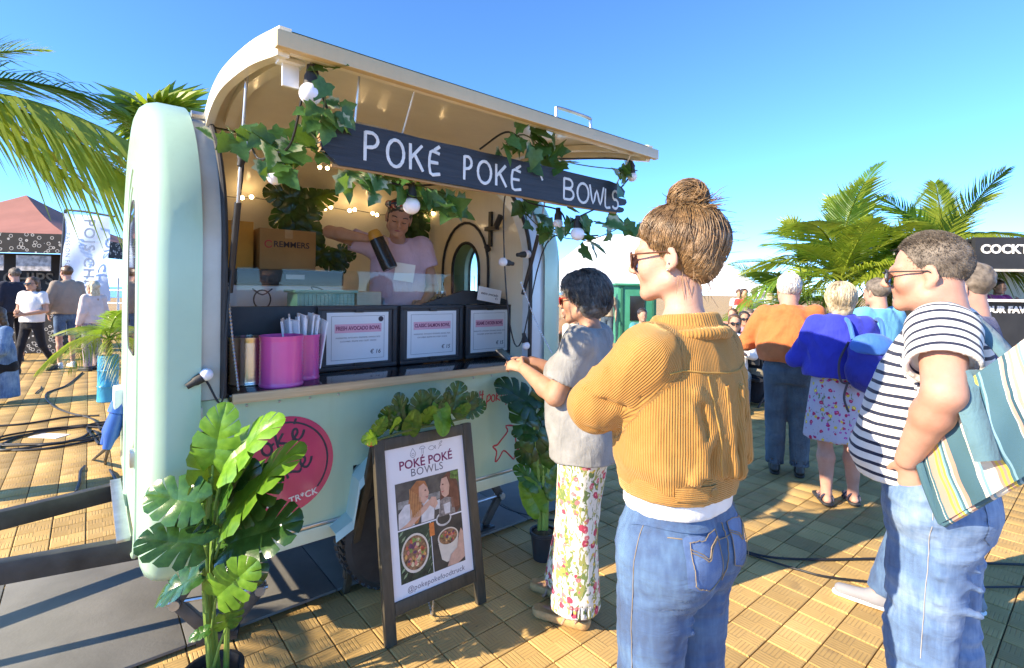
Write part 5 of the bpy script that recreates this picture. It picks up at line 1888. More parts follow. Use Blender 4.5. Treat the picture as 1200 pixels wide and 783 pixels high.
festoon('festoon string with white bulbs around the right end of the hatch',
        [atY(560, 175, 1.9), atY(590, 155, 1.8), atY(612, 165, 1.7), atY(640, 185, 1.72), c3 + V(0, 0, 0.08), atY(715, 232, 1.70), c2 + V(0, 0, 0.08), atY(664, 262, 1.8), c1 + V(0, 0, 0.07), atY(620, 238, 2.1), atY(592, 225, 2.38), atY(590, 290, 2.41), atY(598, 380, 2.41), atY(612, 400, 2.41), atY(640, 285, 2.3), atY(700, 276, 1.8)],
        [(c1, DN, 0.026), (c2, DN, 0.034), (c3, V(0.2, 0, -1), 0.026), (c4, V(-1, 0, 0.1), 0.028), (c5, V(1, 0, 0.1), 0.028), (c6, V(0, -0.3, -1), 0.026)], V(1.9, 1.8, 2.1))
ri = random.Random(21)
def ivy(label, clusters, vines, O):
    o = thing('ivy_garland', label, 'garland', O)
    for vn in vines:
        m = MB(); m.tube([p - O for p in smooth_path(vn, 6)], 0.003, 5); m.build('vine', VINE, o, True)
    for (c, rad, n, var, size) in clusters:
        for i in range(n):
            p = c + V(ri.gauss(0, rad[0]), ri.gauss(0, rad[1]), ri.gauss(0, rad[2]))
            tip = V(ri.uniform(-1, 1), ri.uniform(-1, 0.2), ri.uniform(-1.2, 0.3))
            nr = V(ri.uniform(-0.7, 0.7), -1, ri.uniform(-0.2, 1.0))
            put_leaf(o, IVYM[i % 3], IVY_V if ri.random() < var else IVY, p, tip, nr, size * ri.uniform(0.65, 1.2), origin=O)
    return o
ivy('ivy garland hanging from the left end of the raised hatch',
    [(atY(330, 172, 1.95), (0.075, 0.05, 0.03), 20, 0.45, 0.088), (atY(290, 160, 2.1), (0.05, 0.04, 0.015), 8, 0.0, 0.085), (atY(318, 192, 1.95), (0.04, 0.03, 0.035), 9, 0.5, 0.08), (atY(365, 172, 1.9), (0.03, 0.03, 0.03), 6, 0.5, 0.085),
     (atY(376, 95, 1.62), (0.02, 0.02, 0.05), 6, 0.1, 0.075), (atY(372, 135, 1.65), (0.035, 0.03, 0.03), 11, 0.4, 0.072), (atY(395, 130, 1.65), (0.03, 0.02, 0.015), 5, 0.1, 0.065),
     (atY(418, 206, 1.76), (0.06, 0.03, 0.022), 16, 0.65, 0.082), (atY(462, 212, 1.77), (0.05, 0.03, 0.018), 9, 0.3, 0.075), (atY(500, 232, 1.78), (0.05, 0.03, 0.024), 13, 0.1, 0.085), (atY(535, 238, 1.78), (0.03, 0.03, 0.024), 7, 0.0, 0.10)],
    [[atY(288, 158, 2.1), atY(330, 170, 1.95), atY(368, 175, 1.9), atY(410, 200, 1.77), atY(470, 212, 1.77), atY(545, 235, 1.78)], [atY(362, 78, 1.60), atY(378, 110, 1.63), atY(372, 150, 1.66)]], V(0.7, 1.85, 2.1))
ivy('ivy garland trailing from the right end of the raised hatch',
    [(atY(612, 160, 1.68), (0.07, 0.03, 0.022), 15, 0.1, 0.095), (atY(600, 178, 1.68), (0.05, 0.03, 0.02), 7, 0.3, 0.085), (atY(640, 178, 1.68), (0.05, 0.03, 0.014), 7, 0.0, 0.09), (atY(655, 190, 1.68), (0.03, 0.02, 0.012), 3, 0.0, 0.10),
     (atY(725, 205, 1.66), (0.07, 0.02, 0.02), 9, 0.15, 0.10), (atY(712, 265, 1.70), (0.08, 0.03, 0.03), 10, 0.35, 0.10), (atY(682, 285, 1.70), (0.035, 0.02, 0.018), 5, 0.5, 0.10), (atY(668, 258, 1.75), (0.02, 0.02, 0.04), 6, 0.7, 0.09),
     (atY(610, 245, 2.25), (0.05, 0.04, 0.04), 9, 0.2, 0.10), (atY(636, 270, 2.2), (0.07, 0.04, 0.02), 9, 0.1, 0.10)],
    [[atY(585, 175, 1.7), atY(612, 158, 1.68), atY(650, 185, 1.68), atY(690, 195, 1.67), atY(745, 200, 1.66)], [atY(600, 235, 2.3), atY(640, 272, 2.15), atY(690, 280, 1.75), atY(735, 262, 1.7)]], V(1.9, 1.85, 2.1))
# hook for the first bulb
hk = thing('ceiling_hook', 'small metal hook under the hatch holding the first bulb', 'hook', (atY(361, 78, 1.62)))
m = MB(); m.tube(smooth_path([V(0, 0, 0.03), V(0, 0, 0), V(0.012, 0, -0.015), V(0, 0, -0.03), V(-0.012, 0, -0.018)], 5), 0.0028, 6); m.build('hook', STEEL, hk, True)

# chains holding the counter flap
def chain(label, a, b, sag):
    a = Vector(a); b = Vector(b)
    p = [a.lerp(b, i / 60) - V(0, 0, sag * math.sin(PI * i / 60)) for i in range(61)]
    m = MB(); m.tube([q - a for q in p], [0.006 if i % 2 else 0.0025 for i in range(61)], 6)
    o = m.build('counter_chain', STEEL); o.location = a
    tag(o, label, 'chain', 'chains at the counter ends')
chain('thin steel chain hanging at the left end of the counter', atY(266, 330, 2.44), atY(281, 458, 2.40), 0.02)
chain('thin steel chain slanting down beside the grey haired customer', atY(610, 330, 2.43), atY(648, 414, 2.36), 0.03)

# ------------------------------------------------------------------ power leads left of the trailer
CB = gnd(95, 512)
def cable(label, pts, r=0.011, name='power_cable'):
    m = MB(); O = Vector(pts[0]); m.tube([Vector(p) - O for p in smooth_path(pts, 8)], r, 7)
    o = m.build(name, CABLE, None, True); o.location = O
    return tag(o, label, 'cable', 'power cables on the promenade')
def gz(px, py, z=0.012):
    v = gnd(px, py); v.z = z
    return v
coil = []
for k in range(26):
    q = 2 * PI * k / 8
    rr_ = 0.34 + 0.09 * math.sin(k * 1.3)
    coil.append(V(CB.x - 0.2 + rr_ * 1.5 * math.cos(q) + 0.02 * k / 4, CB.y + 0.1 + rr_ * math.sin(q) * 1.1, 0.012 + 0.004 * (k // 8)))
cable('black cable coiled in loose loops beside the drawbar', coil + [gz(105, 500), gz(118, 522)])
cable('black cable snaking across sunlit paving to the barrel palm', [gz(98, 437), gz(80, 452), gz(56, 462), gz(62, 475), gz(80, 484), gz(110, 492), gz(120, 505)])
cable('long straight black cable running left from the blue plugs', [gz(-30, 502), gz(30, 498), gz(80, 490), gz(118, 488)])
cable('black cable lying along the shaded paving edge', [gz(-30, 522), gz(20, 522), gz(60, 522), gz(95, 515), gz(112, 506), gz(122, 520)])
cable('thick black cable dropping from plugs towards drawbar', [V(0.10, 3.95, 0.62), gz(112, 540), gz(98, 552), gz(96, 566), gz(92, 578)])
cable('second thick black cable dropping beside the nose', [V(0.10, 3.9, 0.62), gz(126, 545), gz(134, 556), gz(140, 566)])
cable('short stray black cable end on the paving', [gz(43, 462), gz(46, 459), gz(49, 457), gz(50, 454)], 0.009)
cable('thin black cable crossing the paving behind the mustard jacket', [gz(862, 644), gz(905, 655), gz(960, 658), gz(1040, 657), gz(1100, 660), gz(1230, 665)], 0.007)
cable('thin black cable running to the grey sneaker', [gz(862, 644), gz(895, 656), gz(940, 670), gz(985, 680), gz(1100, 690), gz(1230, 690)], 0.006)
cable('black cable on the shaded mat behind the potted plant', [gz(575, 585), gz(600, 600), gz(640, 610), gz(680, 614)], 0.008)
BLUEP = plain('blue_plastic', (0.03, 0.12, 0.42), 0.35, 0.1)
plg = thing('power_plug', 'pair of blue industrial power plugs at the trailer nose', 'power plug', (0.12, 3.92, 0.62))
for k, (y, a) in enumerate(((-0.03, 0.0), (0.07, 0.25))):
    ax = V(-0.25 - 0.1 * k, 0.1 * k, -1).normalized()
    m = MB(); m.lathe([(0.0, -0.16), (0.05, -0.16), (0.055, -0.10), (0.042, -0.09), (0.042, 0.04), (0.03, 0.07), (0.022, 0.12), (0.0, 0.12)], 18, V(0.0, y, 0.12), ax)
    m.build('plug', BLUEP, plg, True)
m = MB(); m.box((0.03, 0.02, 0.30), (0.06, 0.2, 0.12)); m.build('socket_box', plain('white_plastic', (0.78, 0.78, 0.76)), plg, bevel=0.01)
m = MB(); m.box((0, 0, 0.003), (0.32, 0.16, 0.004)); o = m.build('paper_sheet', WHITEP); o.location = gnd(60, 511); o.rotation_euler = (0, 0, R(-45)); tag(o, 'white sheet of paper lying among the coiled cables', 'paper')

# ------------------------------------------------------------------ people
def capcone(S, a, b, ra, rb, k=None, op='u', cap_a=False, flat=None):
    """round cone with a flat end at b (sleeves, trouser legs)"""
    a = A3(a); b = A3(b); d = b - a; L = np.linalg.norm(d); u = d / L
    def fn(P):
        q = P - a
        t = np.clip(q @ u / L, 0, 1.0)
        w = q - (t * L)[..., None] * u
        if flat is not None:
            ax = A3(flat[0]); ax = ax / np.linalg.norm(ax)
            c = w @ ax
            w = w + ((1 / flat[1] - 1) * c)[..., None] * ax
        dd = np.sqrt((w * w).sum(-1)) - (ra + (rb - ra) * t)
        dd = np.maximum(dd, (P - b) @ u)
        if cap_a:
            dd = np.maximum(dd, (a - P) @ u)
        return dd
    rm = max(ra, rb)
    return S._put(op, fn, np.minimum(a, b) - rm, np.maximum(a, b) + rm, k)

def add_head(S, T, fem=True, sc=1.0, nose=1.0, jaw=1.0, ears=True, fat=0.0):
    P = lambda x, y, z: T @ V(x * sc, y * sc, z * sc)
    rt = T.to_3x3().normalized()
    def E(c, r, **kw):
        S.ell(P(*c), [q * sc for q in r], rot=rt, **kw)
    E((0, -0.014, 0.036), (0.075, 0.095, 0.086), k=0.02)
    E((0, 0.024, -0.028), (0.060 + fat * 0.3, 0.058, 0.076), k=0.03)
    for s in (-1, 1):
        S.cone(P(s * 0.012, 0.063 * jaw, -0.094), P(s * 0.050, -0.004, -0.066), 0.019 * sc, (0.022 + fat) * sc, k=0.025)
        E((s * 0.036, 0.054, -0.028), (0.027 + fat, 0.028, 0.030), k=0.02)
        S.cone(P(s * 0.012, 0.087, 0.022), P(s * 0.045, 0.070, 0.024), 0.009 * sc, 0.010 * sc, k=0.015)
    S.cone(P(0, 0.088, 0.016), P(0, 0.110 * nose, -0.026), 0.008 * sc, 0.0105 * sc, k=0.012)
    for s in (-1, 1):
        E((s * 0.010, 0.100 * nose, -0.034), (0.008, 0.010, 0.007), k=0.008)
    for s in (-1, 1):
        E((s * 0.032, 0.098, 0.002), (0.017, 0.016, 0.011), k=0.010, op='s')
    for s in (-1, 1):
        E((s * 0.031, 0.074, 0.001), (0.0125, 0.0125, 0.0120), k=0.004)
    E((0, 0.084, -0.046), (0.012, 0.010, 0.010), k=0.012, op='u')
    S.cone(P(-0.019, 0.074, -0.058), P(0, 0.0835, -0.056), 0.0050 * sc, 0.0062 * sc, k=0.006); S.cone(P(0.019, 0.074, -0.058), P(0, 0.0835, -0.056), 0.0050 * sc, 0.0062 * sc, k=0.006)
    S.cone(P(-0.016, 0.073, -0.070), P(0, 0.0810, -0.070), 0.0055 * sc, 0.0072 * sc, k=0.006); S.cone(P(0.016, 0.073, -0.070), P(0, 0.0810, -0.070), 0.0055 * sc, 0.0072 * sc, k=0.006)
    E((0, 0.070, -0.096), (0.020, 0.014, 0.014), k=0.018)
    if ears:
        for s in (-1, 1):
            rot = T.to_3x3().normalized() @ Matrix.Rotation(R(-10), 3, 'X') @ Matrix.Rotation(R(s * 22), 3, 'Z')
            S.ell(P(s * 0.078, -0.014, -0.006), (0.0085 * sc, 0.020 * sc, 0.033 * sc), rot=rot, k=0.006)
            S.ell(P(s * 0.089, -0.008, -0.002), (0.009 * sc, 0.012 * sc, 0.020 * sc), rot=rot, k=0.004, op='s')
            S.ell(P(s * 0.078, -0.004, -0.036), (0.006 * sc, 0.009 * sc, 0.011 * sc), rot=rot, k=0.008)

def hand(S, w, d, n, side, curl=0.7, sc=1.0, spread=0.12, thumb_in=0.4):
    """w wrist, d direction of the fingers, n back-of-hand normal, side +1/-1: where the thumb leaves"""
    d = Vector(d).normalized(); n = Vector(n); n = (n - d * n.dot(d)).normalized()
    t = d.cross(n) * side                       # towards the thumb
    w = Vector(w)
    k0 = w + d * 0.085 * sc
    S.cone(w, k0, 0.024 * sc, 0.033 * sc, k=0.012, flat=(n, 0.5))
    lens = [0.072, 0.080, 0.074, 0.058]
    for i in range(4):
        off = (0.027 - 0.018 * i)
        b = k0 + t * off * sc
        dd = (d + t * (0.10 - 0.07 * i) * spread * 4).normalized()
        L = lens[i] * sc
        p = b; c = 0
        for j, fr in enumerate((0.45, 0.32, 0.23)):
            c += curl * (0.75 if j == 0 else 1.0)
            q = p + (dd * math.cos(c) - n * math.sin(c)) * L * fr
            S.cone(p, q, (0.0092 - 0.0009 * j) * sc, (0.0086 - 0.0011 * j) * sc, k=0.0025)
            p = q
    b = w + d * 0.025 * sc + t * 0.024 * sc
    m = b + (t * 0.8 + d * 0.75 - n * thumb_in * 0.5).normalized() * 0.038 * sc
    e = m + (d * 0.9 + t * (0.35 - thumb_in) - n * thumb_in).normalized() * 0.034 * sc
    S.cone(b, m, 0.0135 * sc, 0.0105 * sc, k=0.008); S.cone(m, e, 0.0100 * sc, 0.0080 * sc, k=0.003)

def set_cord(me, fn):
    n = len(me.vertices)
    co = np.empty(n * 3, dtype=np.float32); me.vertices.foreach_get('co', co)
    a = fn(co.reshape(-1, 3).astype(np.float64))
    at = me.attributes.new('cord', 'FLOAT_VECTOR', 'POINT')
    at.data.foreach_set('vector', np.ascontiguousarray(a, dtype=np.float32).ravel())

def seg_dist(p, a, b):
    a = A3(a); b = A3(b); d = b - a; L = np.linalg.norm(d)
    t = np.clip((p - a) @ d / (L * L), 0, 1)
    q = p - a - t[:, None] * d
    return np.linalg.norm(q, axis=1), t * L, q

def strands_mesh(name, paths, r, n=3):
    """many tapered hair strands as one mesh"""
    V_ = []; F_ = []
    base = 0
    for P in paths:
        P = np.asarray(P, dtype=np.float64)
        m = len(P)
        T = np.gradient(P, axis=0)
        T /= np.linalg.norm(T, axis=1)[:, None] + 1e-9
        ref = np.array([0.31, 0.67, 0.67])
        A = np.cross(T, ref); A /= np.linalg.norm(A, axis=1)[:, None] + 1e-9
        B = np.cross(T, A)
        rr = (r if np.isscalar(r) else r) * np.sin(np.linspace(0.35, PI * 0.97, m)) ** 0.6
        for k in range(n):
            q = 2 * PI * k / n
            V_.append(P + (A * math.cos(q) + B * math.sin(q)) * rr[:, None])
        for i in range(m - 1):
            for k in range(n):
                k2 = (k + 1) % n
                F_.append((base + k * m + i, base + k2 * m + i, base + k2 * m + i + 1, base + k * m + i + 1))
        base += n * m
    return mesh_from(name, np.concatenate(V_), np.array(F_), True)

def fit(me, T):
    me.transform(T)
    return me

JT = dict(pelvis=(0, 0, 0.93), hip=0.090, knee=0.50, ankle=0.085)
class Person:
    def __init__(self, label, loc, face, H=1.75, res=0.010, skin_m=None, group=None, head_yaw=0, head_pitch=0, head_roll=0, fem=True, fat=0.0, name='person', lean=0.0):
        self.s = H / 1.75
        s = self.s
        self.label = label; self.group = group; self.res = res; self.fem = fem; self.fat = fat
        self.loc = Vector(loc); self.rz = R(face - 90)
        self.skin = skin_m
        self.J = dict(shL=V(-0.175, -0.015, 1.425), shR=V(0.175, -0.015, 1.425), elL=V(-0.235, -0.03, 1.14), elR=V(0.235, -0.03, 1.14), wrL=V(-0.24, 0.05, 0.90), wrR=V(0.24, 0.05, 0.90),
                      hipL=V(-0.088, 0, 0.90), hipR=V(0.088, 0, 0.90), knL=V(-0.092, 0.015, 0.49), knR=V(0.092, 0.015, 0.49), anL=V(-0.095, -0.02, 0.085), anR=V(0.095, -0.02, 0.085),
                      neck=V(0, -0.03, 1.475), head=V(0, 0.015, 1.632))
        for k in self.J:
            self.J[k] = self.J[k] * s
        self.yaw, self.pitch, self.roll = head_yaw, head_pitch, head_roll
        self.hs = 1.0
        self.kids = []
    def set(self, **kw):
        for k, v in kw.items():
            self.J[k] = Vector(v)
        return self
    def headT(self):
        return Matrix.Translation(self.J['head']) @ Matrix.Rotation(R(self.yaw), 4, 'Z') @ Matrix.Rotation(R(self.pitch), 4, 'X') @ Matrix.Rotation(R(self.roll), 4, 'Y')
    def body(self, arm=0.045, hands=True, curl=0.55, legs=True, hand_spec=None, calf=0.052, nose=1.0, jaw=1.0, hs=1.0, bare_feet=False):
        J = self.J; s = self.s
        S = Sdf(self.res, 0.02)
        self.hs = hs
        add_head(S, self.headT(), self.fem, hs * s ** 0.5, nose, jaw, fat=self.fat)
        HT = self.headT()
        nk = (0.046 if self.fem else 0.060) + self.fat
        S.cone(HT @ V(0, -0.030, -0.06), J['neck'] + V(0, 0, -0.03), nk, nk * 1.12, k=0.03)
        S.cone(J['neck'] + V(0, 0, -0.05), J['shL'] + V(0.04, 0, -0.01), 0.05, 0.045, k=0.04); S.cone(J['neck'] + V(0, 0, -0.05), J['shR'] + V(-0.04, 0, -0.01), 0.05, 0.045, k=0.04)
        pel = (J['hipL'] + J['hipR']) / 2
        S.cone(J['neck'] + V(0, 0, -0.10), pel, 0.085, 0.10, k=0.04)
        for q in 'LR':
            sh, el, wr = J['sh' + q], J['el' + q], J['wr' + q]
            S.cone(sh, el, arm * 1.12, arm * 0.88, k=0.02); 
            mid = el.lerp(wr, 0.3)
            S.cone(el, mid, arm * 0.86, arm * 0.90, k=0.015); S.cone(mid, wr, arm * 0.90, arm * 0.56, k=0.015)
            if hands:
                hsn = (hand_spec or {}).get(q)
                d = (wr - el).normalized()
                if hsn:
                    hand(S, wr, hsn[0], hsn[1], hsn[2], hsn[3] if len(hsn) > 3 else curl, s * 0.98, thumb_in=hsn[4] if len(hsn) > 4 else 0.4)
                else:
                    out = V(-1 if q == 'L' else 1, 0, 0)
                    hand(S, wr, d, out, 1 if q == 'L' else -1, 0.35, s * 0.98)
            if legs:
                hp, kn, an = J['hip' + q], J['kn' + q], J['an' + q]
                S.cone(hp, kn, 0.075, 0.050, k=0.03)
                m2 = kn.lerp(an, 0.3) + V(0, -0.012, 0)
                S.cone(kn, m2, 0.047, calf, k=0.02); S.cone(m2, an, calf, 0.034, k=0.02)
                S.cone(an, V(an.x, an.y + 0.02, 0.045), 0.035, 0.032, k=0.02)
                S.cone(V(an.x, an.y - 0.03, 0.04), V(an.x * 1.05, an.y + 0.16, 0.03), 0.030, 0.022, k=0.02, flat=((0, 0, 1), 0.8))
        me = sdf_mesh('person_body', S, None, 1)
        o = link('person', me, self.skin)
        o.location = self.loc; o.rotation_euler = (0, 0, self.rz)
        tag(o, self.label, 'person', self.group)
        self.o = o
        return o
    def part(self, name, me, mat, label=None, parent=None):
        c = link(name, me, mat, parent or self.o)
        if label:
            c['label'] = label
        return c
    def top(self, name, mat, secs, sleeve='short', sr=(0.062, 0.060), mid=0.55, disp=None, neck_cut=None, cuff=0.045, res=None, k=0.035, cord=None, extra=None, end=None, it=1, shr=None, n=2.25):
        """shirt / jacket: lofted trunk plus sleeves"""
        J = self.J
        S = Sdf(res or self.res, k)
        S.loft(secs, n=n)
        for q in 'LR':
            sh, el, wr = J['sh' + q], J['el' + q], J['wr' + q]
            S.ell(sh + V(0.02 if q == 'L' else -0.02, 0, 0), (shr or sr[0] * 1.05,) * 3)
            if sleeve == 'short':
                b = sh.lerp(el, mid)
                capcone(S, sh, b, sr[0], sr[1], k=k)
                capcone(S, sh.lerp(el, mid * 0.75), b + (b - sh).normalized() * 0.01, sr[1] - 0.013, sr[1] - 0.013, op='s', k=0.0, cap_a=True)
            elif sleeve == 'long':
                S.cone(sh, el, sr[0], sr[1], k=k)
                e2 = el.lerp(wr, end or 0.97)
                capcone(S, el, e2, sr[1], cuff, k=0.02)
        if extra:
            extra(S)
        if neck_cut:
            S.cone(neck_cut[0], neck_cut[1], neck_cut[2], neck_cut[2], op='s', k=0.008)
        me = sdf_mesh(name, S, disp, it)
        if cord:
            set_cord(me, cord)
        return self.part(name, me, mat)
    def trousers(self, name, mat, waist, r=(0.098, 0.070, 0.062), pel=None, length=1.0, disp=None, res=None, flare=None, butt=0.0, k=0.03, extra=None, it=1, hollow=True):
        J = self.J
        S = Sdf(res or self.res, k)
        hp = (J['hipL'] + J['hipR']) / 2
        rx, ry = pel or (0.168, 0.120)
        z0 = hp.z
        S.loft([(z0 - 0.09, 0, hp.y, rx * 0.80, ry * 0.85), (z0, 0, hp.y - 0.005, rx, ry), (z0 + 0.07, 0, hp.y, rx * 0.97, ry * 0.96), (waist, 0, hp.y + 0.005, rx * 0.88, ry * 0.88)])
        if butt:
            for s in (-1, 1):
                S.ell((s * 0.078, hp.y - 0.062, z0 - 0.015), (0.088, 0.075 * butt, 0.098), k=0.05)
        for q in 'LR':
            h_, kn, an = J['hip' + q], J['kn' + q], J['an' + q]
            S.cone(h_, kn, r[0], r[1], k=k)
            if length > 0.5:
                e = kn.lerp(an, min(1.0, (length - 0.5) * 2))
                capcone(S, kn, e, r[1], flare or r[2], k=0.02)
                if hollow:
                    capcone(S, kn.lerp(e, 0.85), e + (e - kn).normalized() * 0.01, (flare or r[2]) - 0.008, (flare or r[2]) - 0.008, op='s', k=0, cap_a=True)
            else:
                pass
        if length <= 0.5:
            zc = lerp(z0, J['knL'].z, length * 2)
            S.cut((0, 0, zc), (0, 0, -1))
        if extra:
            extra(S)
        me = sdf_mesh(name, S, disp, it)
        return self.part(name, me, mat)
    def shoes(self, mat, sole=None, h=0.085, sandal=False, sole_h=0.02, res=0.008, L=0.17):
        for q in 'LR':
            an = self.J['an' + q]
            S = Sdf(res, 0.02)
            dx = -0.10 if q == 'L' else 0.10
            toe = V(an.x + dx * 0.15, an.y + L, 0.036)
            S.cone(V(an.x, an.y - 0.035, 0.045), toe, 0.040, 0.032, flat=((0, 0, 1), 0.9))
            S.cone(V(an.x, an.y - 0.02, h), V(an.x, an.y + 0.02, 0.05), 0.042, 0.044)
            S.cut((0, 0, sole_h * 0.6), (0, 0, -1))
            if not sandal:
                sh = self.part('shoe', sdf_mesh('shoe', S), mat)
            S2 = Sdf(res, 0.01)
            S2.cone(V(an.x, an.y - 0.035, 0.03), V(toe.x, toe.y + 0.006, 0.03), 0.043, 0.040)
            S2.cut((0, 0, sole_h + 0.004), (0, 0, 1)); S2.cut((0, 0, 0.002), (0, 0, -1))
            if sandal:
                so = self.part('sandal', sdf_mesh('sandal', S2), sole or mat)
                for (yy, zz, rr) in ((0.115, 0.045, 0.036), (0.045, 0.065, 0.042), (-0.02, 0.085, 0.040)):
                    m = MB()
                    m.tube([V(an.x + rr * math.cos(a) * 1.05, an.y + yy + 0.012 * math.sin(2 * a), max(0.012, zz - 0.035 + rr * 1.05 * math.sin(a))) for a in [R(-20 + 22 * i) for i in range(11)]], 0.007, 6)
                    self.part('strap', m.mesh('strap', True), mat, None, so)
            else:
                self.part('sole', sdf_mesh('sole', S2), sole or mat, None, sh)
    def glasses(self, frame, lens, y=0.094, r=0.024, z=0.002, drop=0.0, wire=0.0028, sc=1.0):
        T = self.headT() @ Matrix.Scale(self.s ** 0.5 * self.hs * sc, 4)
        m = MB()
        for s in (-1, 1):
            c = [V(s * 0.033 + r * 1.08 * math.cos(a), y + 0.004 - 0.010 * abs(math.cos(a) + s) * 0.5, z + r * 0.86 * math.sin(a) - 0.004) for a in [2 * PI * i / 20 for i in range(21)]]
            m.tube(c, wire, 6, False)
            m.tube([V(s * 0.058, y - 0.006, z + 0.008), V(s * 0.076, y - 0.03, z + 0.008), V(s * 0.082, -0.005, z + 0.006), V(s * 0.080, -0.03, z - 0.012)], wire * 0.95, 6)
        m.tube([V(-0.010, y + 0.006, z + 0.006), V(0, y + 0.010, z + 0.009), V(0.010, y + 0.006, z + 0.006)], wire, 6)
        me = m.mesh('glasses', True); me.transform(T)
        g = self.part('sunglasses', me, frame)
        for s in (-1, 1):
            m = MB()
            ring = [V(s * 0.033 + r * 1.05 * math.cos(a), y + 0.003 - 0.010 * abs(math.cos(a) + s) * 0.5, z + r * 0.84 * math.sin(a) - 0.004) for a in [2 * PI * i / 20 for i in range(20)]]
            m.add([V(s * 0.033, y + 0.003, z - 0.004)] + ring, [(0, 1 + i, 1 + (i + 1) % 20) for i in range(20)])
            me = m.mesh('lens', True); me.transform(T)
            self.part('lens', me, lens, None, g)
        return g
    def hair_cap(self, mat, r=(0.083, 0.104, 0.094), c=(0, -0.020, 0.040), cut=((0, 0.012, 0), (0, 0.74, -0.68)), noise=0.004, freq=40, res=None, extra=None, name='hair'):
        S = Sdf(res or max(0.005, self.res * 0.8), 0.02)
        S.ell(c, r)
        if extra:
            extra(S)
        if cut:
            S.cut(*cut)
        me = sdf_mesh('hair', S, lambda p, N: noise * fbm(p * freq, 3))
        me.transform(self.headT() @ Matrix.Scale(self.s ** 0.5 * self.hs, 4))
        return self.part(name, me, mat)
    def hair_strands(self, mat, paths, r=0.0014, parent=None, name='hair_strands', hug=None, lift_max=0.0045):
        if hug is not None:
            Ti = (self.headT() @ Matrix.Scale(self.s ** 0.5 * self.hs, 4)).inverted()
            me_ = hug.data.copy(); me_.transform(Ti); bv = bvh_of(me_); bpy.data.meshes.remove(me_)
            out = []
            for P in paths:
                Q = []
                lift = random.uniform(0.0005, lift_max)
                for q in P:
                    q = Vector(q); loc, nor, i, d = bv.find_nearest(q)
                    if (q - loc).dot(nor) < lift:
                        q = loc + nor * lift
                    Q.append(tuple(q))
                out.append(Q)
            paths = out
        me = strands_mesh(name, paths, r)
        me.transform(self.headT() @ Matrix.Scale(self.s ** 0.5 * self.hs, 4))
        o = self.part(name, me, mat, None, parent)
        o['kind'] = 'stuff'
        return o

def ell_arc(a, b, c, r, n=12, bulge=0.04, jit=0.0, rg=None, mul=1.0):
    """path over an ellipsoid from direction a to direction b"""
    a = A3(a) / np.linalg.norm(a); b = A3(b) / np.linalg.norm(b)
    om = math.acos(max(-0.999, min(0.999, float(a @ b))))
    out = []
    j = np.zeros(3)
    for i in range(n):
        t = i / (n - 1)
        d = (math.sin((1 - t) * om) * a + math.sin(t * om) * b) / math.sin(om)
        if rg is not None and 0 < i < n - 1:
            j = j * 0.6 + np.array([rg.gauss(0, jit) for _ in range(3)])
        out.append(A3(c) + A3(r) * d * (mul + bulge * math.sin(PI * t)) + j)
    return out

SK_A = skin('skin_fair', (0.56, 0.33, 0.235)); SK_B = skin('skin_tan', (0.45, 0.25, 0.16)); SK_C = skin('skin_pink', (0.54, 0.295, 0.215)); SK_D = skin('skin_mid', (0.48, 0.28, 0.19))
H_BLOND = hairmat('hair_honey', (0.075, 0.040, 0.017), (0.36, 0.215, 0.10)); H_GREY = hairmat('hair_salt_pepper', (0.02, 0.02, 0.02), (0.17, 0.165, 0.155)); H_WHITE = hairmat('hair_white', (0.50, 0.46, 0.40), (0.78, 0.74, 0.68))
H_PALE = hairmat('hair_pale_blond', (0.34, 0.26, 0.15), (0.66, 0.56, 0.40)); H_DARK = hairmat('hair_dark', (0.018, 0.012, 0.008), (0.06, 0.04, 0.028)); H_SHORT = hairmat('hair_grey_brown', (0.055, 0.040, 0.028), (0.22, 0.18, 0.14), 0.65); H_BROWN = hairmat('hair_brown', (0.05, 0.026, 0.012), (0.17, 0.09, 0.045))
DENIM = denim('denim_blue', (0.018, 0.065, 0.165), (0.080, 0.185, 0.32), dark=(0.007, 0.022, 0.06)); DENIM_L = denim('denim_light', (0.075, 0.165, 0.32), (0.26, 0.38, 0.54), dark=(0.025, 0.06, 0.14)); DENIM_D = denim('denim_dark', (0.022, 0.05, 0.075), (0.06, 0.11, 0.14), dark=(0.012, 0.025, 0.04))
LENS = plain('dark_lens', (0.02, 0.018, 0.02), 0.08, 0.05, spec=0.7); LENS_P = plain('mauve_lens', (0.14, 0.09, 0.10), 0.08, 0.05, spec=0.7); TORT = plain('tortoise_frame', (0.12, 0.05, 0.025), 0.25, 0.4, 60)

def decal(bv, pts, off, origin_dir=None):
    """project points on a surface (nearest), lifted by off"""
    out = []
    for p in pts:
        loc, nor, i, d = bv.find_nearest(Vector(p))
        out.append(loc + nor * off)
    return out
def ribbon_on(bv, path, width, up, off=0.002, n=10, seg=3):
    """flat strip following a surface along a path; 'up' = direction of its width"""
    path = smooth_path(path, n)
    up = Vector(up).normalized()
    vs = []
    for p in path:
        for j in range(seg + 1):
            q = p + up * width * (j / seg - 0.5)
            loc, nor, i, d = bv.find_nearest(q)
            vs.append(loc + nor * off)
    m = seg + 1
    fs = [(i * m + j, i * m + j + 1, (i + 1) * m + j + 1, (i + 1) * m + j) for i in range(len(path) - 1) for j in range(seg)]
    return vs, fs

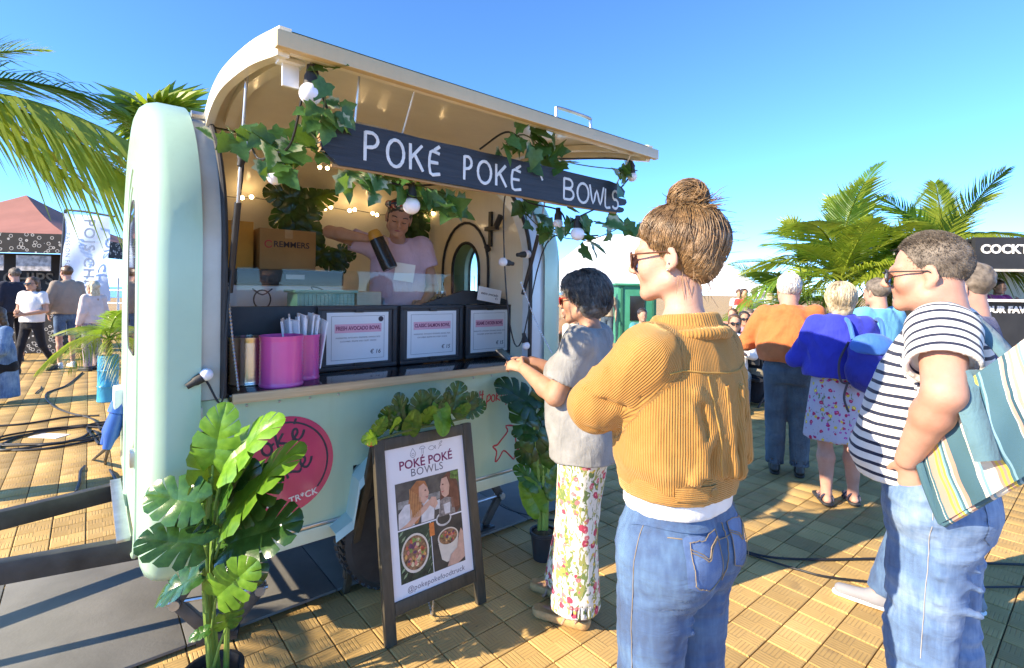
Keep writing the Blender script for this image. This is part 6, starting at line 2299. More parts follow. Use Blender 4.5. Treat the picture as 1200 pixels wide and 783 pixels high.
# ================================================================== woman in the mustard jacket
def mustard_woman():
    p = Person('woman in mustard corduroy jacket and blue jeans with hair in a bun', (1.245, 0.785, 0), 91, 1.81, 0.0065, SK_A, head_yaw=22, head_pitch=-4)
    s = p.s
    p.set(shL=(-0.168, -0.02, 1.440), elL=(-0.215, 0.105, 1.300), wrL=(0.0, 0.24, 1.32), shR=(0.168, -0.02, 1.440), elR=(0.245, -0.015, 1.225), wrR=(0.13, 0.19, 1.25),
          hipL=(-0.088, -0.01, 0.925), hipR=(0.088, -0.01, 0.925), knL=(-0.100, 0.02, 0.50), knR=(0.100, -0.01, 0.50), neck=(0, -0.025, 1.545), head=(0, 0.020, 1.700))
    o = p.body(hands=True, curl=0.5)
    # jacket
    CORD = corduroy('mustard_corduroy')
    def fld(S):
        # heavy creases fanning from the armpit, elbow bunching, hem blouson
        for a, b, r_ in (((-0.12, -0.125, 1.36), (0.02, -0.155, 1.17), 0.011), ((-0.14, -0.10, 1.30), (-0.04, -0.155, 1.15), 0.010), ((0.13, -0.115, 1.38), (0.03, -0.155, 1.24), 0.009),
                        ((0.16, -0.09, 1.30), (0.07, -0.150, 1.15), 0.010), ((-0.17, -0.05, 1.28), (-0.11, -0.135, 1.14), 0.010), ((-0.06, -0.14, 1.33), (0.10, -0.145, 1.13), 0.009), ((-0.18, 0.02, 1.27), (-0.16, -0.06, 1.14), 0.010)):
            S.cone(a, b, r_ * 1.7, r_ * 1.0, k=0.012)
            dv = V(0.022, 0, -0.004); S.cone(Vector(a) + dv, Vector(b) + dv, r_ * 1.1, r_ * 0.7, k=0.012, op='s')
        for x0, x1, z0, z1, w_ in ((-0.135, -0.105, 1.33, 1.16, 0.012), (-0.03, -0.015, 1.37, 1.15, 0.010), (0.04, 0.02, 1.36, 1.15, 0.013), (0.10, 0.115, 1.34, 1.16, 0.012), (0.145, 0.135, 1.36, 1.17, 0.011), (-0.09, -0.13, 1.25, 1.15, 0.011)):
            y_ = lambda x: -0.016 - 0.150 * math.sqrt(max(0.05, 1 - (x / 0.20) ** 2))
            S.cone((x0, y_(x0), z0), (x1, y_(x1) - 0.004, z1), w_ * 0.5, w_ * 1.3, k=0.012)
            S.cone((x0 + 0.024, y_(x0 + 0.024), z0), (x1 + 0.026, y_(x1 + 0.026) - 0.003, z1), w_ * 0.4, w_ * 0.9, k=0.012, op='s')
        shl, ell_ = Vector(p.J['shL']), Vector(p.J['elL'])
        ax_ = (ell_ - shl).normalized()
        rgf = random.Random(4)
        for sh_, el_ in ((Vector(p.J['shL']), Vector(p.J['elL'])), (Vector(p.J['shR']), Vector(p.J['elR']))):
            ax_ = (el_ - sh_).normalized(); e1 = ax_.orthogonal().normalized(); e2 = ax_.cross(e1)
            for i in range(13):
                t_ = rgf.uniform(0.35, 1.1); a0 = rgf.uniform(0, 2 * PI); da = rgf.uniform(0.7, 1.5); sl = rgf.uniform(-0.05, 0.05)
                rr_ = lerp(0.069, 0.062, t_)
                pt = lambda a, u: sh_ + ax_ * ((el_ - sh_).length * t_ + u) + (e1 * math.cos(a) + e2 * math.sin(a)) * rr_
                w_ = rgf.uniform(0.006, 0.011)
                S.cone(pt(a0, 0), pt(a0 + da * 0.5, sl * 0.5), w_ * 0.5, w_, k=0.008, op='s' if i % 2 else 'u'); S.cone(pt(a0 + da * 0.5, sl * 0.5), pt(a0 + da, sl), w_, w_ * 0.5, k=0.008, op='s' if i % 2 else 'u')
    p_sh = {q: (p.J['sh' + q], p.J['el' + q], p.J['wr' + q]) for q in 'LR'}
    def cord(v):
        ang = np.arctan2(v[:, 0], -(v[:, 1] + 0.0))
        out = np.stack([ang * 0.17, v[:, 2], v[:, 2]], -1)
        for q in 'LR':
            sh, el, wr = p_sh[q]
            d1, t1, q1 = seg_dist(v, sh, el); d2, t2, q2 = seg_dist(v, el, wr)
            outer = np.abs(v[:, 0]) > 0.145
            m = outer & ((np.minimum(d1, d2) < 0.095))
            # wales run along the sleeve
            ax = A3(el) - A3(sh); ax /= np.linalg.norm(ax)
            e1 = np.cross(ax, [0, 0, 1]); e1 /= np.linalg.norm(e1); e2 = np.cross(ax, e1)
            a1 = np.arctan2(q1 @ e1, q1 @ e2) * 0.068
            out[m] = np.stack([a1, t1, t1], -1)[m]
        return out
    secs = [(1.105, 0, -0.012, 0.172, 0.138), (1.135, 0, -0.012, 0.176, 0.140), (1.16, 0, -0.014, 0.192, 0.152), (1.26, 0, -0.016, 0.200, 0.150), (1.36, 0, -0.018, 0.200, 0.140), (1.43, 0, -0.022, 0.186, 0.120), (1.49, 0, -0.026, 0.125, 0.096), (1.535, 0, -0.028, 0.080, 0.076)]
    f1 = folds(0.0085, 8.5, (0.9, 0.9, 2.0), 3.1, 0.9); f2 = folds(0.0032, 20, (1, 1, 1.6), 8.2)
    jk = p.top('jacket', CORD, secs, 'long', (0.070, 0.063), cuff=0.050, disp=lambda v, N: f1(v, N) + f2(v, N), extra=fld, cord=cord, res=0.0065, end=0.9)
    bv = bvh_of(jk.data)
    # yoke seam, back panel seams, waistband with button tab, collar
    ST = plain('mustard_seam', (0.46, 0.25, 0.06), 0.9, 0.1)
    def seam(pts, r_=0.0024, name='seam', off=0.0006):
        m = MB(); m.tube(decal(bv, smooth_path(pts, 8), off), r_, 5); me = m.mesh(name, True)
        return p.part(name, me, ST, None, jk)
    seam([V(-0.175, -0.06, 1.415), V(-0.09, -0.15, 1.408), V(0.0, -0.16, 1.402), V(0.09, -0.15, 1.408), V(0.175, -0.06, 1.415)])
    seam([V(-0.085, -0.15, 1.40), V(-0.07, -0.17, 1.27), V(-0.055, -0.17, 1.145)], 0.002); seam([V(0.085, -0.15, 1.40), V(0.07, -0.17, 1.27), V(0.055, -0.17, 1.145)], 0.002)
    # waistband
    S = Sdf(0.006, 0.01)
    S.loft([(1.078, 0, -0.012, 0.172, 0.139), (1.10, 0, -0.012, 0.176, 0.142), (1.150, 0, -0.012, 0.181, 0.147)])
    S.loft([(1.06, 0, -0.012, 0.162, 0.129), (1.10, 0, -0.012, 0.165, 0.131)], op='s', k=0)
    me = sdf_mesh('waistband', S, f2); 
    set_cord(me, lambda v: np.stack([v[:, 2], v[:, 0], v[:, 2]], -1))
    wb = p.part('waistband', me, CORD, None, jk)
    bw = bvh_of(me)
    vs, fs = ribbon_on(bw, [V(-0.16, -0.10, 1.113), V(-0.10, -0.15, 1.113), V(-0.06, -0.17, 1.113)], 0.036, (0, 0, 1), 0.004, 6)
    me = mesh_from('tab', vs, fs); set_cord(me, lambda v: np.stack([v[:, 2], v[:, 0], v[:, 2]], -1)); p.part('tab', me, CORD, None, jk)
    bp = decal(bw, [V(-0.075, -0.17, 1.113)], 0.006)[0]
    m = MB(); m.lathe([(0.0, -0.002), (0.010, -0.002), (0.011, 0.002), (0.008, 0.003), (0.0, 0.0015)], 16, bp, V(-0.4, -1, 0)); p.part('button', m.mesh('button', True), plain('horn_button', (0.30, 0.16, 0.05), 0.3, 0.2), None, jk)
    # collar
    S = Sdf(0.006, 0.012)
    for a in range(-140, 141, 14):
        b = a + 14
        def cpt(t, z, rr):
            return V(math.sin(R(t)) * (0.072 + rr), -0.028 - math.cos(R(t)) * (0.066 + rr), z - 0.012 * abs(t) / 140 + (0.0 if abs(t) < 100 else -0.0004 * (abs(t) - 100)))
        S.cone(cpt(a, 1.522, 0.016), cpt(b, 1.522, 0.016), 0.009, 0.009, k=0.012)
        S.cone(cpt(a, 1.540, 0.008), cpt(b, 1.540, 0.008), 0.008, 0.008, k=0.015)
        S.cone(cpt(a, 1.500, 0.040), cpt(b, 1.500, 0.040), 0.010, 0.010, k=0.018)
    me = sdf_mesh('collar', S, f2); set_cord(me, lambda v: np.stack([np.arctan2(v[:, 0], -v[:, 1]) * 0.08, v[:, 2], v[:, 2]], -1)); p.part('collar', me, CORD, None, jk)
    # white shirt showing below
    S = Sdf(0.007, 0.02)
    S.loft([(1.035, 0, -0.012, 0.164, 0.125), (1.07, 0, -0.012, 0.166, 0.128), (1.14, 0, -0.012, 0.165, 0.128)])
    p.part('shirt', sdf_mesh('shirt', S, folds(0.003, 16, (1, 1, 1.8), 1)), cloth('white_cotton', (0.80, 0.80, 0.78)))
    # jeans
    fj = folds(0.0055, 9, (1.8, 1.8, 0.55), 5.0, 0.9); fj2 = folds(0.0024, 24, (1.8, 1.8, 0.6), 9.0)
    def jx(S):
        S.cone((-0.10, -0.10, 0.842), (-0.02, -0.085, 0.85), 0.010, 0.010, k=0.02, op='s'); S.cone((0.10, -0.10, 0.842), (0.02, -0.085, 0.85), 0.010, 0.010, k=0.02, op='s')
        S.cone((0, -0.13, 1.0), (0, -0.14, 0.86), 0.006, 0.009, k=0.03, op='s')
        for z, w in ((0.80, 0.008), (0.775, 0.006), (0.745, 0.007)):
            S.cone((-0.17, -0.03, z + 0.02), (-0.07, -0.10, z), w, w, k=0.012)
            S.cone((0.17, -0.03, z + 0.02), (0.07, -0.10, z), w, w, k=0.012)
    je = p.trousers('jeans', DENIM, 1.052, (0.106, 0.074, 0.055), (0.176, 0.126), disp=lambda v, N: fj(v, N) + fj2(v, N), butt=1.0, extra=jx, res=0.0065)
    bj = bvh_of(je.data)
    STI = plain('tan_stitching', (0.30, 0.22, 0.13), 0.8, 0.1)
    def stitch(pts, r_=0.0010, mat=STI, off=0.001):
        m = MB(); m.tube(decal(bj, smooth_path(pts, 8), off), r_, 5); return p.part('stitching', m.mesh('stitching', True), mat, None, je)
    for s_ in (-1, 1):
        c = V(s_ * 0.090, -0.16, 0.962)
        pk = [V(-0.062, 0, 0.055), V(0.062, 0, 0.060), V(0.056, 0, -0.058), V(0.0, 0, -0.085), V(-0.056, 0, -0.055)]
        w_, h_ = 7, 8
        vs = []
        for i in range(h_ + 1):
            for j in range(w_ + 1):
                u = j / w_ * 2 - 1; v_ = i / h_
                wd = lerp(0.063, 0.055, v_)
                z = 0.058 - 0.118 * v_ - (0.026 * (1 - abs(u)) if i == h_ else 0)
                q = c + V(u * wd, 0.09 if False else 0.03 * abs(s_ * u + 0.2) if s_ * u > 0 else 0, z)
                vs.append(q)
        vs = decal(bj, vs, 0.003)
        fs = [(i * (w_ + 1) + j, i * (w_ + 1) + j + 1, (i + 1) * (w_ + 1) + j + 1, (i + 1) * (w_ + 1) + j) for i in range(h_) for j in range(w_)]
        pkm = mesh_from('pocket', vs, fs)
        pko = p.part('pocket', pkm, denim('denim_pocket', (0.035, 0.095, 0.24), (0.12, 0.22, 0.40), dark=(0.015, 0.04, 0.11)), None, je)
        e = [c + V(-0.062, 0, 0.056), c + V(-0.055, 0, -0.060), c + V(0, 0, -0.084), c + V(0.055, 0, -0.060), c + V(0.062, 0, 0.056), c + V(-0.062, 0, 0.056)]
        for a, b in zip(e[:-1], e[1:]):
            stitch([a, (a + b) / 2, b], 0.0011, off=0.0045)
        stitch([c + V(-0.058, 0, 0.035), c + V(-0.02, 0, 0.015), c + V(0.0, 0, 0.0), c + V(0.02, 0, 0.02), c + V(0.058, 0, 0.040)], 0.0013, off=0.0045)
        stitch([c + V(-0.058, 0, 0.028), c + V(-0.02, 0, 0.008), c + V(0.0, 0, -0.007), c + V(0.02, 0, 0.013), c + V(0.058, 0, 0.033)], 0.0013, off=0.0045)
        stitch([V(s_ * 0.19, -0.02, 1.03), V(s_ * 0.20, -0.01, 0.90), V(s_ * 0.20, 0.0, 0.75), V(s_ * 0.17, 0.0, 0.5)], 0.0010)
    stitch([V(0.004, -0.16, 1.02), V(0.004, -0.17, 0.95), V(0.004, -0.15, 0.86)], 0.0016)
    stitch([V(-0.16, -0.08, 1.005), V(-0.08, -0.15, 0.995), V(0, -0.16, 0.982), V(0.08, -0.15, 0.995), V(0.16, -0.08, 1.005)], 0.0014)
    vs, fs = ribbon_on(bj, [V(-0.19, 0.02, 1.035), V(-0.12, -0.12, 1.035), V(0, -0.15, 1.03), V(0.12, -0.12, 1.035), V(0.19, 0.02, 1.035)], 0.036, (0, 0, 1), 0.004, 6)
    p.part('jeans_waistband', mesh_from('jeans_waistband', vs, fs), DENIM, None, je)
    vs, fs = ribbon_on(bj, [V(0.12, -0.13, 1.055), V(0.12, -0.13, 1.02), V(0.12, -0.13, 1.00)], 0.014, (1, 0, 0), 0.007, 3)
    p.part('belt_loop', mesh_from('belt_loop', vs, fs), DENIM, None, je)
    p.shoes(WHITEP, WHITEP)
    # hair combed up into a bun
    rg = random.Random(11)
    c = V(0, -0.018, 0.040); r_ = (0.0815, 0.103, 0.093)
    def ex(S):
        S.ell((0, -0.078, -0.030), (0.058, 0.036, 0.050), k=0.05)
        S.ell((0, -0.080, 0.02), (0.064, 0.036, 0.055), k=0.05)
        S.ell((0, -0.055, 0.150), (0.043, 0.043, 0.040), k=0.02)
    hc = p.hair_cap(H_BLOND, r_, c, ((0, 0.016, 0), (0, 0.74, -0.68)), 0.005, 34, 0.005, ex)
    paths = []
    bun = np.array([0, -0.35, 1.0])
    for i in range(2200):
        a = rg.uniform(-1, 1) * PI
        # hairline: circle tilted like the cut plane
        t = abs(a) / PI       # 0 = forehead, 1 = nape
        d = np.array([math.sin(a) * 1.0, math.cos(a) * lerp(0.80, 0.85, t), lerp(0.62, -1.05, t ** 0.9)])
        mul = 1.01 + rg.uniform(-0.01, 0.05)
        back = max(0, -d[1])
        pth = ell_arc(d, bun + np.array([rg.gauss(0, 0.12), rg.gauss(0, 0.10), 0]), c, r_, 12, 0.05 + 0.12 * back + rg.uniform(0, 0.05), 0.0012, rg, mul + 0.10 * back * 0.6)
        paths.append(pth)
    Ti = (p.headT() @ Matrix.Scale(p.s ** 0.5 * p.hs, 4)).inverted()
    hv = [Ti @ v_.co for v_ in hc.data.vertices]
    hv = [v_ for v_ in hv if v_.z < 0.10]
    edge = [v_ for v_ in hv if 0.74 * (v_.y - 0.016) - 0.68 * v_.z > -0.012]
    for i in range(1500):
        v_ = rg.choice(edge if i % 3 else hv)
        d = (A3(v_) - A3(c)) / A3(r_)
        paths.append(ell_arc(d, bun + np.array([rg.gauss(0, 0.12), rg.gauss(0, 0.10), 0]), c, r_, 12, 0.05 + 0.08 * max(0, -d[1]), 0.0012, rg, float(np.linalg.norm(d)) * 0.6 + 0.4))
    p.hair_strands(H_BLOND, paths, 0.0012, hc, hug=hc)
    paths = []
    for i in range(260):
        ph = rg.uniform(0, 2 * PI); tl = rg.gauss(0, 0.6); rr = 0.041 + rg.uniform(-0.006, 0.012)
        q = []
        for k in range(14):
            a = ph + 3.6 * k / 13
            v_ = V(math.cos(a) * rr, math.sin(a) * rr, 0.5 * rr * math.sin(a * 0.5 + ph))
            v_ = Matrix.Rotation(tl, 3, 'X') @ Matrix.Rotation(rg.gauss(0, 0.05) + ph, 3, 'Y') @ v_
            q.append((v_.x, -0.055 + v_.y, 0.150 + v_.z))
        paths.append(q)
    for i in range(90):
        a = rg.uniform(0, 2 * PI)
        b0 = V(0.03 * math.cos(a), -0.06 + 0.03 * math.sin(a), 0.125)
        dr = V(rg.gauss(0, 0.5), rg.gauss(-0.5, 0.7), rg.uniform(-0.1, 0.8)).normalized()
        paths.append([tuple(b0 + dr * L + V(0, 0, -0.6 * L * L * 3) + V(rg.gauss(0, 0.002), rg.gauss(0, 0.002), 0)) for L in np.linspace(0, rg.uniform(0.04, 0.10), 9)])
    p.hair_strands(H_BLOND, paths, 0.0014, hc)
    paths = []
    for i in range(40):      # loose wisps at the nape and temples
        sgn = rg.choice((-1, 1))
        b0 = V(sgn * rg.uniform(0.02, 0.075), rg.uniform(-0.11, -0.02), rg.uniform(-0.07, 0.0))
        dr = V(sgn * 0.15, rg.uniform(-0.5, 0.1), -1).normalized()
        paths.append([tuple(b0 + dr * L + V(0.004 * math.sin(30 * L + i), 0.004 * math.cos(25 * L + i), 0)) for L in np.linspace(0, rg.uniform(0.03, 0.085), 9)])
    for i in range(130):      # stray hairs lifting off the combed surface
        d_ = np.array([rg.gauss(0, 1), rg.gauss(-0.4, 1), abs(rg.gauss(0, 1))]); d_ /= np.linalg.norm(d_)
        q0 = A3(c) + A3(r_) * d_ * 1.03
        f_ = np.array([rg.gauss(0, 0.5), rg.gauss(-0.3, 0.6), rg.gauss(0.1, 0.6)]); f_ /= np.linalg.norm(f_)
        L_ = rg.uniform(0.02, 0.06)
        paths.append([tuple(q0 + (f_ * 0.8 + d_ * 0.45) * L_ * u_ - np.array([0, 0, 0.4 * L_]) * u_ * u_) for u_ in np.linspace(0, 1, 8)])
    for i in range(16):
        b0 = V(rg.uniform(-0.05, 0.05), -0.10, rg.uniform(0.0, 0.12))
        paths.append([tuple(b0 + V(0.02 * math.sin(8 * L + i), -L, -0.02 * L + 0.6 * (i % 3 - 1) * L * L * 2)) for L in np.linspace(0, rg.uniform(0.04, 0.11), 10)])
    p.hair_strands(H_BLOND, paths, 0.0009, hc)
    p.glasses(TORT, LENS_P, y=0.100, r=0.025)
    m = MB()
    for z in (-0.040, -0.022):
        m.sphere((-0.086, -0.004 - 0.2 * (z + 0.04), z), 0.0028, 8, 6)
    me = m.mesh('earring', True); me.transform(p.headT() @ Matrix.Scale(p.s ** 0.5 * p.hs, 4)); p.part('earrings', me, STEEL)
mustard_woman()

# ================================================================== customer at the counter
def grey_woman():
    p = Person('woman in pale grey tee and floral trousers tapping her phone at the counter', (1.885, 1.68, 0), 114, 1.70, 0.0065, SK_B, head_pitch=-6)
    p.set(shL=(-0.165, -0.01, 1.365), elL=(-0.205, 0.085, 1.115), wrL=(-0.055, 0.315, 1.205), shR=(0.165, -0.01, 1.365), elR=(0.205, 0.10, 1.12), wrR=(0.075, 0.33, 1.225), head=(0, 0.035, 1.565), neck=(0, -0.02, 1.425),
          anL=(-0.075, 0.02, 0.10), knL=(-0.085, 0.02, 0.48), anR=(0.09, 0.12, 0.10), knR=(0.09, 0.06, 0.48))
    p.body(arm=0.052, hand_spec={'L': (V(0.22, 1, 0.15), V(-0.75, 0.25, 0.6), 1, 0.65, 0.6), 'R': (V(-0.35, 1, 0.05), V(0.6, 0.1, 0.8), -1, 0.45, 0.5)}, nose=1.03)
    TEE = cloth('heather_grey', (0.30, 0.30, 0.29), var=0.25)
    secs = [(0.80, 0, 0.0, 0.200, 0.170), (0.88, 0, 0.0, 0.205, 0.172), (1.02, 0, 0.01, 0.190, 0.160), (1.15, 0, 0.015, 0.182, 0.155), (1.25, 0, 0.015, 0.180, 0.148), (1.34, 0, 0.0, 0.165, 0.115), (1.40, 0, -0.015, 0.12, 0.085), (1.425, 0, -0.02, 0.085, 0.07)]
    f1 = folds(0.010, 8, (1, 1, 2.4), 2.0, 0.9); f2 = folds(0.003, 20, (1, 1, 2), 6)
    def ex(S):
        S.ell((-0.075, 0.13, 1.20), (0.075, 0.06, 0.075), k=0.05); S.ell((0.075, 0.13, 1.20), (0.075, 0.06, 0.075), k=0.05)
        S.ell((0, 0.10, 1.02), (0.14, 0.09, 0.14), k=0.06)
    t_ = p.top('tee', TEE, secs, 'short', (0.070, 0.078), 0.72, disp=lambda v, N: f1(v, N) * np.clip((1.45 - v[:, 2]) * 2.4, 0.15, 1) + f2(v, N), neck_cut=((0, 0.08, 1.46), (0, 0.02, 1.50), 0.075), extra=ex)
    FL = floral('tropical_trousers', (0.76, 0.72, 0.62), [((0.50, 0.06, 0.10), 0.38, 0.50), ((0.62, 0.18, 0.18), 0.32, 0.40), ((0.60, 0.42, 0.08), 0.28, 0.30)], 21, [((0.16, 0.22, 0.07), 0.56), ((0.34, 0.34, 0.10), 0.58)])
    fw = folds(0.011, 8, (1, 1, 6), 4.0)
    p.trousers('wide_trousers', FL, 0.95, (0.105, 0.098, 0.12), (0.172, 0.135), flare=0.118, disp=lambda v, N: fw(v, N) * np.clip((0.9 - v[:, 2]) * 1.6, 0.1, 1), butt=0.9)
    p.shoes(plain('tan_strap', (0.45, 0.27, 0.18), 0.6), plain('cork_sole', (0.50, 0.30, 0.12), 0.8, 0.2, 40), sandal=True, sole_h=0.042)
    rg = random.Random(5)
    c = (0, -0.030, 0.030); r_ = (0.098, 0.122, 0.115)
    hc = p.hair_cap(H_GREY, (0.094, 0.116, 0.108), c, ((0, 0.020, 0), (0, 0.90, -0.44)), 0.010, 22, 0.006, lambda S: S.ell((0, -0.06, -0.035), (0.088, 0.085, 0.075), k=0.04))
    paths = []
    for i in range(1500):
        a = rg.uniform(-1, 1) * PI
        rad = math.sqrt(rg.uniform(0, 1))
        st = np.array([math.sin(a) * 0.35 * rad, math.cos(a) * 0.35 * rad + 0.25, 1.0])
        t = abs(a) / PI
        en = np.array([math.sin(a) * 1.05, math.cos(a) * 0.9 - 0.10, lerp(0.35, -1.05, min(1, t * 1.6)) + rg.uniform(-0.1, 0.55)])
        q = np.array(ell_arc(st, en, c, r_, 14, 0.03, 0.0015, rg, rg.uniform(0.92, 1.05)))
        w = np.linspace(0, 1, 14)[:, None]
        q = q + w * np.stack([0.010 * np.sin(w[:, 0] * 9 + a * 3 + i), 0.010 * np.cos(w[:, 0] * 9 + i), 0.006 * np.sin(w[:, 0] * 11 + i * 0.7)], -1)
        paths.append(q)
    p.hair_strands(H_GREY, paths, 0.0018, hc, hug=hc, lift_max=0.016)
    p.glasses(plain('red_frame', (0.35, 0.02, 0.02), 0.25), plain('amber_lens', (0.30, 0.03, 0.015), 0.08, spec=0.7), y=0.100, r=0.022, wire=0.003)
    # necklace cord / bag strap
    m = MB(); m.tube(smooth_path([V(-0.10, -0.03, 1.425), V(-0.075, 0.06, 1.40), V(-0.03, 0.135, 1.31), V(0.04, 0.165, 1.22)], 6), 0.003, 5); p.part('strap', m.mesh('strap', True), INK)
    ph = thing('mobile_phone', 'dark mobile phone held in both hands over the counter edge', 'phone', p.o.matrix_world @ V(0, 0, 0))
    loc = Matrix.Translation(p.loc) @ Matrix.Rotation(p.rz, 4, 'Z') @ V(0.005, 0.435, 1.245)
    ph.location = loc; ph.rotation_euler = (R(35), 0, p.rz)
    m = MB(); m.box((0, 0, 0), (0.072, 0.145, 0.009)); m.build('phone_case', BLACKF, ph, bevel=0.003)
    m = MB(); m.box((0, 0, 0.0052), (0.066, 0.136, 0.0012)); m.build('screen', BLACKG, ph)
grey_woman()

# ================================================================== man in the striped tee
def striped_man():
    p = Person('man in striped navy and white tee with sunglasses and a hand in his pocket', (2.15, 0.386, 0), 97, 1.79, 0.0070, SK_C, fem=False, fat=0.006, head_yaw=2, head_pitch=-2)
    p.set(shL=(-0.195, -0.02, 1.490), elL=(-0.355, -0.035, 1.335), wrL=(-0.236, 0.055, 1.105), shR=(0.195, -0.02, 1.490), elR=(0.30, 0.0, 1.20), wrR=(0.20, 0.16, 1.08),
          hipL=(-0.098, 0, 0.93), hipR=(0.098, 0, 0.93), knL=(-0.105, 0.03, 0.51), knR=(0.115, -0.02, 0.51), anL=(-0.11, 0.02, 0.09), anR=(0.12, -0.08, 0.09), head=(0, 0.03, 1.672), neck=(0, -0.02, 1.515))
    p.body(arm=0.056, hand_spec={'L': (V(0.38, -0.05, -1), V(-1, 0.2, -0.1), 1, 0.10), 'R': (V(-0.3, 0.6, -0.6), V(1, 0, 0.2), -1, 0.3)}, nose=1.04, jaw=1.05, hs=1.03)
    ST = stripes('breton_stripe', (0.78, 0.77, 0.73), (0.022, 0.028, 0.055), 0.032, 0.34)
    sh, el = p.J['shL'], p.J['elL']; shr, elr = p.J['shR'], p.J['elR']
    def cord(v):
        out = np.stack([v[:, 0], v[:, 1], v[:, 2] + 0.05 * np.clip(v[:, 1], -0.1, 0.2) * 0.3], -1)
        for a, b, sg in ((sh, el, -1), (shr, elr, 1)):
            d, t, q = seg_dist(v, a, b)
            m = (sg * v[:, 0] > 0.175) & (d < 0.12)
            dirv = (A3(b) - A3(a)); dirv /= np.linalg.norm(dirv)
            tt = (v - A3(a)) @ dirv
            w = np.clip((sg * v[:, 0] - 0.165) / 0.03, 0, 1)
            zz = out[:, 2] * (1 - w) + (1.50 - tt) * w
            out[:, 2] = np.where(d < 0.13, zz, out[:, 2])
        return out
    secs = [(1.005, 0, 0.03, 0.205, 0.185), (1.06, 0, 0.04, 0.215, 0.200), (1.16, 0, 0.028, 0.215, 0.182), (1.26, 0, 0.02, 0.212, 0.172), (1.36, 0, 0.008, 0.210, 0.150), (1.45, 0, -0.010, 0.185, 0.120), (1.51, 0, -0.018, 0.130, 0.095), (1.540, 0, -0.02, 0.090, 0.08)]
    f1 = folds(0.007, 6.5, (1, 1, 2.2), 7.0); f2 = folds(0.0022, 18, (1, 1, 1.5), 2)
    p.top('striped_tee', ST, secs, 'short', (0.084, 0.090), 0.62, disp=lambda v, N: f1(v, N) * np.clip((1.5 - v[:, 2]) * 3, 0.2, 1) + f2(v, N), neck_cut=((0, 0.04, 1.575), (0, 0.0, 1.60), 0.068), cord=cord, res=0.0065, shr=0.085)
    fj = folds(0.0085, 8, (1.7, 1.7, 0.6), 2.0, 0.9); fj2 = folds(0.003, 20, (1.6, 1.6, 0.7), 1.0)
    def jx(S):
        for z, w in ((0.83, 0.010), (0.79, 0.008), (0.74, 0.009), (0.66, 0.008)):
            S.cone((-0.20, -0.02, z + 0.03), (-0.10, -0.11, z - 0.02), w, w, k=0.014)
            S.cone((0.20, -0.02, z + 0.03), (0.10, -0.11, z - 0.02), w, w, k=0.014)
        S.ell((-0.175, 0.035, 0.955), (0.058, 0.065, 0.085), k=0.05)
    je = p.trousers('jeans', DENIM_L, 1.06, (0.115, 0.088, 0.075), (0.200, 0.150), disp=lambda v, N: fj(v, N) + fj2(v, N), butt=0.95, extra=jx)
    bj = bvh_of(je.data)
    STI = plain('pale_stitching', (0.40, 0.38, 0.34), 0.8, 0.1)
    for s_ in (-1, 1):
        c = V(s_ * 0.105, -0.19, 0.955)
        vs = decal(bj, [c + V((j / 6 * 2 - 1) * 0.07, 0.04 * (j / 6 if s_ > 0 else 1 - j / 6), 0.07 - 0.15 * i / 6 - (0.02 * (1 - abs(j / 6 * 2 - 1)) if i == 6 else 0)) for i in range(7) for j in range(7)], 0.003)
        p.part('pocket', mesh_from('pocket', vs, [(i * 7 + j, i * 7 + j + 1, i * 7 + j + 8, i * 7 + j + 7) for i in range(6) for j in range(6)]), DENIM_L, None, je)
        m = MB(); m.tube(decal(bj, smooth_path([V(s_ * 0.22, -0.01, 1.03), V(s_ * 0.23, 0.0, 0.88), V(s_ * 0.22, 0.01, 0.7), V(s_ * 0.20, 0.02, 0.5)], 8), 0.001), 0.0011, 5); p.part('stitching', m.mesh('stitching', True), STI, None, je)
    p.shoes(plain('grey_suede', (0.22, 0.22, 0.24), 0.9), WHITEP)
    rg = random.Random(8)
    c = (0, -0.018, 0.039); r_ = (0.0785, 0.0995, 0.0895)
    hc = p.hair_cap(H_SHORT, r_, c, ((0, 0.008, 0.0), (0, 0.84, -0.54)), 0.0008, 60, 0.005)
    paths = []
    for i in range(7000):
        d = np.array([rg.gauss(0, 1), rg.gauss(0, 1), rg.gauss(0, 1)]); d /= np.linalg.norm(d)
        q = A3(c) + A3(r_) * d
        if 0.84 * (q[1] - 0.008) - 0.54 * q[2] > rg.gauss(0.0, 0.004):
            continue
        nrm = d / A3(r_); nrm /= np.linalg.norm(nrm)
        up = max(0.0, d[2])
        L = lerp(0.005, 0.022, up ** 1.5)
        fl = np.array([rg.gauss(0, 0.25), 0.55 * up + 0.1, -0.5 + 0.6 * up])
        paths.append([q - nrm * 0.002, q + (nrm * 0.7 + fl * 0.3) * L * 0.5, q + (nrm * 0.6 + fl * 0.7) * L])
    p.hair_strands(H_SHORT, paths, 0.0008, hc)
    p.glasses(BLACKF, LENS, y=0.103, r=0.024, wire=0.0028)
    # striped tote on the left shoulder
    TL, BL, TRr, BR = atD(1064, 500, 1.52), atD(1102, 616, 1.47), atD(1212, 388, 1.27), atD(1262, 575, 1.22)
    bag = thing('tote_bag', 'large tote bag with slanting teal, cream and yellow stripes on his shoulder', 'bag', BL)
    U = (TRr - TL).normalized(); W = (BL - TL).normalized()
    Nn = U.cross(W).normalized()
    if Nn.dot(FW) > 0:
        Nn = -Nn
    Lx = (TRr - TL).length; Ly = (BL - TL).length
    nx, ny = 28, 22
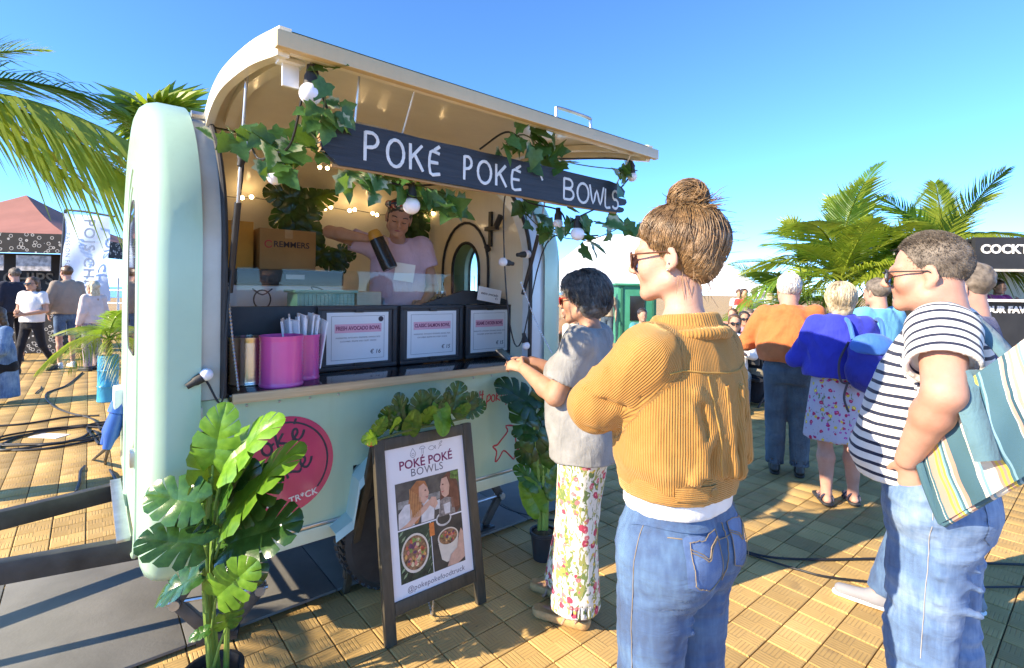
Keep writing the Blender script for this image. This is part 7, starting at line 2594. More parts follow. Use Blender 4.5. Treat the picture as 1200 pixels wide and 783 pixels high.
    def wall(side):
        vs = []
        for i in range(ny + 1):
            for j in range(nx + 1):
                u = j / nx; v = i / ny
                bul = 0.05 * math.sin(PI * u) * (0.35 + 0.65 * math.sin(PI * min(1, v * 0.95 + 0.05))) * side
                wr = 0.006 * math.sin(14 * u + 5 * v) * math.sin(4 * v + 2) + 0.004 * math.sin(30 * u * (1 - 0.3 * v))
                pnt = TL + U * Lx * u + W * Ly * v + Nn * (bul + 0.012 * side + wr - 0.03)
                vs.append(pnt - BL)
        m = nx + 1
        return mesh_from('bag_wall', vs, [(i * m + j, i * m + j + 1, (i + 1) * m + j + 1, (i + 1) * m + j) for i in range(ny) for j in range(nx)])
    t = NT('tote_stripes')
    v = t.coord('Object')
    ax = W.cross(Nn).normalized()
    vm = t.n('VectorMath', operation='DOT_PRODUCT'); t.l(v, vm.inputs[0]); vm.inputs[1].default_value = ax
    q = t.math('ADD', vm.outputs['Value'], t.math('MULTIPLY', t.math('SUBTRACT', t.noise(v, 9, 2), 0.5), 0.02))
    if ax.dot(U) < 0:
        q = t.math('MULTIPLY', q, -1.0)
    TEAL, CRM_, YEL, PNK, DK, LB = (0.05, 0.15, 0.19), (0.66, 0.62, 0.52), (0.56, 0.42, 0.08), (0.46, 0.28, 0.22), (0.02, 0.08, 0.11), (0.18, 0.34, 0.42)
    wn1 = t.n('TexWhiteNoise', noise_dimensions='1D')
    t.l(t.math('FLOOR', t.math('DIVIDE', q, 0.0062)), wn1.inputs['W'])
    fine = t.ramp(wn1.outputs[0], [(0.0, TEAL), (0.16, CRM_), (0.36, LB), (0.46, PNK), (0.60, YEL), (0.72, CRM_), (0.84, DK), (0.92, PNK)], 'CONSTANT')
    fr = t.math('FRACT', t.math('DIVIDE', t.math('ADD', q, 0.02), 0.118))
    band = t.math('LESS_THAN', fr, 0.36)
    t.col(t.mix(band, fine, (0.045, 0.125, 0.165)))
    t.set(Roughness=0.8); t.bump(t.math('ADD', t.noise(v, 500, 2), t.noise(v, 14, 3)), 0.3, 0.006)
    for sd in (1, -1):
        link('bag_wall', wall(sd), t.m, bag)
    m = MB()
    m.tube([TL + W * Ly * k / 10 - BL + Nn * (0.02 * math.sin(PI * k / 10) - 0.03) for k in range(11)], 0.012, 8); link('side_seam', m.mesh('side_seam', True), t.m, bag)
    m = MB(); m.tube([BL + U * Lx * k / 10 - BL - Nn * 0.03 for k in range(11)], 0.014, 8); link('base_seam', m.mesh('base_seam', True), t.m, bag)
    # strap from the bag over the shoulder
    STR = cloth('teal_webbing', (0.10, 0.20, 0.24), weave=500)
    a = TL + U * Lx * 0.52 - Nn * 0.01; 
    T2 = Matrix.Translation(p.loc) @ Matrix.Rotation(p.rz, 4, 'Z')
    s1 = T2 @ V(-0.135, -0.125, 1.47); s2 = T2 @ V(-0.140, -0.03, 1.555); s3 = T2 @ V(-0.165, 0.04, 1.505); s0 = T2 @ V(-0.19, -0.19, 1.36)
    path = smooth_path([a + W * 0.20 + Nn * 0.055, a + W * 0.10 + Nn * 0.05, a + Nn * 0.02, a.lerp(s0, 0.6), s0, s1, s2, s3], 7)
    vs = []
    wd = (U * 0.9 + V(0, 0, 0.0)).normalized()
    side_dir = (T2.to_3x3() @ V(1, 0, 0))
    for i, q_ in enumerate(path):
        f = i / (len(path) - 1)
        tg = (path[min(i + 1, len(path) - 1)] - path[max(i - 1, 0)]).normalized()
        ov = q_ - V(p.loc.x, p.loc.y, min(q_.z, 1.40)) 
        ov = (ov - tg * ov.dot(tg)).normalized()
        wv = tg.cross(ov).normalized(); nn = ov
        for (s_, o_) in ((-1, 0.002), (1, 0.002), (1, -0.002), (-1, -0.002)):
            vs.append(q_ + wv * 0.028 * s_ + nn * (o_ + 0.012) - BL)
    fs = [(4 * i + k, 4 * i + (k + 1) % 4, 4 * i + 4 + (k + 1) % 4, 4 * i + 4 + k) for i in range(len(path) - 1) for k in range(4)]
    link('strap', mesh_from('strap', vs, fs), STR, bag)
striped_man()

# ================================================================== server in the hatch
def server():
    p = Person('server in lilac tee and patterned headband shaking a dark bottle inside the trailer', (1.585, 3.10, 0.456), 248, 1.76, 0.0075, SK_D, head_yaw=-4, head_pitch=-24, head_roll=-10)
    p.set(shR=(0.165, -0.01, 1.43), elR=(0.430, 0.05, 1.505), wrR=(0.205, 0.225, 1.455), shL=(-0.165, -0.01, 1.43), elL=(-0.235, 0.0, 1.16), wrL=(-0.16, 0.10, 1.06), head=(0, 0.06, 1.615))
    p.body(arm=0.044, hand_spec={'R': (V(-1, 0.25, 0.1), V(0.1, 0.3, 1), -1, 0.75, 0.7), 'L': (V(0.4, 1, -0.2), V(-0.5, 0, 0.8), 1, 0.6)})
    LI = cloth('lilac_cotton', (0.58, 0.42, 0.52))
    secs = [(0.90, 0, 0.0, 0.19, 0.14), (1.05, 0, 0.0, 0.185, 0.14), (1.2, 0, 0.0, 0.18, 0.135), (1.30, 0, 0.005, 0.178, 0.130), (1.40, 0, -0.01, 0.165, 0.105), (1.46, 0, -0.02, 0.11, 0.08), (1.49, 0, -0.02, 0.075, 0.07)]
    f1 = folds(0.009, 6, (1, 1, 3.2), 1.0)
    p.top('tee', LI, secs, 'short', (0.070, 0.074), 0.5, disp=lambda v, N: f1(v, N) * np.clip((1.45 - v[:, 2]) * 3, 0.2, 1), neck_cut=((0, 0.05, 1.51), (0, 0.02, 1.56), 0.07))
    p.trousers('trousers', DENIM_D, 1.0, res=0.014)
    rg = random.Random(2)
    hc = p.hair_cap(H_DARK, (0.082, 0.100, 0.092), (0, -0.022, 0.038), ((0, 0.03, 0), (0, 0.82, -0.57)), 0.005, 30, 0.007, lambda S: S.ell((0.03, -0.10, -0.02), (0.05, 0.05, 0.08), k=0.03))
    T = p.headT()
    m = MB()
    t = NT('patterned_scarf')
    v = t.coord('Object')
    vo = t.n('TexVoronoi'); vo.inputs['Scale'].default_value = 45; t.l(v, vo.inputs['Vector'])
    sp = t.n('SeparateColor'); t.l(vo.outputs['Color'], sp.inputs[0])
    t.col(t.ramp(sp.outputs[0], [(0.0, (0.35, 0.05, 0.04)), (0.3, (0.03, 0.03, 0.05)), (0.5, (0.55, 0.25, 0.12)), (0.7, (0.06, 0.12, 0.10)), (0.85, (0.6, 0.5, 0.4))], 'CONSTANT'))
    t.set(Roughness=0.8)
    S = Sdf(0.006, 0.012)
    pts = [V(math.sin(a) * 0.083, -0.012 + math.cos(a) * 0.098, 0.075 + 0.028 * math.cos(a)) for a in [2 * PI * i / 20 for i in range(21)]]
    for a, b in zip(pts[:-1], pts[1:]):
        S.cone(a, b, 0.020, 0.020)
    S.cone(pts[0] + V(-0.02, 0, 0.01), pts[0] + V(0.02, 0.008, 0.025), 0.018, 0.018)
    me = sdf_mesh('headband', S, folds(0.002, 40)); me.transform(T @ Matrix.Scale(p.s ** 0.5 * p.hs, 4)); p.part('headband', me, t.m)
    # features
    m = MB()
    for s_ in (-1, 1):
        m.tube([V(s_ * 0.018, 0.090, 0.026), V(s_ * 0.034, 0.089, 0.031), V(s_ * 0.050, 0.078, 0.027)], 0.0035, 5)
        m.tube([V(s_ * 0.020, 0.088, -0.003), V(s_ * 0.032, 0.0885, -0.006), V(s_ * 0.044, 0.083, -0.003)], 0.0028, 5)
    me = m.mesh('brow', True); me.transform(T @ Matrix.Scale(p.s ** 0.5 * p.hs, 4)); o = p.part('eyebrows_and_lashes', me, H_DARK); o['kind'] = 'stuff'
    m = MB(); m.tube([V(-0.018, 0.083, -0.062), V(0, 0.092, -0.061), V(0.018, 0.083, -0.062)], [0.003, 0.006, 0.003], 6); me = m.mesh('lips', True); me.transform(T @ Matrix.Scale(p.s ** 0.5 * p.hs, 4)); p.part('lips', me, plain('lip', (0.38, 0.10, 0.09), 0.4))
    # apron card
    m = MB(); m.box((-0.03, 0.150, 1.255), (0.125, 0.006, 0.115), Matrix.Rotation(R(-8), 3, 'Y')); p.part('pocket_card', m.mesh('pocket_card'), WHITEP)
    # bottle held in the raised hand
    W = Matrix.Translation(p.loc) @ Matrix.Rotation(p.rz, 4, 'Z')
    bp = W @ V(0.135, 0.265, 1.415)
    b = thing('squeeze_bottle', 'dark brown sauce bottle with amber top held by the server', 'bottle', bp)
    ax = -(CR * 0.42 - CU * 0.88).normalized()
    m = MB(); m.lathe([(0.0, -0.16), (0.046, -0.16), (0.048, -0.14), (0.044, 0.04)], 24, (0, 0, 0), ax); m.build('bottle_body', plain('brown_sauce', (0.02, 0.016, 0.014), 0.25, 0.2), b, True)
    m = MB(); m.lathe([(0.044, 0.041), (0.040, 0.075), (0.030, 0.095), (0.0, 0.097)], 24, (0, 0, 0), ax); m.build('cap', plain('amber_plastic', (0.55, 0.27, 0.04), 0.3), b, True)
server()

# ================================================================== the queue further back
def orange_man():
    p = Person('white haired man in plain orange sweater and dark jeans seen from behind', (4.80, 1.90, 0), 24, 1.78, 0.010, SK_C, fem=False, fat=0.008, head_yaw=6)
    p.set(elL=(-0.35, 0.06, 1.14), wrL=(-0.08, 0.24, 1.16), elR=(0.35, 0.06, 1.14), wrR=(0.08, 0.26, 1.18), shL=(-0.20, -0.02, 1.43), shR=(0.20, -0.02, 1.43))
    p.J['head'] = p.J['head'] + V(0, 0, -0.015)
    p.body(arm=0.055, hs=1.10)
    OR = cloth('orange_knit', (0.56, 0.165, 0.055), weave=400)
    secs = [(1.01, 0, 0.0, 0.235, 0.19), (1.04, 0, 0.0, 0.245, 0.20), (1.12, 0, 0.0, 0.255, 0.20), (1.28, 0, 0.0, 0.25, 0.175), (1.40, 0, -0.01, 0.225, 0.14), (1.47, 0, -0.02, 0.15, 0.10), (1.51, 0, -0.02, 0.09, 0.085)]
    f1 = folds(0.018, 7, (1, 1, 1.5), 1.0, 1.0)
    p.top('sweater', OR, secs, 'long', (0.074, 0.062), disp=f1, shr=0.078)
    p.trousers('jeans', DENIM_D, 1.03, (0.110, 0.085, 0.075), (0.195, 0.150), butt=0.9, disp=folds(0.005, 9, (1.5, 1.5, 0.7)))
    p.shoes(plain('black_leather', (0.02, 0.018, 0.016), 0.35), RUBBER)
    rg = random.Random(3)
    hc = p.hair_cap(H_WHITE, (0.086, 0.106, 0.096), (0, -0.020, 0.038), ((0, 0.012, 0), (0, 0.86, -0.5)), 0.006, 30, 0.008)
    shag(p, hc, H_WHITE, rg, 500, 0.03, 0.002)
def shag(p, hc, mat, rg, n, L, r, c=(0, -0.020, 0.038), rr=(0.086, 0.106, 0.096), flow=(0, -0.2, -0.9)):
    paths = []
    for i in range(n):
        d = np.array([rg.gauss(0, 1), rg.gauss(0, 1) - 0.3, rg.gauss(0, 1) + 0.2]); d /= np.linalg.norm(d)
        q = A3(c) + A3(rr) * d
        if 0.86 * (q[1] - 0.012) - 0.5 * q[2] > 0.0 or q[2] < -0.09:
            continue
        f = A3(flow) + np.array([rg.gauss(0, 0.25), rg.gauss(0, 0.25), rg.gauss(0, 0.2)])
        f = f - d * (f @ d); f /= np.linalg.norm(f) + 1e-6
        paths.append([q + d * 0.004 * math.sin(PI * k / 5) + f * L * rg.uniform(0.8, 1.2) * k / 5 - d * 0.3 * (L * k / 5) ** 2 / 0.1 for k in range(6)])
    return p.hair_strands(mat, paths, r, hc)
orange_man()

def backpack_woman():
    p = Person('fair haired woman in royal blue cardigan and flowered skirt wearing sandals', (4.43, 1.38, 0), 34, 1.68, 0.009, SK_C, head_yaw=-4)
    p.set(elL=(-0.29, 0.06, 1.09), wrL=(-0.10, 0.24, 1.12), elR=(0.29, 0.05, 1.09), wrR=(0.10, 0.24, 1.1), anL=(-0.09, -0.04, 0.085), anR=(0.11, 0.03, 0.085))
    p.body(arm=0.05, calf=0.060, hs=1.06)
    BL = cloth('royal_blue_knit', (0.030, 0.045, 0.42), weave=400)
    secs = [(0.98, 0, 0.0, 0.24, 0.19), (1.02, 0, 0.0, 0.245, 0.19), (1.15, 0, 0.0, 0.235, 0.175), (1.28, 0, 0.0, 0.215, 0.155), (1.36, 0, -0.01, 0.18, 0.12), (1.42, 0, -0.02, 0.12, 0.09), (1.45, 0, -0.02, 0.08, 0.075)]
    f1 = folds(0.018, 8, (1, 1, 2.0), 3.0, 1.0)
    p.top('cardigan', BL, secs, 'long', (0.066, 0.058), disp=f1, shr=0.066)
    FS = floral('flowered_skirt', (0.44, 0.43, 0.53), [((0.42, 0.03, 0.10), 0.30, 0.6), ((0.62, 0.46, 0.06), 0.36, 0.30), ((0.38, 0.06, 0.30), 0.26, 0.5)], 21, [((0.14, 0.20, 0.10), 0.64)])
    S = Sdf(0.010, 0.02)
    S.loft([(0.50, 0, 0.0, 0.235, 0.20), (0.62, 0, 0.0, 0.225, 0.185), (0.80, 0, -0.005, 0.205, 0.165), (1.02, 0, 0, 0.18, 0.14)])
    S.loft([(0.40, 0, 0.0, 0.215, 0.18), (0.56, 0, 0.0, 0.215, 0.18)], op='s', k=0)
    fk = folds(0.014, 8, (1, 1, 8), 2.0)
    p.part('skirt', sdf_mesh('skirt', S, lambda v, N: fk(v, N) * np.clip((1.0 - v[:, 2]) * 2, 0.1, 1)), FS)
    p.shoes(plain('navy_strap', (0.03, 0.03, 0.06), 0.6), RUBBER, sandal=True, sole_h=0.025)
    rg = random.Random(6)
    hc = p.hair_cap(H_PALE, (0.090, 0.112, 0.102), (0, -0.024, 0.030), ((0, 0.012, 0), (0, 0.90, -0.44)), 0.006, 26, 0.008, lambda S: S.ell((0, -0.055, -0.06), (0.078, 0.065, 0.085), k=0.04))
    paths = []
    for i in range(420):
        a = rg.uniform(0.25, 1.75) * PI
        st = np.array([math.sin(a) * 0.3, math.cos(a) * 0.3, 1.0]); en = np.array([math.sin(a), math.cos(a) * 0.95, -1.25 + rg.uniform(-0.2, 0.3)])
        paths.append(ell_arc(st, en, (0, -0.030, 0.020), (0.096, 0.118, 0.115), 12, 0.02, 0.0016, rg, rg.uniform(0.94, 1.03)))
    p.hair_strands(H_PALE, paths, 0.0026, hc, hug=hc)
    W = Matrix.Translation(p.loc) @ Matrix.Rotation(p.rz, 4, 'Z')
    NY = cloth('blue_nylon', (0.018, 0.03, 0.30), rough=0.5); NYL = cloth('bright_blue_nylon', (0.04, 0.16, 0.50), rough=0.5)
    b = thing('backpack', 'blue nylon backpack slung on the back of the blue cardigan', 'backpack', W @ V(0.12, -0.24, 1.0)); b.rotation_euler = (0, 0, p.rz)
    S = Sdf(0.010, 0.03)
    S.ell((0.0, -0.02, 0.06), (0.165, 0.085, 0.16)); S.ell((0, -0.02, 0.20), (0.145, 0.075, 0.13)); S.ell((0, -0.075, 0.03), (0.12, 0.05, 0.09))
    pb = link('pack_body', sdf_mesh('pack_body', S, folds(0.007, 10, (1, 1, 1.5), 4)), NY, b)
    S = Sdf(0.009, 0.02); S.ell((0, -0.03, 0.225), (0.140, 0.082, 0.105)); S.cut((0, 0, 0.185), (0, 0, -1)); S.cut((0, 0.0, 0), (0, 1, 0)); link('pack_lid', sdf_mesh('pack_lid', S, folds(0.004, 12)), NYL, b)
    for x in (-0.10, 0.09):
        m = MB(); m.tube(smooth_path([V(x, 0.02, 0.28), V(x * 1.1, 0.09, 0.40), V(x * 1.2 , 0.20, 0.42), V(x * 1.3, 0.28, 0.36)], 6), 0.016, 8); link('shoulder_strap', m.mesh('shoulder_strap', True), NYL, b)
    m = MB(); m.tube(smooth_path([V(-0.12, -0.02, -0.03), V(-0.19, -0.03, -0.02), V(-0.20, -0.02, 0.12), V(-0.13, 0.02, 0.26)], 6), 0.008, 6); m.tube(smooth_path([V(-0.15, -0.03, -0.03), V(-0.17, -0.03, -0.14), V(-0.14, -0.03, -0.24)], 5), 0.008, 6); o = link('loose_strap', m.mesh('loose_strap', True), INK, b); o['kind'] = 'stuff'
backpack_woman()

def simple(label, loc, face, H, shirt, pants, hairm, skin_m=SK_D, res=0.013, sleeve='short', fem=True, fat=0.0, joints=None, length=1.0, hair='short', shoe=None, group=None, width=1.0, hem=0.93, arm=0.045, glasses=False, hy=0, hp=0, disp=0.011, name_top='shirt', legr=None, skirt=None, hood=False):
    p = Person(label, loc, face, H, res, skin_m, fem=fem, fat=fat, group=group, head_yaw=hy, head_pitch=hp)
    if joints:
        p.set(**{k: V(*v) * p.s for k, v in joints.items()})
    p.body(arm=arm, hs=1.05)
    s = p.s; J = p.J
    mid = (J['hipL'] + J['hipR']) / 2
    ty = J['neck'].y + 0.03
    def sec(z, cy, rx, ry):
        f = min(1, max(0, (z - 0.93) / 0.5))
        return (z * s + (mid.z - 0.90 * s) * 1.0 if False else z * s, 0, lerp(mid.y, ty, f) + cy, rx * s * width, ry * s * width)
    dz = (J['neck'].z - 1.475 * s)
    secs = [sec(hem, 0.0, 0.185, 0.145), sec(hem + 0.1, 0, 0.18, 0.14), sec(1.2, 0, 0.178, 0.135), sec(1.32, 0, 0.178, 0.125), sec(1.41, -0.01, 0.16, 0.10), sec(1.465, -0.02, 0.10, 0.08), sec(1.49, -0.02, 0.07, 0.068)]
    secs = [(z + dz, a, b, c, d) for z, a, b, c, d in secs]
    secs.sort()
    f1 = folds(disp, 8, (1, 1, 2.0), random.uniform(0, 9))
    ex = None
    if hood:
        def ex(S):
            S.ell((0, -0.075, 1.47 * s), (0.10, 0.06, 0.06), k=0.03)
    p.top(name_top, shirt, secs, sleeve, (0.066 * max(1, width), 0.062 * max(1, width)), 0.6, disp=f1, extra=ex)
    if skirt:
        S = Sdf(res, 0.02); S.loft([(skirt * s, 0, 0, 0.21 * s, 0.18 * s), (0.8 * s, 0, 0, 0.19 * s, 0.15 * s), (1.0 * s, 0, 0, 0.165 * s, 0.13 * s)])
        p.part('skirt', sdf_mesh('skirt', S, folds(0.01, 8, (1, 1, 6))), pants)
    else:
        p.trousers('trousers', pants, 0.99 * s + (J['hipL'].z - 0.90 * s), legr or (0.098, 0.074, 0.064), length=length, disp=folds(0.004, 9), hollow=False)
    p.shoes(shoe or RUBBER, WHITEP if shoe else RUBBER, res=0.012)
    if hair == 'short':
        p.hair_cap(hairm, noise=0.005, freq=30, res=max(0.008, res * 0.7))
    elif hair == 'long':
        p.hair_cap(hairm, (0.088, 0.108, 0.098), (0, -0.022, 0.034), ((0, 0.016, 0), (0, 0.92, -0.39)), 0.008, 22, max(0.008, res * 0.7), lambda S: (S.ell((0, -0.07, -0.09), (0.085, 0.045, 0.13), k=0.04)))
    elif hair == 'bun':
        p.hair_cap(hairm, noise=0.004, freq=30, res=max(0.008, res * 0.7), extra=lambda S: S.ell((0, -0.11, 0.06), (0.04, 0.04, 0.04), k=0.02))
    if glasses:
        p.glasses(BLACKF, LENS, y=0.1)
    return p
def cl(n, c):
    return cloth('cloth_' + n, c)
PG = 'people standing in the queue'
simple('man in light blue tee standing between blue cardigan and striped tee', (5.50, 1.42, 0), 62, 1.74, cl('sky', (0.12, 0.42, 0.58)), cl('khaki', (0.25, 0.22, 0.16)), H_SHORT, SK_C, fem=False, width=1.15, arm=0.05)
p_ = simple('grey haired man in navy tee half hidden behind the striped tee man', (3.36, 0.50, 0), 96, 1.76, cl('navy', (0.03, 0.045, 0.13)), DENIM, H_SHORT, SK_C, 0.010, fem=False, width=1.2, fat=0.008, joints=dict(anL=(-0.20, 0.30, 0.085), knL=(-0.15, 0.18, 0.48), hipL=(-0.09, 0.0, 0.90)), shoe=plain('grey_sneaker', (0.25, 0.25, 0.27), 0.8, 0.1), arm=0.052)

# left group by the dark tent
def spot(px, d):
    return dl(d, d * ray(px))
simple('man in beige hooded sweater and denim shorts standing by the dark stall', spot(78, 9.9), 118, 1.98, cl('taupe', (0.30, 0.24, 0.19)), DENIM, H_BROWN, SK_C, 0.016, 'long', fem=False, width=1.15, length=0.42, shoe=WHITEP, hood=True, joints=dict(elL=(-0.26, 0.02, 1.13), elR=(0.26, 0.02, 1.13), wrL=(-0.2, 0.1, 0.92), wrR=(0.2, 0.1, 0.92)))
simple('man in dark navy jacket facing the stall at far left', spot(17, 10.6), 122, 1.95, cl('dark_navy', (0.02, 0.025, 0.04)), cl('black', (0.015, 0.015, 0.018)), H_SHORT, SK_C, 0.016, 'long', fem=False, width=1.15)
simple('woman in white tee and black leggings walking past the stall with sunglasses', spot(38, 9.3), 235, 1.74, cl('white', (0.75, 0.74, 0.72)), cl('black', (0.015, 0.015, 0.018)), H_BROWN, SK_D, 0.013, 'short', hair='long', glasses=True,
       joints=dict(elL=(-0.24, 0.0, 1.14), wrL=(-0.05, 0.22, 1.08), elR=(0.24, 0.0, 1.14), wrR=(0.08, 0.25, 1.12), anL=(-0.12, -0.36, 0.12), knL=(-0.10, -0.10, 0.49), anR=(0.1, 0.18, 0.085), knR=(0.09, 0.12, 0.49)), legr=(0.088, 0.058, 0.046))
simple('blonde woman in pale pink top and patterned trousers beside the flag banner', spot(109, 9.6), 130, 1.68, cl('pale_pink', (0.66, 0.52, 0.48)), floral('mauve_pattern', (0.36, 0.28, 0.30), [((0.10, 0.06, 0.10), 0.4, 0.6)], 30), H_PALE, SK_D, 0.014, 'long', hair='long')
# seated woman cut off by the left edge
sp_ = spot(8, 6.9)
simple('seated woman in pale denim jacket at the far left edge', sp_, 200, 1.70, DENIM_L, cl('black', (0.015, 0.015, 0.018)), H_BROWN, SK_D, 0.013, 'long', hair='long', hp=-12,
       joints=dict(hipL=(-0.09, 0, 0.50), hipR=(0.09, 0, 0.50), knL=(-0.10, 0.42, 0.50), knR=(0.10, 0.42, 0.50), anL=(-0.10, 0.44, 0.085), anR=(0.10, 0.40, 0.085), neck=(0, 0.06, 1.06), shL=(-0.175, 0.05, 1.01), shR=(0.175, 0.05, 1.01), elL=(-0.24, 0.10, 0.75), elR=(0.24, 0.10, 0.75), wrL=(-0.12, 0.32, 0.66), wrR=(0.12, 0.32, 0.66), head=(0, 0.13, 1.21)), hem=0.5)

# ------------------------------------------------------------------ palms
def frond_mesh(name, seed=0, droop=0.55, n=34, ll=0.42, curl=0.5, twist=0.35):
    """feather frond, unit length along +Y, arching down"""
    rg = random.Random(seed)
    vs = []; fs = []
    def rach(t):
        return V(0, t * (1 - 0.18 * droop * t), 0.30 * t - droop * t * t)
    m = 14
    for i in range(m + 1):
        t = i / m
        p = rach(t); r = 0.016 * (1 - 0.85 * t)
        vs += [p + V(-r, 0, 0), p + V(0, 0, r * 0.8), p + V(r, 0, 0), p + V(0, 0, -r)]
    for i in range(m):
        for k in range(4):
            fs.append((4 * i + k, 4 * i + (k + 1) % 4, 4 * i + 4 + (k + 1) % 4, 4 * i + 4 + k))
    for i in range(n):
        t = lerp(0.14, 1.0, i / (n - 1))
        p = rach(t); tg = (rach(min(1, t + 0.02)) - rach(t - 0.02)).normalized()
        L = ll * (math.sin(PI * (0.18 + 0.78 * t)) ** 0.7) * rg.uniform(0.85, 1.1)
        for s in (-1, 1):
            d = (V(s, 0, 0) * 0.80 + tg * lerp(0.35, 1.0, t) + V(0, 0, twist * rg.uniform(0.5, 1.2))).normalized()
            up = V(0, 0, 1)
            w = 0.0095 * rg.uniform(0.8, 1.2)
            side = d.cross(up).normalized() * w
            b = len(vs)
            for j in range(5):
                u = j / 4
                q = p + d * L * u + V(0, 0, -curl * L * u * u * rg.uniform(0.85, 1.15))
                ww = side * (0.45 + 1.1 * u if u < 0.4 else max(0.04, 1.0 * (1 - u) / 0.6 * 0.9 + 0.04))
                vs += [q - ww, q + ww]
            for j in range(4):
                fs.append((b + 2 * j, b + 2 * j + 1, b + 2 * j + 3, b + 2 * j + 2))
    return mesh_from(name, vs, fs, True)
def fan_mesh(name, seed=0, n=26, spread=150, fold=0.06, split=0.55):
    rg = random.Random(seed)
    vs = []; fs = []
    vs += [V(-0.01, -0.9, 0), V(0.01, -0.9, 0), V(0.01, 0, 0.01), V(-0.01, 0, 0.01)]
    fs.append((0, 1, 2, 3))
    for i in range(n):
        a = R(lerp(-spread, spread, i / (n - 1)))
        da = R(spread / (n - 1)) * 1.05
        L = rg.uniform(0.85, 1.05) * (0.75 + 0.25 * math.cos(a * 0.6))
        b = len(vs)
        dr = rg.uniform(0.05, 0.3)
        def P(rr, ang, z):
            return V(math.sin(ang) * rr, math.cos(ang) * rr, z - dr * rr * rr * 0.6)
        vs += [V(0, 0, 0), P(L * split, a - da, -fold), P(L * split, a, fold), P(L * split, a + da, -fold), P(L * 0.8, a - da * 0.45, -fold * 0.5), P(L * 0.8, a + da * 0.45, -fold * 0.5), P(L, a, -0.04)]
        fs += [(b, b + 1, b + 2), (b, b + 2, b + 3), (b + 1, b + 4, b + 2), (b + 2, b + 5, b + 3), (b + 4, b + 6, b + 2), (b + 2, b + 6, b + 5)]
    return mesh_from(name, vs, fs, False)
PALM_A = leafmat('palm_green', (0.09, 0.20, 0.02), (0.19, 0.32, 0.04), 0.4, 0.4)
PALM_B = leafmat('palm_yellow_green', (0.22, 0.30, 0.03), (0.38, 0.42, 0.06), 0.4, 0.45)
PALM_C = leafmat('palm_deep', (0.035, 0.10, 0.015), (0.09, 0.19, 0.03), 0.4, 0.35)
TRUNK = plain('palm_trunk', (0.20, 0.13, 0.07), 0.9, 0.4, 14, 0.9, 30)
FR = [frond_mesh('frond', k, (0.55, 0.85, 0.30, 1.1)[k], (46, 44, 46, 40)[k], (0.40, 0.44, 0.34, 0.46)[k], (0.5, 0.8, 0.25, 1.0)[k]) for k in range(4)]
FAN = [fan_mesh('fan_leaf', k) for k in range(2)]
def put_frond(parent, me, mat, base, az, el, L, roll=0.0, origin=V(0, 0, 0)):
    o = bpy.data.objects.new('frond', me); COL.objects.link(o)
    if not me.materials:
        me.materials.append(mat)
    o.material_slots[0].link = 'OBJECT'; o.material_slots[0].material = mat
    o.parent = parent
    o.matrix_local = Matrix.Translation(Vector(base) - origin) @ Matrix.Rotation(R(az - 90), 4, 'Z') @ Matrix.Rotation(R(el), 4, 'X') @ Matrix.Rotation(R(roll), 4, 'Y') @ Matrix.Scale(L, 4)
    return o
def palm(label, base, h, spec, trunk_r=0.10, group=None, lean=(0, 0), tub=None):
    o = thing('palm_tree', label, 'palm', base, 0, group)
    m = MB(); n = 18
    m.tube([V(lean[0] * (i / n) ** 2, lean[1] * (i / n) ** 2, h * i / n) for i in range(n + 1)], [trunk_r * (1.15 - 0.3 * i / n) * (1.12 if i % 2 else 0.94) for i in range(n + 1)], 10)
    m.build('trunk', TRUNK, o, True)
    top = V(lean[0], lean[1], h)
    for (k, mat, az, el, L, roll) in spec:
        put_frond(o, FR[k] if k < 4 else FAN[k - 4], mat, top + V(0, 0, 0.0), az, el, L, roll)
    if tub:
        tub(o)
    return o
rp = random.Random(17)
def crown(n, L, el=(5, 70), mats=(0, 0, 0), kinds=(0, 1, 2)):
    out = []
    for i in range(n):
        e = lerp(el[0], el[1], (i / n) ** 1.1) + rp.uniform(-6, 6)
        out.append((rp.choice(kinds), rp.choice(mats), i * 137.5 + rp.uniform(-12, 12), e, L * rp.uniform(0.8, 1.1), rp.uniform(-15, 15)))
    return out
ALLM = (PALM_A, PALM_B, PALM_B, PALM_C)
GP = 'palms in tubs around the promenade'
# feather palm outside the left edge, one frond arching into the picture
camdir = lambda a: 50.2 - a          # azimuth of a direction a degrees right of straight ahead
pA = dl(3.5, -4.55)
palm('tall palm at far left whose frond arches in front of the sky', (pA.x, pA.y, 0), 2.80,
     [(0, PALM_B, camdir(84), 6, 2.1, 25), (1, PALM_B, camdir(80), 10, 2.2, 10), (1, PALM_B, camdir(74), 14, 1.3, 10), (0, PALM_A, camdir(68), 24, 1.6, 0), (2, PALM_A, camdir(100), 45, 1.3, 0)] + crown(9, 1.2, (35, 85), ALLM, (0, 2)), 0.12, GP)
# palm by the queue's left, outside the picture: it dapples the paving in front of the stand
palm('palm standing out of view to the left that dapples the paving', (-2.75, 2.75, 0), 1.75, crown(5, 0.8, (0, 60), ALLM, (0, 1)), 0.05, GP)
# fan palm behind the nose
pF = dl(4.6, -3.25)
palm('fan palm standing just behind the rounded nose of the trailer', (pF.x, pF.y, 0), 3.16,
     [(4, PALM_C, camdir(10), 62, 0.55, 0), (5, PALM_A, camdir(-70), 40, 0.5, 0), (4, PALM_B, camdir(75), 38, 0.55, 0), (1, PALM_B, camdir(-60), -25, 0.8, 0), (5, PALM_B, camdir(110), 20, 0.5, 0), (4, PALM_A, camdir(-20), 15, 0.5, 0), (3, PALM_A, camdir(-40), -30, 0.9, 0)], 0.09, GP)
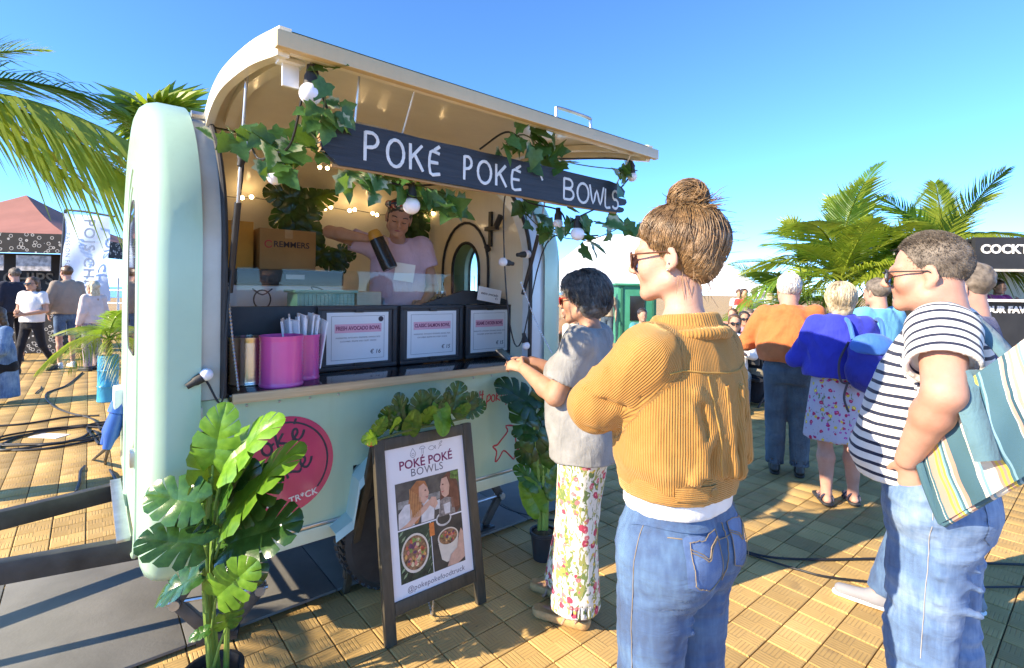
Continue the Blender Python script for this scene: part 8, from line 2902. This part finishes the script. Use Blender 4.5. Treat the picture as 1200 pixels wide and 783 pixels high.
# small palm in the blue barrel
pS = gnd(128, 470)
def barrel(o):
    BB = plain('turquoise_barrel', (0.03, 0.36, 0.58), 0.4, 0.12, 6)
    m = MB(); m.lathe([(0.115, 0.0), (0.125, 0.01), (0.118, 0.2), (0.126, 0.215), (0.118, 0.23), (0.118, 0.42), (0.126, 0.435), (0.118, 0.45), (0.122, 0.64), (0.105, 0.64), (0.10, 0.6), (0, 0.6)], 28)
    m.build('barrel', BB, o, True)
palm('small drooping palm planted in a turquoise barrel left of the trailer', (pS.x, pS.y, 0), 0.85, crown(12, 0.72, (0, 75), (PALM_B, PALM_A, PALM_B), (1, 3)), 0.04, GP, tub=barrel)
# palms on the right
for i, (px, d, h, n, L, lab) in enumerate([(985, 10.2, 1.9, 22, 2.0, 'bushy feather palm behind the orange sweater and blue cardigan'), (1105, 9.6, 2.2, 20, 1.8, 'feather palm right of the centre clump beside the dark cocktail bar'), (1045, 11.2, 2.0, 20, 2.1, 'dense feather palm between the two front palms'), (930, 11.5, 1.2, 12, 1.7, 'low palm at the left end of the palm clump')]):
    b = spot(px, d)
    palm(lab, b, h, crown(n, L, (-5, 82), ALLM, (0, 1, 2)), 0.11, GP)
b = spot(955, 10.8)
fanp = thing('palm_tree', 'fan palm with round upright leaves above the palm clump', 'palm', b, 0, GP)
m = MB(); m.tube([V(0, 0, 0.9 * i / 8) for i in range(9)], [0.06 * (1.1 if i % 2 else 0.95) for i in range(9)], 8); m.build('trunk', TRUNK, fanp, True)
for (px, py, s, k, mat) in ((930, 268, 0.42, 0, PALM_B), (980, 242, 0.42, 1, PALM_B), (1100, 258, 0.45, 0, PALM_B), (945, 300, 0.35, 1, PALM_A), (1060, 285, 0.40, 1, PALM_A)):
    c = atD(px, py, 10.6)
    o = bpy.data.objects.new('leaf', FAN[k]); COL.objects.link(o); o.parent = fanp
    if not FAN[k].materials:
        FAN[k].materials.append(mat)
    o.material_slots[0].link = 'OBJECT'; o.material_slots[0].material = mat
    o.matrix_local = Matrix.Translation(c - b) @ Matrix.Rotation(R(YAW), 4, 'Z') @ Matrix.Rotation(R(70), 4, 'X') @ Matrix.Rotation(R(rp.uniform(-25, 25)), 4, 'Z') @ Matrix.Scale(s, 4)
    m = MB(); m.tube(smooth_path([V(0, 0, 0.85), (c - b) * 0.6 + V(0, 0, 0.1), c - b], 4), 0.014, 6); m.build('stem', STEM, fanp, True)
upr = spot(1000, 10.4)
put_frond(fanp, FR[2], PALM_C, atD(996, 262, 10.4), camdir(80), 62, 1.5, 0, b)

# ------------------------------------------------------------------ left background: dark stall, banner, railing
TC = dl(12.0, -10.55)
ux = (dl(11.2, -14.6) - TC); ux.z = 0; ux.normalize(); uy = V(-ux.y, ux.x, 0)
if uy.dot(FW) < 0:
    uy = -uy
st = thing('market_tent', 'dark market stall with faded red canopy and patterned black valance', 'stall', TC)
TW, TD, EZ, AZ = 4.2, 4.0, 2.36, 4.0
c4 = [V(0, 0, 0), ux * TW, ux * TW + uy * TD, uy * TD]
apex = (c4[0] + c4[2]) / 2 + V(0, 0, AZ)
m = MB()
nseg = 10
for k in range(4):
    a = c4[k] + V(0, 0, EZ + 0.45); b2 = c4[(k + 1) % 4] + V(0, 0, EZ + 0.45)
    vs = []
    for i in range(nseg + 1):
        t = i / nseg
        sag = -0.10 * math.sin(PI * t)
        vs += [a.lerp(apex, t) + V(0, 0, sag), b2.lerp(apex, t) + V(0, 0, sag)]
    m.add(vs, [(2 * i, 2 * i + 1, 2 * i + 3, 2 * i + 2) for i in range(nseg)])
m.build('canopy', plain('faded_red_canvas', (0.34, 0.14, 0.105), 0.8, 0.12, 1.5), st)
t = NT('swirl_print')
v = t.coord('Object')
vo = t.n('TexVoronoi', feature='DISTANCE_TO_EDGE'); vo.inputs['Scale'].default_value = 9; t.l(v, vo.inputs['Vector'])
v2 = t.n('TexVoronoi'); v2.inputs['Scale'].default_value = 9; t.l(v, v2.inputs['Vector'])
ring = t.math('MULTIPLY', t.math('GREATER_THAN', v2.outputs['Distance'], 0.28), t.math('LESS_THAN', v2.outputs['Distance'], 0.38))
t.col(t.mix(ring, (0.015, 0.014, 0.014), (0.42, 0.40, 0.36))); t.set(Roughness=0.8)
SWIRL = t.m
for k in range(2):
    a = c4[0] if k == 0 else c4[3]; b2 = c4[1] if k == 0 else c4[0]
    m = MB(); m.bar(a + V(0, 0, EZ + 0.22), b2 + V(0, 0, EZ + 0.22), 0.02, 0.46); m.build('valance', SWIRL, st)
for c_ in c4:
    m = MB(); m.bar(c_, c_ + V(0, 0, EZ + 0.4), 0.05, 0.05, (1, 0, 0)); m.build('post', BLACKM, st)
m = MB(); m.bar(c4[0] + uy * 1.2 + V(0, 0, 1.2), c4[1] + uy * 1.2 + V(0, 0, 1.2), 0.03, 2.4); bw_ = m.build('back_wall', plain('stall_black', (0.012, 0.012, 0.013), 0.7), st)
m = MB(); m.bar(c4[0] + ux * 0.1 + uy * 0.3 + V(0, 0, 0.5), c4[1] + uy * 0.3 + V(0, 0, 0.5), 0.4, 1.0); m.build('stall_counter', SWIRL, st)
me = text_mesh('CHIPS', 0.42, 0.01, 0.004); me.transform(frame_mat(c4[0] + ux * 1.5 + uy * 1.17 + V(0, 0, 1.75), -ux, (0, 0, 1))); link('lettering', me, plain('dull_gold', (0.18, 0.15, 0.11), 0.6), st)
for q in (0.75, 1.7):
    m = MB(); m.bar(c4[0] + ux * (q - 0.35) + uy * 0.15 + V(0, 0, 2.12), c4[0] + ux * (q + 0.35) + uy * 0.15 + V(0, 0, 2.12), 0.02, 0.36); m.build('photo_board', plain('board_print', (0.45, 0.42, 0.40), 0.5, 0.5, 9), st)
me = text_mesh('O', 0.5, 0.01, 0.01); me.transform(frame_mat(c4[0] + ux * 3.0 + uy * 0.55 + V(0, 0, 3.35), -ux, V(0, 0, 0.8) + uy * 0.9)); link('lettering', me, WHITEP, st)

FB = dl(10.8, -9.65)
fb = thing('flag_banner', 'pale blue vertical flag banner with dark lettering beside the hooded man', 'banner', FB)
bx = (RT * 1.0 + FW * 0.1).normalized()
m = MB(); m.tube([V(0, 0, 0), V(0.03, 0, 1.6) , V(0.10, 0, 3.22)], 0.03, 8); m.tube(smooth_path([V(0.10, 0, 3.22), bx * 0.4 + V(0.1, 0, 3.19), bx * 0.98 + V(0.1, 0, 3.10)], 4), 0.022, 8)
m.build('pole', BLACKM, fb, True)
vs = []
for i in range(25):
    for j in range(13):
        u = j / 12; z = lerp(3.14 - 0.05 * u, 1.25 + 0.04 * math.sin(u * 7), i / 24)
        vs.append(bx * (0.06 + 0.90 * u) + V(0.03, 0, 0) + FW * (0.05 * math.sin(u * 6 + i * 0.35) * (0.3 + i / 30)) + V(0, 0, z))
fc = link('flag_cloth', mesh_from('flag_cloth', vs, [(i * 13 + j, i * 13 + j + 1, (i + 1) * 13 + j + 1, (i + 1) * 13 + j) for i in range(24) for j in range(12)]), plain('pale_blue_cloth', (0.50, 0.62, 0.78), 0.7, 0.08, 3), fb)
for s, size, u, z in (('POIS CHIC', 0.30, 0.66, 2.22), ('PASSION FOR FOOD', 0.12, 0.24, 2.1)):
    me = text_mesh(s, size, 0.004, 0.004 if size > 0.2 else 0, 0, 1.15)
    me.transform(frame_mat(bx * u - FW * 0.09 + V(0, 0, z), (0, 0, -1), bx)); link('lettering', me, plain('slate_ink', (0.14, 0.20, 0.30), 0.6), fc)

rl = thing('promenade_railing', 'thin grey railing along the sea edge behind the banner', 'railing', dl(18, -17))
RO = dl(18, -17)
for i in range(9):
    c = dl(18 - 0.1 * i, -17 + 1.6 * i) - RO
    m = MB(); m.tube([c, c + V(0, 0, 1.9)], 0.035, 8); m.build('post', STEEL, rl, True)
for z in (0.5, 1.0, 1.45, 1.88):
    m = MB(); m.tube([V(0, 0, z), dl(17.2, -4.2) - RO + V(0, 0, z)], 0.022, 6); m.build('rail', STEEL, rl, True)

# ------------------------------------------------------------------ right background
MW = plain('white_canvas', (0.80, 0.80, 0.78), 0.7, 0.03, 1.0)
mq = thing('white_marquee', 'large white marquee roof behind the two women at the counter', 'marquee', dl(22, 5))
MO = dl(22, 5)
P_ = lambda px, py, d: atD(px, py, d) - MO
m = MB()
a0, a1, a2, a3 = P_(600, 341, 20), P_(905, 343, 20), P_(880, 338, 27), P_(628, 336, 27)
r0, r1 = P_(690, 278, 23.5), P_(800, 268, 23.5)
def sheet(c0, c1, c2, c3, n=8, sag=0.25):
    vs = []
    for i in range(n + 1):
        for j in range(n + 1):
            u, v_ = i / n, j / n
            q = c0.lerp(c1, u).lerp(c3.lerp(c2, u), v_)
            vs.append(q - V(0, 0, sag * math.sin(PI * v_) * (0.6 + 0.4 * math.sin(PI * u))))
    m.add(vs, [(i * (n + 1) + j, (i + 1) * (n + 1) + j, (i + 1) * (n + 1) + j + 1, i * (n + 1) + j + 1) for i in range(n) for j in range(n)])
sheet(a0, a1, r1, r0); sheet(a1, a2, r1, r1); sheet(a2, a3, r0, r1); sheet(a3, a0, r0, r0)
m.build('marquee_roof', MW, mq, True, angle=50)
m = MB(); m.sphere(P_(737, 268, 23.4), 0.12, 8, 6); m.build('finial', BLACKM, mq, True)
for px in (610, 760, 895):
    q = P_(px, 343, 20.2); m = MB(); m.bar(V(q.x, q.y, 0), V(q.x, q.y, q.z), 0.10, 0.10, (1, 0, 0)); m.build('post', MW, mq)
gb = thing('green_kiosk', 'small green wooden kiosk with dark window under the marquee', 'kiosk', spot(742, 15))
kd = spot(742, 15)
GW = plain('green_boards', (0.03, 0.24, 0.14), 0.6, 0.15, 3)
m = MB(); m.box((0, 0, 0.95), (1.1, 1.0, 1.7), R(YAW)); m.build('kiosk_body', GW, gb, bevel=0.01)
m = MB(); m.box((0, 0, 1.83), (1.3, 1.2, 0.06), R(YAW)); m.build('kiosk_roof', GW, gb, bevel=0.01)
m = MB(); c = -FW * 0.51; m.box((c.x, c.y, 1.15), (0.42, 0.03, 0.7), R(YAW)); m.build('window', BLACKG, gb)
for x in (-0.45, 0.45):
    m = MB(); c = RT * x - FW * 0.52; m.box((c.x, c.y, 0.95), (0.06, 0.03, 1.7), R(YAW)); m.build('corner_board', plain('dark_green', (0.02, 0.14, 0.08), 0.6), gb)

# cocktail bar
CBO = spot(1140, 7.9)
cbx = (RT - FW * 0.12).normalized(); cby = V(-cbx.y, cbx.x, 0)
cb = thing('cocktail_bar', 'black cocktail bar stall with white lettering at the right edge', 'bar', CBO)
BW = 3.6
def cbox(name, x0, x1, y0, y1, z0, z1, mat, bevel=0.0):
    m = MB(); c = cbx * ((x0 + x1) / 2) + cby * ((y0 + y1) / 2) + V(0, 0, (z0 + z1) / 2)
    m.box(c, (x1 - x0, y1 - y0, z1 - z0), math.atan2(cbx.y, cbx.x)); return m.build(name, mat, cb, bevel=bevel)
BK = plain('bar_black', (0.022, 0.022, 0.022), 0.6, 0.3, 3)
cbox('front_panel', 0, BW, 0, 0.06, 0, 1.52, BK); cbox('counter_top', -0.05, BW, -0.12, 0.35, 1.525, 1.565, plain('white_plastic', (0.78, 0.78, 0.76)), 0.005)
cbox('fascia', 0, BW, -0.04, 0.04, 2.02, 2.52, BK); cbox('roof', -0.05, BW, 0.05, 2.0, 2.46, 2.50, BK); cbox('back_wall', 0, BW, 1.95, 2.0, 0, 2.45, CREAM); cbox('side_wall', 0, 0.04, 0.07, 1.94, 0, 2.45, BK)
cbox('awning_edge', 0, BW, -0.06, -0.045, 1.99, 2.03, plain('pale_strip', (0.45, 0.42, 0.36), 0.6))
for s, size, x, z in (('COCKTAILS', 0.19, 0.58, 2.33), ('OUR FAVOURITES', 0.14, 0.72, 1.40)):
    me = text_mesh(s, size, 0.004, 0.006, 0, 1.0); me.transform(frame_mat(cbx * x + cby * (-0.048 if z > 2 else -0.006) + V(0, 0, z), cbx, (0, 0, 1))); link('lettering', me, plain('sign_white', (0.78, 0.77, 0.74), 0.6, 0.03), cb)
wl = CBO + cbx * 0.92 + cby * 0.75
simple('woman in magenta top drinking behind the cocktail bar counter', (wl.x, wl.y, 0.25), 235, 1.62, cl('magenta', (0.45, 0.05, 0.22)), cl('black', (0.015, 0.015, 0.018)), H_DARK, SK_B, 0.012, 'long', hair='bun', joints=dict(elL=(-0.25, 0.10, 1.18), wrL=(-0.06, 0.28, 1.38), elR=(0.27, 0.10, 1.15), wrR=(0.05, 0.30, 1.2)))
cup = thing('paper_cup', 'small white cup on the cocktail bar counter at the right edge', 'cup', CBO + cbx * 0.92 + cby * 0.1 + V(0, 0, 1.566))
m = MB(); m.lathe([(0.035, 0), (0.045, 0.13), (0.04, 0.13), (0.032, 0.01), (0, 0.01)], 16); m.build('cup', WHITEP, cup, True)

# ------------------------------------------------------------------ cafe crowd
SIT = dict(hipL=(-0.09, 0, 0.48), hipR=(0.09, 0, 0.48), knL=(-0.11, 0.42, 0.49), knR=(0.11, 0.42, 0.49), anL=(-0.11, 0.40, 0.085), anR=(0.11, 0.44, 0.085), neck=(0, 0.02, 1.04), shL=(-0.175, 0.02, 0.99), shR=(0.175, 0.02, 0.99), elL=(-0.25, 0.10, 0.74), elR=(0.25, 0.10, 0.74), wrL=(-0.12, 0.34, 0.78), wrR=(0.12, 0.34, 0.78), head=(0, 0.06, 1.20))
CRW = 'people at the cafe tables'
CD = [  # label, px, d, facing offset from towards camera, seated, shirt, hair, hairstyle, skin
    ('seated woman in rose pink top and sunglasses nearest the mustard jacket', 872, 8.6, 10, 1, ('rose', (0.55, 0.22, 0.28)), H_DARK, 'long', SK_B, True),
    ('seated dark haired man in white shirt and sunglasses at the cafe', 893, 8.2, -15, 1, ('ivory', (0.70, 0.68, 0.62)), H_DARK, 'short', SK_B, True),
    ('seated person in grey top left of the orange sweater', 908, 8.8, 30, 1, ('ash', (0.35, 0.35, 0.35)), H_BROWN, 'short', SK_C, False),
    ('seated woman in coral blouse with long brown hair', 860, 10.2, -20, 1, ('coral', (0.62, 0.24, 0.18)), H_BROWN, 'long', SK_D, False),
    ('seated man in mustard yellow shirt in the cafe crowd', 873, 11.5, 25, 1, ('yellow', (0.60, 0.38, 0.06)), H_SHORT, 'short', SK_C, False),
    ('seated woman in pale lilac cardigan in the cafe crowd', 888, 10.6, 0, 1, ('mauve', (0.48, 0.40, 0.52)), H_PALE, 'long', SK_D, True),
    ('standing man in cornflower blue shirt behind the cafe tables', 884, 13.5, 180, 0, ('cornflower', (0.16, 0.30, 0.55)), H_SHORT, 'short', SK_C, False),
    ('standing woman in pale blue and white top behind the cafe tables', 903, 14.0, 160, 0, ('icy', (0.45, 0.58, 0.70)), H_PALE, 'long', SK_D, False),
    ('standing person in white jacket at the back of the cafe', 866, 15.0, 20, 0, ('chalk', (0.74, 0.73, 0.70)), H_BROWN, 'short', SK_D, False),
    ('seated man in black tee at the near cafe table', 884, 7.4, 150, 1, ('black', (0.015, 0.015, 0.018)), H_DARK, 'short', SK_C, False),
    ('seated woman in cream top behind the grey haired customer', 672, 9.0, 40, 1, ('cream', (0.62, 0.56, 0.44)), H_BROWN, 'long', SK_D, True),
    ('seated man in brown shirt seen past the trailer tail', 664, 10.5, -30, 1, ('brown', (0.20, 0.12, 0.07)), H_DARK, 'short', SK_B, False),
    ('seated woman in teal top near the green kiosk', 752, 9.5, 20, 1, ('teal', (0.05, 0.26, 0.28)), H_DARK, 'bun', SK_D, False),
    ('standing person in beige coat near the marquee post', 712, 14.5, 0, 0, ('sand', (0.45, 0.36, 0.24)), H_BROWN, 'long', SK_D, False),
    ('standing person in white tee far behind the orange sweater', 917, 15.5, 0, 0, ('bright', (0.76, 0.75, 0.74)), H_SHORT, 'short', SK_C, False),
    ('seated child in orange tee among the cafe crowd', 851, 9.4, 15, 1, ('tangerine', (0.66, 0.24, 0.05)), H_BROWN, 'short', SK_D, False),
    ('seated woman in striped light top at the back table', 899, 12.2, -10, 1, ('stripe_light', (0.55, 0.52, 0.50)), H_PALE, 'long', SK_D, False),
    ('seated woman in white blouse and dark glasses just right of the mustard jacket', 861, 7.3, 5, 1, ('snow', (0.72, 0.70, 0.68)), H_BROWN, 'long', SK_D, True),
    ('seated man in denim blue shirt behind the near cafe table', 880, 9.6, -12, 1, ('denim_cloth', (0.12, 0.20, 0.34)), H_SHORT, 'short', SK_C, True),
    ('standing woman in red top among the far cafe crowd', 872, 13.0, 30, 0, ('red', (0.55, 0.05, 0.06)), H_DARK, 'long', SK_D, False),
    ('seated man in olive shirt at the back table', 862, 12.8, 40, 1, ('olive', (0.20, 0.21, 0.09)), H_WHITE, 'short', SK_C, False),
]
for lab, px, d, off, sit, sh, hm, hst, sk, gl_ in CD:
    q = spot(px, d)
    f = math.degrees(math.atan2(-q.y, -q.x)) + off
    simple(lab, q, f, 1.72 if 'child' not in lab else 1.35, cl(*sh), DENIM_D if not sit or px % 2 else cl('khaki', (0.25, 0.22, 0.16)), hm, sk, 0.021, 'short' if px % 3 else 'long', hair=hst, joints=SIT if sit else None, hem=0.48 if sit else 0.93, glasses=gl_, group=CRW)
TWH = plain('table_white', (0.72, 0.72, 0.70), 0.5, 0.05)
for i, (px, d, lab) in enumerate(((880, 7.9, 'round white cafe table nearest the mustard jacket'), (868, 10.9, 'round white cafe table behind the near one'), (680, 9.6, 'round white cafe table behind the grey haired customer'), (762, 9.0, 'round white cafe table near the green kiosk'))):
    q = spot(px, d)
    o = thing('cafe_table', lab, 'table', q, 0, 'cafe tables')
    m = MB(); m.lathe([(0.0, 0.715), (0.38, 0.715), (0.385, 0.725), (0.38, 0.74), (0, 0.74)], 28); m.build('table_top', TWH, o, True)
    m = MB(); m.tube([V(0, 0, 0.03), V(0, 0, 0.714)], 0.03, 10); m.build('leg', BLACKM, o, True)
    m = MB(); m.lathe([(0.22, 0), (0.22, 0.02), (0.04, 0.035), (0, 0.035)], 20); m.build('foot', BLACKM, o, True)
# folding chairs under the seated people
CHM = plain('chair_black', (0.03, 0.03, 0.032), 0.5)
ch0 = None
for lab, px, d, off, sit, sh, hm, hst, sk, gl_ in CD:
    if not sit:
        continue
    q = spot(px, d); f = math.degrees(math.atan2(-q.y, -q.x)) + off
    who = lab.split(' in ')[1].split(' ')
    L = 'black folding chair under the %s wearing %s %s' % ('child' if 'child' in lab else ('man' if 'man in' in lab and 'woman' not in lab else 'sitter'), who[0], who[1])
    if ch0 is None:
        o = thing('folding_chair', L, 'chair', q, R(f - 90), 'cafe chairs'); ch0 = o
        m = MB(); m.box((0, 0.02, 0.375), (0.40, 0.40, 0.03)); m.build('seat', CHM, o)
        m = MB(); m.box((0, -0.20, 0.72), (0.40, 0.025, 0.24)); m.build('backrest', CHM, o)
        for x in (-0.19, 0.19):
            m = MB(); m.bar((x, -0.20, 0.84), (x, 0.16, 0.0), 0.02, 0.02); m.build('leg', CHM, o)
            m = MB(); m.bar((x, 0.18, 0.36), (x, -0.20, 0.0), 0.02, 0.02); m.build('leg', CHM, o)
    else:
        o = copy_tree(ch0); o.location = q; o.rotation_euler = (0, 0, R(f - 90)); o['label'] = L
